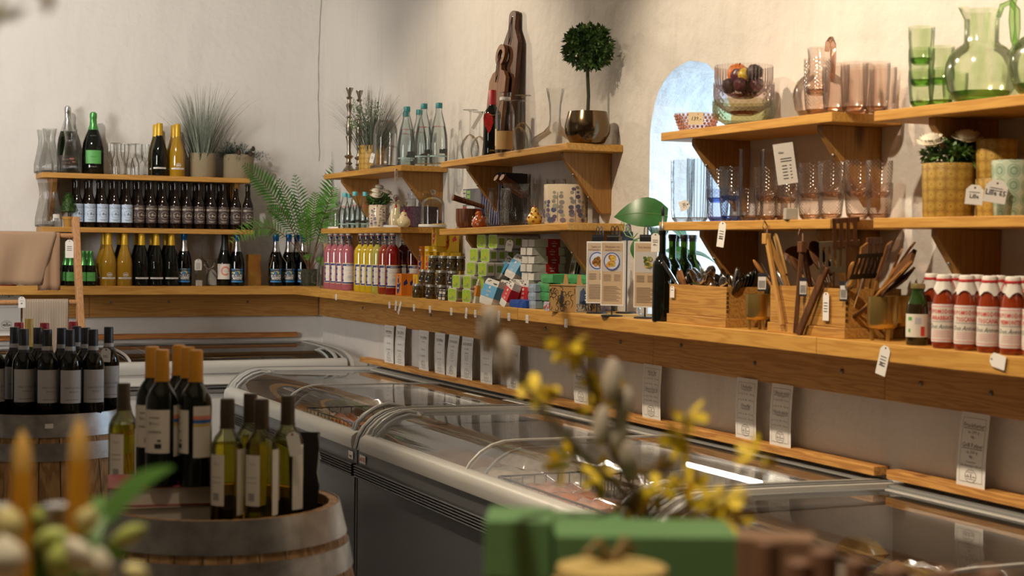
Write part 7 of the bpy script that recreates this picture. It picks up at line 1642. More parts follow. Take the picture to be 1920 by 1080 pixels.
# lower shelf by the niche: tall glasses, blue and pink tumblers
for px, d, pr, lab in ((1278, .20, TTALL, 'tall bubbled clear glass nearest the niche'), (1308, .175, TRIB, 'tall fluted clear glass beside the bubbled one'), (1352, .055, TCL, 'tall plain clear glass behind the blue tumblers'), (1408, .215, TTP, 'tall glass with pink base beside the blue tumblers'), (1447, .07, TTP, 'tall glass with pink base behind the card')): rput(pr, lab, px, d, ZL, 0)
swing_tag(None, (0, 0, 0), '99,-', 'price_tag', 0, .034, .034, True, 0, 1); o = bpy.data.objects['price_tag'] if False else COL.objects[-1]
o.location = R(1292, .262, ZL + .062); o.rotation_euler = (0, radians(70), fc(o.location)); tag(o, 'cream swing tag hanging between the two tallest clear glasses', 'price tag', 'paper price tags')
stack(TBL, 1345, .185, ZL, 2, .066, 'blue diamond tumbler in the stack nearest tall clear glasses', 'blue tumblers'); stack(TBL, 1370, .232, ZL, 2, .068, 'blue diamond tumbler in the front stack', 'blue tumblers'); rput(TBL, 'single blue tumbler behind the tall pink-based glass', 1400, .10, ZL, 0, group='blue tumblers')
stack(TPK, 1436, .205, ZL, 2, .062, 'pink tumbler in the stack before the card', 'pink tumblers on the lower shelf'); stack(TPK, 1474, .145, ZL, 2, .058, 'pink tumbler in the stack behind the card', 'pink tumblers on the lower shelf')
for px, d, who in ((1519, .19, 'just past the card'), (1557, .215, 'third from the shelf end'), (1608, .175, 'second from the shelf end'), (1648, .115, 'nearest the shelf end')): stack(TPK, px, d, ZL, 2, .066, 'pink diamond tumbler in the stack ' + who, 'pink tumblers on the lower shelf')
p = R(1482, .25, ZL); t = thing('tag_holder', 'beige block holding a tall white price card among pink tumblers', 'card holder', p, fc(p, 15)); MB().box(-.019, .019, -.016, .016, 0, .036).build('block', M('holder_block', (.42, .38, .32), .6), t, bevel=.002); MB().tube([(0, 0, .036), (-.004, 0, .12)], .0013, 6).build('wire', BOLT, t)
m = MB(); m.box(-.032, .032, 0, .001, 0, .128); m.text('Glas', -.010, .096, .010, -.0008, 1, None, 1, True)
for k, (z, w) in enumerate(((.078, .022), (.070, .022))): m.box(-.014, -.014 + w * 1.6, -.0006, 0, z, z + .003, 1)
for k in range(5): m.box(-.012, .004, -.0006, 0, .056 - .010 * k, .059 - .010 * k, 1); m.box(.012, .018, -.0006, 0, .056 - .010 * k, .059 - .010 * k, 1)
o = m.build('price_card', [PAPER, INK], t, (-.010, -.004, .112)); o.rotation_euler = (0, radians(-9), 0)
# lower shelf, nearest: flowerpots
p = R(1778, .165, ZL); t = thing('flower_pot', 'large ochre pressed-pattern pot with white flowers', 'plant', p, fc(p)); pot_body(t, .074, .150, OCHRE, .070); mums(t, [(-.050, -.045, .205), (.045, -.04, .215), (.02, .03, .208), (-.03, .05, .20)], .15, 15, .046, .075)
OP = thing('flower_pot', None, 'pot'); pot_body(OP, .055, .106, OCHRE, .053); p = R(1866, .10, ZL); put(OP, 'ochre pot at the bottom of the stacked pair', p, fc(p), group='stacked ochre pots'); put(OP, 'ochre pot on top of the stacked pair', p + Vector((0, 0, .1065)), fc(p, 40), group='stacked ochre pots')
GREENP = boss_mat('sage_pressed_glaze', (.20, .30, .20), (.42, .48, .36), 26); p = R(1900, .19, ZL); t = thing('flower_pot', 'sage green relief pot in front of the ochre pair', 'pot', p, fc(p)); pot_body(t, .058, .145, GREENP, .05)
loose_tag('white swing tag hanging between the big ochre pot and stacked pair', R(1829, .262, ZL + .082), 'Lille', fc(R(1832, .26, 1.7)), .045, .052, radians(5), 1); loose_tag('white swing tag hanging in front of the sage green pot', R(1872, .266, ZL + .092), 'Lille 65', fc(R(1877, .26, 1.7)), .055, .06, radians(10), 2)
# ------------------------------------------------------------------ price cards, tags and stickers
def card(label, px, py, wpx, hpx, lines, skew=0.0, curl=0.0):
    p = onx(px, py, WX - .052); p.z = .9352; w = wpx / ((px + 365) / p.y); h = hpx * mpp(p); t = thing('price_card', label, 'price card', p, RW, 'printed price cards on the battens')
    L3 = lambda x, u: (x + skew * (.5 - u) * w, .0 + .010 * u - curl * sin(pi * u), h * u); m = MB(); n = 6; vs = []
    for i in range(n + 1): vs += [L3(-w / 2, i / n), L3(w / 2, i / n)]
    m.add(vs, [(2 * i, 2 * i + 1, 2 * i + 3, 2 * i + 2) for i in range(n)], 0, True); m.build('sheet', PAPER, t); m = MB()
    def ink(vs2, fs): 
        out = []
        for x, z in vs2: a = L3(x, z / h); out.append((a[0], a[1] - .0012, a[2]))
        m.add(out, fs)
    def bar(x0, x1, z0, z1): ink([(x0, z0), (x1, z0), (x1, z1), (x0, z1)], [(0, 1, 2, 3)])
    b = w * .40; e = .0009
    for s in range(6):
        z0, z1 = h * (.06 + .87 * s / 6), h * (.06 + .87 * (s + 1) / 6); bar(-b, -b + e, z0, z1); bar(b - e, b, z0, z1)
    bar(-b, b, h * .06, h * .06 + e); bar(-b, b, h * .93 - e, h * .93)
    for txt, z, s, ul in lines:
        vs2, fs = text2d(txt); sz = s * w; wd = max(x for x, y in vs2) - min(x for x, y in vs2); f = min(1, w * .72 / (wd * sz)); ink([(x * sz * f, z * h + y * sz) for x, y in vs2], fs)
        if ul: bar(-wd * sz * f / 2, wd * sz * f / 2, z * h - .004, z * h - .0026)
    c, r = h * .145, w * .20
    for k in range(20):
        a0, a1 = 2 * pi * k / 20, 2 * pi * (k + 1) / 20; ink([(r * cos(a0), c + r * .8 * sin(a0)), (r * cos(a1), c + r * .8 * sin(a1)), (r * .94 * cos(a1), c + r * .75 * sin(a1)), (r * .94 * cos(a0), c + r * .75 * sin(a0))], [(0, 1, 2, 3)])
    for x0, x1, z0, z1 in ((-.8, -.2, -.2, -.1), (0, .12, -.3, .35), (.3, .8, -.15, -.05), (-.6, .6, .52, .58), (-.7, .7, -.5, -.44), (-.7, -.3, .05, .12)): bar(x0 * r, x1 * r, c + z0 * r * .8, c + z1 * r * .8)
    m.build('printing', M('sepia_ink', (.20, .155, .125), .7), t)
KYL = lambda a, b, c: [(a, .80, .15, 1), (b, .70, .09, 0), ('1 stk. 110,-', .50, .10, 0), ('5 stk. 500,-', .34, .10, 0), (c, .28, .06, 0)]
P2 = lambda a, b: [(a, .83, .15, 1), ('Skåret og pakket', .79, .05, 0), ('pr 1,2 kg   Kr. 205,-   170 pr kg', .73, .07, 0), ('pr 2 kg   Kr. 340,-   170 pr kg', .63, .07, 0), (b, .52, .15, 1), ('Skåret og pakket', .48, .05, 0), ('pr 2,0 kg   Kr. 380,-   190 pr kg', .40, .07, 0), ('pr 3 kg   Kr. 400,-   190 pr kg', .32, .07, 0)]
KAS = lambda a, b: [(a, .80, .14, 0), (b, .69, .11, 0), ('Indeholder', .60, .08, 0), ('Bov og skank', .55, .06, 0), ('Culotte og steg', .51, .06, 0), ('Hakket kød', .47, .06, 0), ('Koteletter', .43, .06, 0), ('Ca. 10 kg kød', .36, .06, 0)]
for a in ((728, 678, 20, 70, KYL('Hel kylling', 'ca. 1200 g', 'pr kg'), 'price card nearest the corner, left one of an overlapping pair', .18), (749, 681, 21, 74, KYL('Hel Kylling', 'stor 1800 g', 'pr kg'), 'price card with whole chicken prices, right one of first pair', .05), (793, 692, 21, 74, KYL('Hel kylling', 'lille 900 g', 'pr kg'), 'single chicken price card between the two pairs', .2), (823, 698, 22, 76, KYL('Hel kylling', 'ca. 1500 g', 'pr kg'), 'price card on the left of the second pair', .2),
          (847, 702, 23, 78, KAS('STOR KASSE', 'kr. 1600,-'), 'price card headed stor kasse', -.1), (874, 707, 25, 79, KAS('LILLE KASSE', 'kr. 1070,-'), 'price card headed lille kasse', .08), (911, 714, 26, 80, [('Brystfilet', .78, .15, 1), ('pr 500 g  kr. 90,-', .57, .08, 0), ('pr 1 kg  kr. 160,-', .43, .08, 0)], 'price card with breast fillet prices', .1), (961, 725, 29, 83, [('Hel and klar', .76, .15, 1), ('pr stk  kr. 75,-', .62, .08, 0), ('vægt ca 2,5 kg', .57, .08, 0), ('200,-', .40, .09, 0)], 'price card behind the grey twig, fourth from stor kasse', .15),
          (1087, 749, 33, 91, P2('Brystfilet', 'Brystfilet'), 'price card behind the yellow flower branch', .25), (1220, 780, 43, 101, P2('Hele lår', 'Udbenet Hele lår'), 'price card headed hele lår with blue glints', .08), (1397, 817, 50, 113, P2('Underlår', 'Overlår'), 'price card headed underlår', .08), (1462, 830, 52, 116, P2('Udbenede overlår', 'Udbenede underlår'), 'price card headed udbenede overlår', .04),
          (1821, 902, 75, 139, [('Frankfurter', .80, .16, 1), ('ca. 500 g', .72, .11, 0), ('98,-', .65, .11, 0), ('Grill Pølser', .53, .16, 1), ('ca. 500 g', .45, .11, 0), ('98,-', .38, .11, 0), ('8 varianter', .32, .08, 0), ('Alm, Ramsløg & Chili ost', .27, .08, 0)], 'large price card headed frankfurter above the sausage freezer', -.06)): card(a[5], *a[:5], a[6], .004)
p = onz_at(12, 672, BY - .055); t = thing('price_card', 'price card on the end-wall batten below the towels', 'price card', (p.x, p.y, 1.037), 0, 'printed price cards on the battens'); m = MB(); m.box(-.08, .08, 0, .001, 0, .30); m.build('sheet', PAPER, t); m = MB(); m.text('Finger', .01, .235, .032, -.001, 0, None, .9, True)
for z in (.225, .19, .165, .03, .275): m.box(-.06, .06, -.001, -.0005, z, z + .0015)
seal(m, .03, .025, 0, .065, .5, 0, xf=Matrix.Translation((0, .499, 0))); m.build('printing', M('sepia_ink', (.20, .155, .125), .7), t)
ST = M('sticker_white', (.68, .66, .62), .6)
def edge_sticker(i, px, py, kind, rot=0.0):
    p = onx(px, py, 2.7690); m = MB(); s = 1.0; w, h = (.026, .034) if kind == 0 else (.024, .050) if kind == 1 else (.022, .075)
    m.box(-w / 2, w / 2, 0, .0008, -h / 2, h / 2)
    if kind == 0: [m.box(-w * .3 + .0045 * k, -w * .3 + .0045 * k + .002, -.0006, 0, -h * .4, -h * .05, 1) for k in range(4)]; m.box(-w * .35, w * .35, -.0006, 0, h * .2, h * .3, 1)
    else: m.text('%d,-' % (20 + 5 * i), 0, -h * .1, w * .6, -.0006, 1, None, .9, False, .2); m.box(-w * .3, w * .3, -.0006, 0, -h * .32, -h * .27, 1)
    o = m.build('price_sticker', [ST, GREY_L if kind == 0 else GREY_I], None, p); o.rotation_euler = (0, rot, RW); tag(o, ['barcode sticker', 'handwritten price label', 'long handwritten price label'][kind] + ' on the counter edge, ' + ['under the pink lemonade', 'under the red lemonade', 'first of two tilted ones', 'steeply tilted', 'under the mussel jars', 'under the mussel stack middle', 'under the lime tins', 'under the orange-banded parcel', 'pale, under the blue-banded parcel', 'under the red-banded parcel', 'next to another under red parcel', 'under the deep blue parcel', 'under the pale blue parcels', 'under the kraft carton'][i], 'price sticker', 'stickers on the counter edge')
for i, a in enumerate(((630, 557, 0), (730, 572, 0), (742, 573, 1, .25), (749, 577, 2, .6), (776, 577, 0), (806, 580, 0), (846, 584, 0), (874, 587, 1, .2), (891, 588, 0), (918, 593, 1, -.05), (935, 593, 1, .15), (954, 594, 0), (988, 598, 0), (1061, 606, 0))): edge_sticker(i, *a)
loose_tag('long swing tag with red and black writing hanging from the lower shelf', onx(1356, 416, WX - .266), 'Glas', RW + .35, .030, .085, radians(8), 4, False); loose_tag('long swing tag hanging from the counter under the brass pots', onx(1662, 649, 2.766), '49,-', RW + .2, .036, .085, radians(14), 4, False); loose_tag('wide blank swing tag hanging from counter under the tomato sauces', onx(1857, 672, 2.765), None, RW, .036, .056, radians(-80), 0, False); loose_tag('thin grey tag hanging by a cord under the middle lower shelf', onx(957, 450, WX - .266), None, RW + 1.2, .03, .05, .2, 2)
# ------------------------------------------------------------------ shop floor: barrels, ladder, flower table
def D(px, Z, z):
    """Point on column px at depth Z and height z."""
    x = (px - CX) / F_PX * Z; y = ((z - EYE) - CAM[2][0] * x + CAM[2][2] * Z) / CAM[2][1]; p = CAM @ Vector((x, y, -Z)); return Vector((p.x, p.y, z))
OAKBAR = wood('barrel_oak', (.46, .28, .125), (.26, .14, .06), 2, .7, .55); HOOP = M('galvanised_hoop', (.33, .32, .31), .38, .9, var=.35, vscale=12, bump=.2, bscale=30); HEADW = wood('barrel_head', (.22, .12, .05), (.10, .05, .02), 0)
def barrel(label, c, H=1.0, r=.285):
    t = thing('wine_barrel', label, 'barrel', (c.x, c.y, 0), random.random(), 'oak wine barrels'); n = 30
    P = lambda z: r + .065 * (1 - (2 * z / H - 1) ** 2)
    m = MB()
    for k in range(n):
        a0, a1 = 2 * pi * (k + .025) / n, 2 * pi * (k + .975) / n; vs = []
        for i in range(11):
            z = H * i / 10; R_ = P(z); vs += [(R_ * cos(a0), R_ * sin(a0), z), (R_ * cos(a1), R_ * sin(a1), z), ((R_ - .022) * cos(a1), (R_ - .022) * sin(a1), z), ((R_ - .022) * cos(a0), (R_ - .022) * sin(a0), z)]
        m.add(vs, [(4 * i + j, 4 * i + (j + 1) % 4, 4 * i + 4 + (j + 1) % 4, 4 * i + 4 + j) for i in range(10) for j in range(4)] + [(40, 41, 42, 43)], 0)
    m.build('stave_shell', OAKBAR, t)
    for z0, z1 in ((.925, 1.002), (.845, .905), (.655, .705), (.295, .345), (.095, .155), (-.002, .075)):
        MB().lathe([(P(z0 * H) + .001, z0 * H + .001), (P(z0 * H) + .0035, z0 * H), (P(z1 * H) + .0035, z1 * H), (P(z1 * H) + .001, z1 * H)], 48, close=False).build('hoop', HOOP, t, sharp=.5)
    MB().lathe([(.001, H - .028), (r - .019, H - .028)], 30).build('barrel_head', HEADW, t); return t
zb = 1.0 - .028; zn = .975 - .028
B1, B2 = D(408, 3.78, 0), D(82, 5.64, 0)
barrel('near oak wine barrel with books and white wine on top', B1, .975); b2_ = barrel('farther oak wine barrel covered with dark wine bottles', B2, 1.0, .30)
for px, Z, an in ((10, 5.343, -26), (92, 5.316, 2)):
    p = D(px, Z, .965); o = MB().box(-.014, .014, 0, .001, -.008, .008).build('hoop_sticker', PAPER, None, p); o.rotation_euler = (0, 0, fc(p, an)); tag(o, 'small white label on the farther barrel hoop, ' + ('nearest the frame edge' if px < 50 else 'under the third bottle'), 'sticker')
VAL = bottle('wine_bottle', 'bordeaux', .315, .0385, DARKG, NAVY_C, .745, 20, both(lab_plain(.20, .565, 62, GREY_L, [('VALPOLICELLA', .36, .010, 12), ('RIPASSO', .315, .009, 12), (.235, .24, -30, 40)], STEEL_I), lab_plain(.775, .825, 180, GREY_L, [], INK)))
for l in kids(VAL):
    if l.name.startswith('label.') or l.name == 'label':
        if max(v.co.z for v in l.data.vertices) > .22:
            for v in l.data.vertices: k = .475; v.co.x *= k; v.co.y *= k
VRED = bottle('wine_bottle', 'bordeaux', .325, .0385, DARKG, RED_C, .80, 18); VGOLD = bottle('wine_bottle', 'bordeaux', .335, .0375, GREENG, GOLD_I, .70, 16)
i = 0
for px, Z, pr, lab in ((44, 5.44, VAL, 'navy-capped wine bottle, first in the front row'), (88, 5.42, VAL, 'navy-capped wine bottle, second in the front row'), (131, 5.42, VAL, 'navy-capped wine bottle, third in the front row'), (174, 5.46, VAL, 'navy-capped wine bottle, fourth in the front row'), (203, 5.63, VAL, 'navy-capped wine bottle with a white price tag on its neck'), (27, 5.54, VAL, 'navy-capped wine bottle, first in the second row'), (71, 5.53, VAL, 'navy-capped wine bottle, second in the second row'), (115, 5.53, VAL, 'navy-capped wine bottle, third in the second row'), (160, 5.56, VAL, 'navy-capped wine bottle, fourth in the second row'), (143, 5.65, VAL, 'navy-capped wine bottle, highest in the third row'),
                       (35, 5.67, VRED, 'red-capped wine bottle at the back nearest frame edge'), (83, 5.66, VRED, 'red-capped wine bottle at the back behind the second'), (137, 5.79, VRED, 'red-capped wine bottle at the back beside the cloth'), (54, 5.76, VGOLD, 'gold-necked bottle between the red-capped ones'), (-12, 5.44, VAL, 'navy-capped wine bottle cut off by the frame')):
    p = D(px, Z, zb + .002); put(pr, lab + ' on the farther barrel', p, fc(p, 8), cat='bottle', group='wine bottles on the farther barrel')
p = D(199, 5.585, zb + .245); loose_tag('white price tag tied to the last navy-capped bottle on farther barrel', p, '155,-', fc(p, 5), .034, .05, .05, 0)
# near barrel
def flatbook(label, c, rot, w, d, h, cm):
    t = thing('book', label, 'book', c, rot, 'books on the near barrel'); m = MB(); m.box(-w / 2, w / 2, -d / 2, d / 2, 0, .003); m.box(-w / 2, w / 2, -d / 2, d / 2, h - .003, h); m.box(w / 2 - .003, w / 2, -d / 2, d / 2, 0, h); m.build('cover', cm, t, bevel=.001)
    MB().box(-w / 2 + .004, w / 2 - .0035, -d / 2 + .004, d / 2 - .004, .0035, h - .0035).build('pages', M('book_pages', (.74, .66, .58), .8), t); return t
c = D(303, 3.68, zn + .001); flatbook('lower thick book lying on the near barrel', c, fc(c, 6), .235, .215, .042, M('beige_cloth_cover', (.40, .32, .24), .7)); c = D(298, 3.68, zn + .044); flatbook('upper book with a dark red cover under the yellow-capped wine', c, fc(c, 2), .235, .215, .045, M('maroon_cover', (.28, .04, .04), .6)); zt = zn + .0895
YEL = bottle('wine_bottle', 'bordeaux', .312, .0375, DARKG, ORANGE_C, .775, 22, both(lab_plain(.25, .57, 55, CREAM_L, [('Bricco', .46, .010, 0), ('BARBERA', .40, .008, 0), (.285, .32, 2, 26), (.335, .35, 12, 24), (.51, .515, -20, 20)], INK, -18), lab_plain(.22, .60, 34, CREAM_L, [(.50, .53, -34, 34, 1), (.475, .5, -34, 34, 2), (.45, .47, -34, 34, 3)], [CORAL_I, BLUE_I, GOLD_I], 88)))
m = MB(); m.lathe([(.0158, .218), (.0158, .236)], 20); m.build('neck_band', CREAM_L, YEL)
for px, Z, lab, off in ((303, 3.60, 'orange-capped dark wine bottle in front on the red book', -10), (284, 3.70, 'orange-capped dark wine bottle behind the front one', -10), (366, 3.60, 'orange-capped dark wine bottle with a striped label side', -62), (351, 3.70, 'orange-capped dark wine bottle between two others', -30), (334, 3.77, 'orange-capped dark wine bottle at the back of the red book', 60)):
    p = D(px, Z, zt + .0005); put(YEL, lab, p, fc(p, off), cat='bottle', group='orange-capped wines on the red book')
WHT = bottle('wine_bottle', 'bordeaux', .292, .038, glass('white_wine_glass', (.84, .82, .52), (.34, .34, .12), base=.03), BRONZE_C, .775, 22, both(lab_plain(.18, .58, 30, CREAM_L, [('Gavi', .50, .010, 0), (.22, .28, -12, 12), (.40, .405, -20, 20), (.36, .365, -20, 20)], GREY_I, -40), lab_plain(.10, .62, 26, PAPER, [], INK, 62)), liquid=(glass('white_wine_fill', (.90, .82, .22), (.55, .48, .06), base=0), .66))
for px, Z, lab, off in ((425, 3.57, 'white wine bottle nearest the books on the barrel', 0), (489, 3.57, 'white wine bottle in front, middle of the barrel group', 5), (468, 3.70, 'white wine bottle behind the middle one', 0), (538, 3.66, 'white wine bottle with a swing tag, nearest the barrel rim', -18), (231, 3.93, 'white wine bottle standing behind the books', 10)):
    p = D(px, Z, zn + .001); put(WHT, lab, p, fc(p, off), cat='bottle', group='white wines on the near barrel')
p = D(547, 3.605, zn + .215); loose_tag('white swing tag on the neck of the last white wine', p, None, fc(p), .030, .055, radians(-12), 0)
p = D(570, 3.80, zn + .001); bag(MB(), .035, .022, .19, 9).build('coffee_pouch', M('black_pouch', (.015, .012, .012), .3), None, p, sharp=.4); o = COL.objects[-1]; o.rotation_euler = (0, 0, fc(p)); tag(o, 'black foil pouch behind the white wines on the near barrel', 'pouch')
# towel ladder leaning on the white freezer
LAD = wood('ladder_wood', (.50, .27, .12), (.36, .17, .07), 2, knots=False, ring=.4); py = lambda z: 8.245 + .345 * z + .012
q = onz_at(146, 500, py(1.46)); xr = q.x; t = thing('towel_ladder', 'leaning wooden ladder rack hung with cloths before the white freezer', 'ladder', (xr - .30, 8.257, 0))
for sx in (.30, -.32): m = MB(); X = Vector((0, .345, 1)).to_track_quat('Z', 'X').to_matrix().to_4x4(); m.box(-.032, .032, -.018, .018, .03, 1.83, 0, Matrix.Translation((sx, 0, 0)) @ X); m.build('rail', LAD, t, bevel=.004)
for z in (.35, .80, 1.268, 1.632): MB().tube([(-.32, .345 * z, z), (.30, .345 * z, z)], .0145, 12).build('rung', LAD, t)
def drape(label, name, cat, x0, x1, z, f, bk, mat, seed, slant=0.0, amp=.006, wig=5, r=.018, cut=None):
    rnd = random.Random(seed); m = MB(); nx = 26; prof_ = [(-r, -f * (1 - k / 9)) for k in range(9)] + [(-r * cos(a), r * sin(a)) for a in (0, .6, 1.2, 1.8, 2.5, pi)] + [(r, -bk * k / 8) for k in range(1, 9)]
    vs = []
    for i in range(nx + 1):
        u = i / nx; ph = rnd.uniform(0, .4)
        for j, (yy, zz_) in enumerate(prof_):
            hang = max(0, -zz_); sq = 1 - (slant * hang / f if zz_ < 0 and yy < 0 else 0)
            x = x0 + (x1 - x0) * u * (sq if slant else 1); vs.append((x, yy + amp * sin(wig * 2 * pi * u + ph) * min(1, hang * 8) - (.03 * hang if yy < 0 else -.02 * hang), zz_ + (rnd.uniform(-.003, .003) if hang else 0)))
    k = len(prof_); m.add(vs, [(i * k + j, i * k + j + 1, (i + 1) * k + j + 1, (i + 1) * k + j) for i in range(nx) for j in range(k - 1)], 0, True)
    o = m.build(name, mat, None, (0, 8.257 + .345 * z, z)); s = o.modifiers.new('thickness', 'SOLIDIFY'); s.thickness = .003; return tag(o, label, cat, 'cloths on the ladder')
TAN = M('tan_canvas', (.36, .23, .14), .85, sheen=.3, bump=.3, bscale=300); TAN2 = M('tan_canvas_striped', (.32, .19, .11), .85, bump=.3, bscale=300)
def striped(name, a, b, sc):
    m, nt, N, L = _mat(name); out = N.new('ShaderNodeOutputMaterial'); p = N.new('ShaderNodeBsdfPrincipled'); L.new(p.outputs[0], out.inputs[0]); p.inputs['Roughness'].default_value = .9
    mp = _coord(N, L, 'Object', (1, 0, 0)); w = N.new('ShaderNodeTexWave'); w.bands_direction = 'X'; w.inputs['Scale'].default_value = sc; L.new(mp.outputs[0], w.inputs[0]); r = _ramp(N, [(.35, a), (.65, b)]); L.new(w.outputs['Fac'], r.inputs[0]); L.new(r.outputs[0], p.inputs['Base Color']); return m
xa = lambda px, z: onz_at(px, 500, 8.257 + .345 * z).x
drape('brown canvas cloth draped over the top ladder rung', 'tea_towel', 'towel', xa(-60, 1.632), xa(104, 1.632), 1.632, .27, .2, TAN, 3, .16, .010, 2, .02); drape('folded brown cloth with dark stripes behind the canvas one', 'tea_towel', 'towel', xa(70, 1.6), xa(112, 1.6), 1.632, .30, .1, TAN2, 4, 0, .004, 2, .016)
drape('beige and white pinstriped cloth on the lower ladder rung', 'tea_towel', 'towel', xa(43, 1.27), xa(128, 1.27), 1.268, .40, .3, striped('pinstripe', (.50, .42, .33), (.20, .14, .10), 36), 5, 0, .003, 3, .0165)
for px, z, dy, tx, lab, w, h in ((41, 1.30, -.03, '89', 'paper tag hanging on a brown cord beside pinstriped cloth', .035, .06), (130, 1.61, -.03, None, 'pink paper slip hanging from the top rung', .045, .10)):
    p = onz_at(px, 500, 8.257 + .345 * z + dy); p.z = z; o = loose_tag(lab, p, tx, 0, w, h, 0, 3 if tx is None else 1)
# flower table by the shopper
tb = thing('display_table', 'display table in the near foreground carrying flowers and boxes', 'table', (.42, 1.2, 0), radians(-24)); MB().box(-.75, .75, -.42, .42, 1.09, 1.12).build('table_top', OAKBAR, tb, bevel=.004)
for sx in (-.68, .68):
    for sy in (-.36, .36): MB().box(sx - .03, sx + .03, sy - .03, sy + .03, 0, 1.09).build('leg', OAKBAR, tb)
WAX = M('honey_wax', (.74, .35, .018), .45, sub=.3); WAXT = M('pale_wax', (.70, .42, .10), .5)
for px, top, lab in ((42, 818, 'orange taper candle nearest the frame edge'), (148, 797, 'orange taper candle before the farther barrel')):
    a = A(px, top, 1.15); t = thing('taper_candle', lab, 'candle', (a.x, a.y, 1.12), 0, 'orange taper candles'); H = a.z - 1.12
    MB().lathe([(.0080, .05), (.0090, H - .052), (.0072, H - .024)], 16).build('wax', WAX, t); MB().lathe([(.0074, H - .026), (.0062, H - .008), (.0028, H), (.0008, H + .005)], 14).build('tip', WAXT, t); MB().lathe([(.03, 0), (.03, .006), (.008, .012), (.009, .05), (.011, .06)], 20).build('holder', SILVER, t)
# spring flowers in a bowl
t = thing('flower_bowl', 'bowl of cream tulip buds and green leaves in near foreground', 'plant', (A(100, 1060, 1.16).x, A(100, 1060, 1.16).y, 1.12)); o0 = t.location.copy(); MB().lathe([(.03, 0), (.06, .02), (.075, .07), (.07, .07)], 24, close=False).build('bowl', SILVER, t)
BUD = M('cream_bud', (.62, .55, .25), .5, sub=.2); BUDG = M('green_bud', (.36, .42, .10), .5); FLS = M('tulip_leaf', (.06, .16, .02), .45); PETW = M('white_petals', (.70, .66, .52), .5)
def bud(px, py, Z, L_, ang, mat, w=.35):
    Z *= 1.13; L_ *= .95; c_ = A(px, py, Z) - o0; d = CAM @ Vector((cos(ang), sin(ang), .2)); X = Matrix.Translation(c_) @ d.to_track_quat('Z', 'Y').to_matrix().to_4x4(); m = MB()
    m.lathe([(.001, -L_ / 2), (L_ * w * .7, -L_ * .3), (L_ * w, 0), (L_ * w * .8, L_ * .25), (.002, L_ / 2)], 12, 0, X); b = m.build('bud', mat, t)
    e = X @ Vector((0, 0, -L_ / 2)); MB().tube([e, e * .6 + Vector((0, 0, .02)), (e.x * .15, e.y * .15, .05)], .0022, 6).build('stem', FLS, b)
for a in ((238, 1005, 1.0, .034, .5, BUDG, .22), (163, 975, .98, .022, 1.2, BUD, .4), (95, 1010, .98, .03, .3, BUDG, .3), (15, 985, .95, .030, 1.8, BUD, .4), (10, 1050, .92, .036, 1.6, PETW, .42), (185, 1065, .95, .03, 1.4, PETW, .35), (120, 1050, .97, .034, 1.0, BUDG, .4), (72, 972, 1.02, .018, 1.6, BUDG, .4), (255, 1075, .95, .02, 2.6, BUD, .4), (150, 1040, .93, .03, 2.2, PETW, .3)): bud(*a)
def strap(px0, py0, px1, py1, Z, w):
    Z *= 1.13; w *= 1.3; a, b = A(px0, py0, Z) - o0, A(px1, py1, Z + .06) - o0; m = MB(); up = CAM @ Vector((0, 1, 0)); d = (b - a); s = d.cross(CAM @ Vector((0, 0, 1))).normalized(); vs = []
    for k in range(7): u = k / 6; p = a + d * u + up * .012 * sin(pi * u); ww = w * sin(pi * (.15 + .8 * u)); vs += [p - s * ww, p + s * ww]
    m.add(vs, [(2 * k, 2 * k + 1, 2 * k + 3, 2 * k + 2) for k in range(6)], 0, True); m.build('leaf', FLS, t)
for a in ((170, 1010, 325, 875, 1.02, .006), (150, 1080, 190, 930, 1.0, .009), (60, 1090, 240, 1040, .98, .008), (130, 1090, 150, 960, 1.0, .006)): strap(*a)
for px, py, lab in ((110, 946, 'shiny silver candle cup between the tapers'), (4, 948, 'shiny silver candle cup at frame edge')):
    a = A(px, py, 1.2); H = a.z - 1.12; o = MB().lathe([(.014, 0), (.004, .01), (.004, H - .03), (.010, H - .025), (.0115, H), (.009, H)], 18).build('candle_cup', SILVER, None, (a.x, a.y, 1.12)); tag(o, lab, 'candle holder')
# green gift boxes, brown goods
GBOX = M('green_card', (.13, .28, .11), .6); GBOXD = M('green_card_dark', (.06, .15, .045), .6)
def gbox(label, px0, px1, Z, top, dpt, tilt=0.0):
    a, b = D(px0, Z, top), D(px1, Z, top); w = (b - a).length; c_ = (a + b) / 2; t = thing('gift_box', label, 'box', (c_.x, c_.y, 1.12), atan2(b.y - a.y, b.x - a.x) + tilt, 'green gift boxes'); H = top - 1.12
    MB().box(-w / 2 + .002, w / 2 - .002, .002, dpt - .002, 0, H - .05).build('box', GBOXD, t, bevel=.001); MB().box(-w / 2, w / 2, 0, dpt, H - .0495, H).build('lid', GBOX, t, bevel=.001); return t
gbox('smallest green gift box of the foreground group', 908, 1034, 1.32, 1.366, .075, -.05); gbox('long green gift box with a straw bow before it', 1042, 1388, 1.30, 1.358, .085, .02); gbox('green gift box standing at the back between the other two', 1030, 1170, 1.42, 1.350, .05)
STRAW = M('straw_raffia', (.52, .38, .13), .7); p = D(1140, 1.22, 1.12); t = thing('straw_basket', 'straw-topped jar with raffia bow before the green boxes', 'jar', p); H = A(1140, 1050, 1.22).z - 1.12
MB().lathe([(.035, 0), (.044, .02), (.046, H - .03), (.043, H - .004), (.001, H)], 24).build('jar', STRAW, t, sharp=1.2); MB().tube([(.046 * cos(a), .046 * sin(a), H - .02) for a in [2 * pi * k / 20 for k in range(21)]], .004, 6).build('cord', STRAW, t)
m = MB()
for s in (-1, 1): m.tube([(0, 0, H), (s * .012, 0, H + .018), (s * .022, .004, H + .008), (0, 0, H)], .003, 6)
m.build('bow', M('raffia_dark', (.30, .20, .08), .8), t)
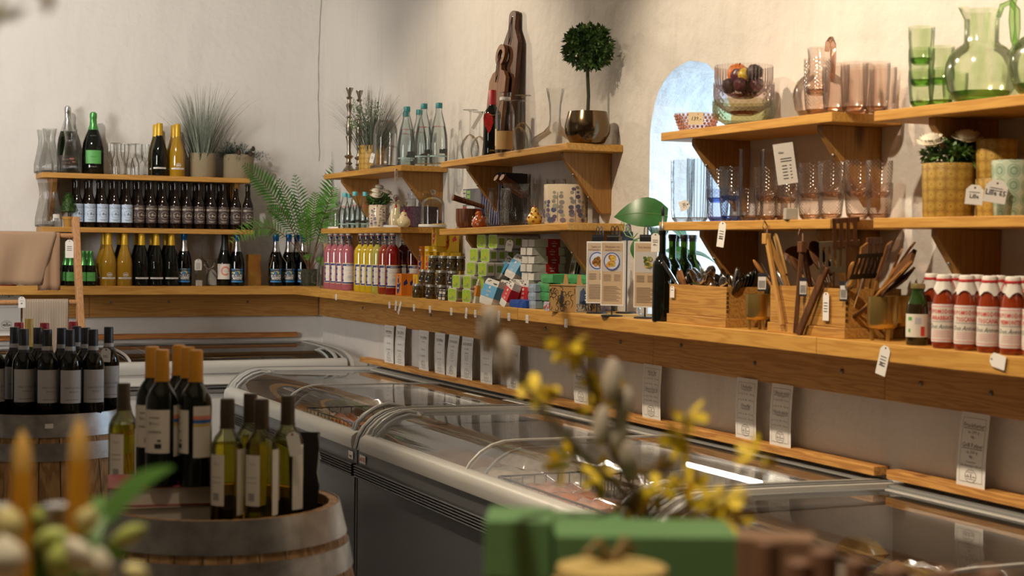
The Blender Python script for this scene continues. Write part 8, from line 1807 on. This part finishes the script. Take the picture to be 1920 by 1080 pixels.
BRN = M('brown_stopper', (.20, .10, .055), .6); BRN2 = M('brown_wrap', (.26, .15, .085), .6)
for i, (px, top, r) in enumerate(((1440, 1012, .0095), (1545, 1030, .0115), (1606, 1048, .009), (1500, 1050, .011), (1680, 1062, .011), (1770, 1068, .011), (1860, 1070, .010))):
    Z = 1.16 + .03 * (i % 2); a = A(px, top, Z); H = a.z - 1.12; t = thing('brown_bottle', 'brown bottle with wooden stopper in the foreground, ' + nth(i, 7) if i < 3 else 'brown bottle with wooden stopper in foreground, ' + ['between first and second', 'fourth along', 'fifth along', 'cut by frame corner'][i - 3], 'bottle', (a.x, a.y, 1.12), 0, 'brown stoppered bottles')
    MB().lathe([(.016, 0), (.017, .01), (.017, H * .45), (.008, H * .62), (.007, H - .03)], 16).build('body', BRN2, t); MB().lathe([(r, H - .035), (r, H - .002), (r * .8, H)], 16).build('stopper', BRN, t)
p = D(1440, 1.30, 1.12); H = A(1440, 1008, 1.30).z - 1.12; o = MB().box(-.03, .035, 0, .04, 0, H).build('brown_carton', BRN2, None, p, bevel=.002); o.rotation_euler = (0, 0, fc(p)); tag(o, 'brown carton beside the long green gift box', 'carton')
# branches in a vase
BARK = M('twig_brown', (.13, .075, .04), .85); BARK2 = M('twig_grey', (.20, .16, .12), .85); PET = M('forsythia_petal', (.74, .55, .02), .55); WIL = M('willow_catkin', (.42, .36, .29), .95, sheen=.5)
vz = D(1205, 1.52, 1.12); t = thing('branch_vase', 'vase of yellow forsythia twigs and grey catkins in near foreground', 'plant', vz); MB().lathe([(.03, 0), (.036, .01), (.038, .12), (.026, .20), (.028, .22)], 24, close=False).build('vase', CLEAR, t); mouth = Vector((0, 0, .20)); LA = lambda px, py, Z: A(px, py, Z) - vz
def twig(pts, r0, mat, flowers, name='forsythia_twig'):
    P = [Vector((0, 0, .02)), mouth] + [LA(*p) for p in pts]; m = MB(); fine = []
    for k in range(len(P) - 1):
        p0, p1, p2, p3 = P[max(0, k - 1)], P[k], P[k + 1], P[min(len(P) - 1, k + 2)]
        for s in range(4): u = s / 4; fine.append(.5 * ((2 * p1) + (p2 - p0) * u + (2 * p0 - 5 * p1 + 4 * p2 - p3) * u * u + (3 * p1 - p0 - 3 * p2 + p3) * u ** 3))
    fine.append(P[-1]); m.tube(fine, [r0 * (1 - .6 * k / len(fine)) for k in range(len(fine))], 7); o = m.build(name, mat, t); rnd = random.Random(len(flowers) * 7 + int(pts[0][0]))
    for fx, fy, Z, kind in flowers:
        c_ = LA(fx, fy, Z); m = MB()
        if kind == 'y':
            for q_ in range(2):
                ax = Vector((rnd.gauss(0, 1), rnd.gauss(0, 1), rnd.gauss(-.3, .7))).normalized(); X = Matrix.Translation(c_ + ax * .004) @ ax.to_track_quat('Z', 'Y').to_matrix().to_4x4()
                for k in range(4):
                    a = pi / 2 * k + rnd.uniform(-.2, .2); d = Vector((cos(a), sin(a), .55)).normalized(); s = Vector((-sin(a), cos(a), 0)); L_ = .0215
                    m.add([(0, 0, 0), d * L_ * .35 + s * .0045, d * L_ * .8 + s * .005, d * L_, d * L_ * .8 - s * .005, d * L_ * .35 - s * .0045], [(0, 1, 2, 3, 4, 5)], 0, True, X)
            m.build('blossom', PET, o)
        else: d = Vector((rnd.uniform(-.3, .3), rnd.uniform(-.3, .3), 1)); X = Matrix.Translation(c_) @ d.to_track_quat('Z', 'Y').to_matrix().to_4x4(); m.ball((0, 0, 0), .014, 12, 8, 0, (.62, .62, 1.5), X); m.build('catkin', WIL, o)
twig([(1150, 850, 1.50), (1115, 740, 1.48), (1078, 650, 1.46), (1052, 560, 1.44)], .0045, BARK, [(1128, 712, 1.48, 'y'), (1075, 655, 1.46, 'y'), (1118, 765, 1.48, 'y'), (1060, 640, 1.46, 'y')])
twig([(1100, 860, 1.42), (1045, 800, 1.38), (985, 725, 1.34), (935, 650, 1.30), (905, 590, 1.27)], .0045, BARK2, [(918, 615, 1.28, 'w'), (948, 668, 1.31, 'w')], 'willow_twig')
twig([(1180, 850, 1.52), (1120, 790, 1.50), (1060, 755, 1.48), (1012, 730, 1.47)], .003, BARK, [(1008, 722, 1.47, 'y'), (1046, 752, 1.48, 'y'), (1060, 870, 1.48, 'y')]); twig([(1120, 920, 1.45), (1080, 860, 1.42), (1068, 780, 1.40)], .003, BARK, [(1070, 862, 1.42, 'y'), (1110, 990, 1.45, 'y'), (1130, 895, 1.46, 'y')])
twig([(1170, 880, 1.47), (1165, 800, 1.46), (1150, 720, 1.45)], .004, BARK2, [(1148, 712, 1.45, 'w'), (1168, 765, 1.46, 'w'), (1162, 812, 1.46, 'w'), (1178, 862, 1.46, 'w'), (1128, 800, 1.46, 'w')], 'willow_twig'); twig([(1230, 900, 1.5), (1275, 845, 1.48), (1287, 780, 1.47)], .0032, BARK, [(1288, 772, 1.47, 'y'), (1278, 822, 1.48, 'y'), (1300, 835, 1.48, 'y'), (1222, 870, 1.5, 'y'), (1185, 940, 1.5, 'y')])
twig([(1260, 940, 1.46), (1290, 880, 1.45)], .003, BARK, [(1292, 905, 1.45, 'y'), (1278, 940, 1.45, 'y'), (1300, 985, 1.45, 'y'), (1235, 920, 1.46, 'y')]); twig([(1280, 960, 1.44), (1350, 930, 1.42), (1405, 870, 1.41)], .003, BARK, [(1420, 858, 1.41, 'y'), (1345, 950, 1.42, 'y'), (1372, 985, 1.42, 'y'), (1360, 925, 1.42, 'y')])
twig([(1120, 930, 1.48), (1000, 900, 1.45)], .0025, BARK, [(1108, 900, 1.47, 'y')]) if False else None
t = thing('flowering_twig', 'blurred budding twig reaching into the upper corner of view', 'twig', D(-90, .82, 1.12)); q0 = t.location.copy(); m = MB(); P = [A(-90, 1500, .82), A(-110, 500, .82), A(-60, 120, .82), A(0, 28, .82), A(50, 14, .82)]; m.tube([p - q0 for p in P], [.003, .0028, .0022, .0018, .0014], 6); m.tube([P[2] - q0, A(20, -40, .82) - q0, A(86, -6, .82) - q0], .0016, 6); m.build('stem', M('twig_olive', (.32, .28, .14), .8), t); MB().ball(A(90, 4, .82) - q0, .0042, 10, 7, 0, (.8, .8, 1.3)).build('bud', M('bud_brown', (.42, .25, .08), .6), t); MB().ball(A(8, 27, .82) - q0, .004, 10, 7, 0, (2.0, 1, .8)).build('bud', M('bud_olive', (.42, .38, .14), .6), t)
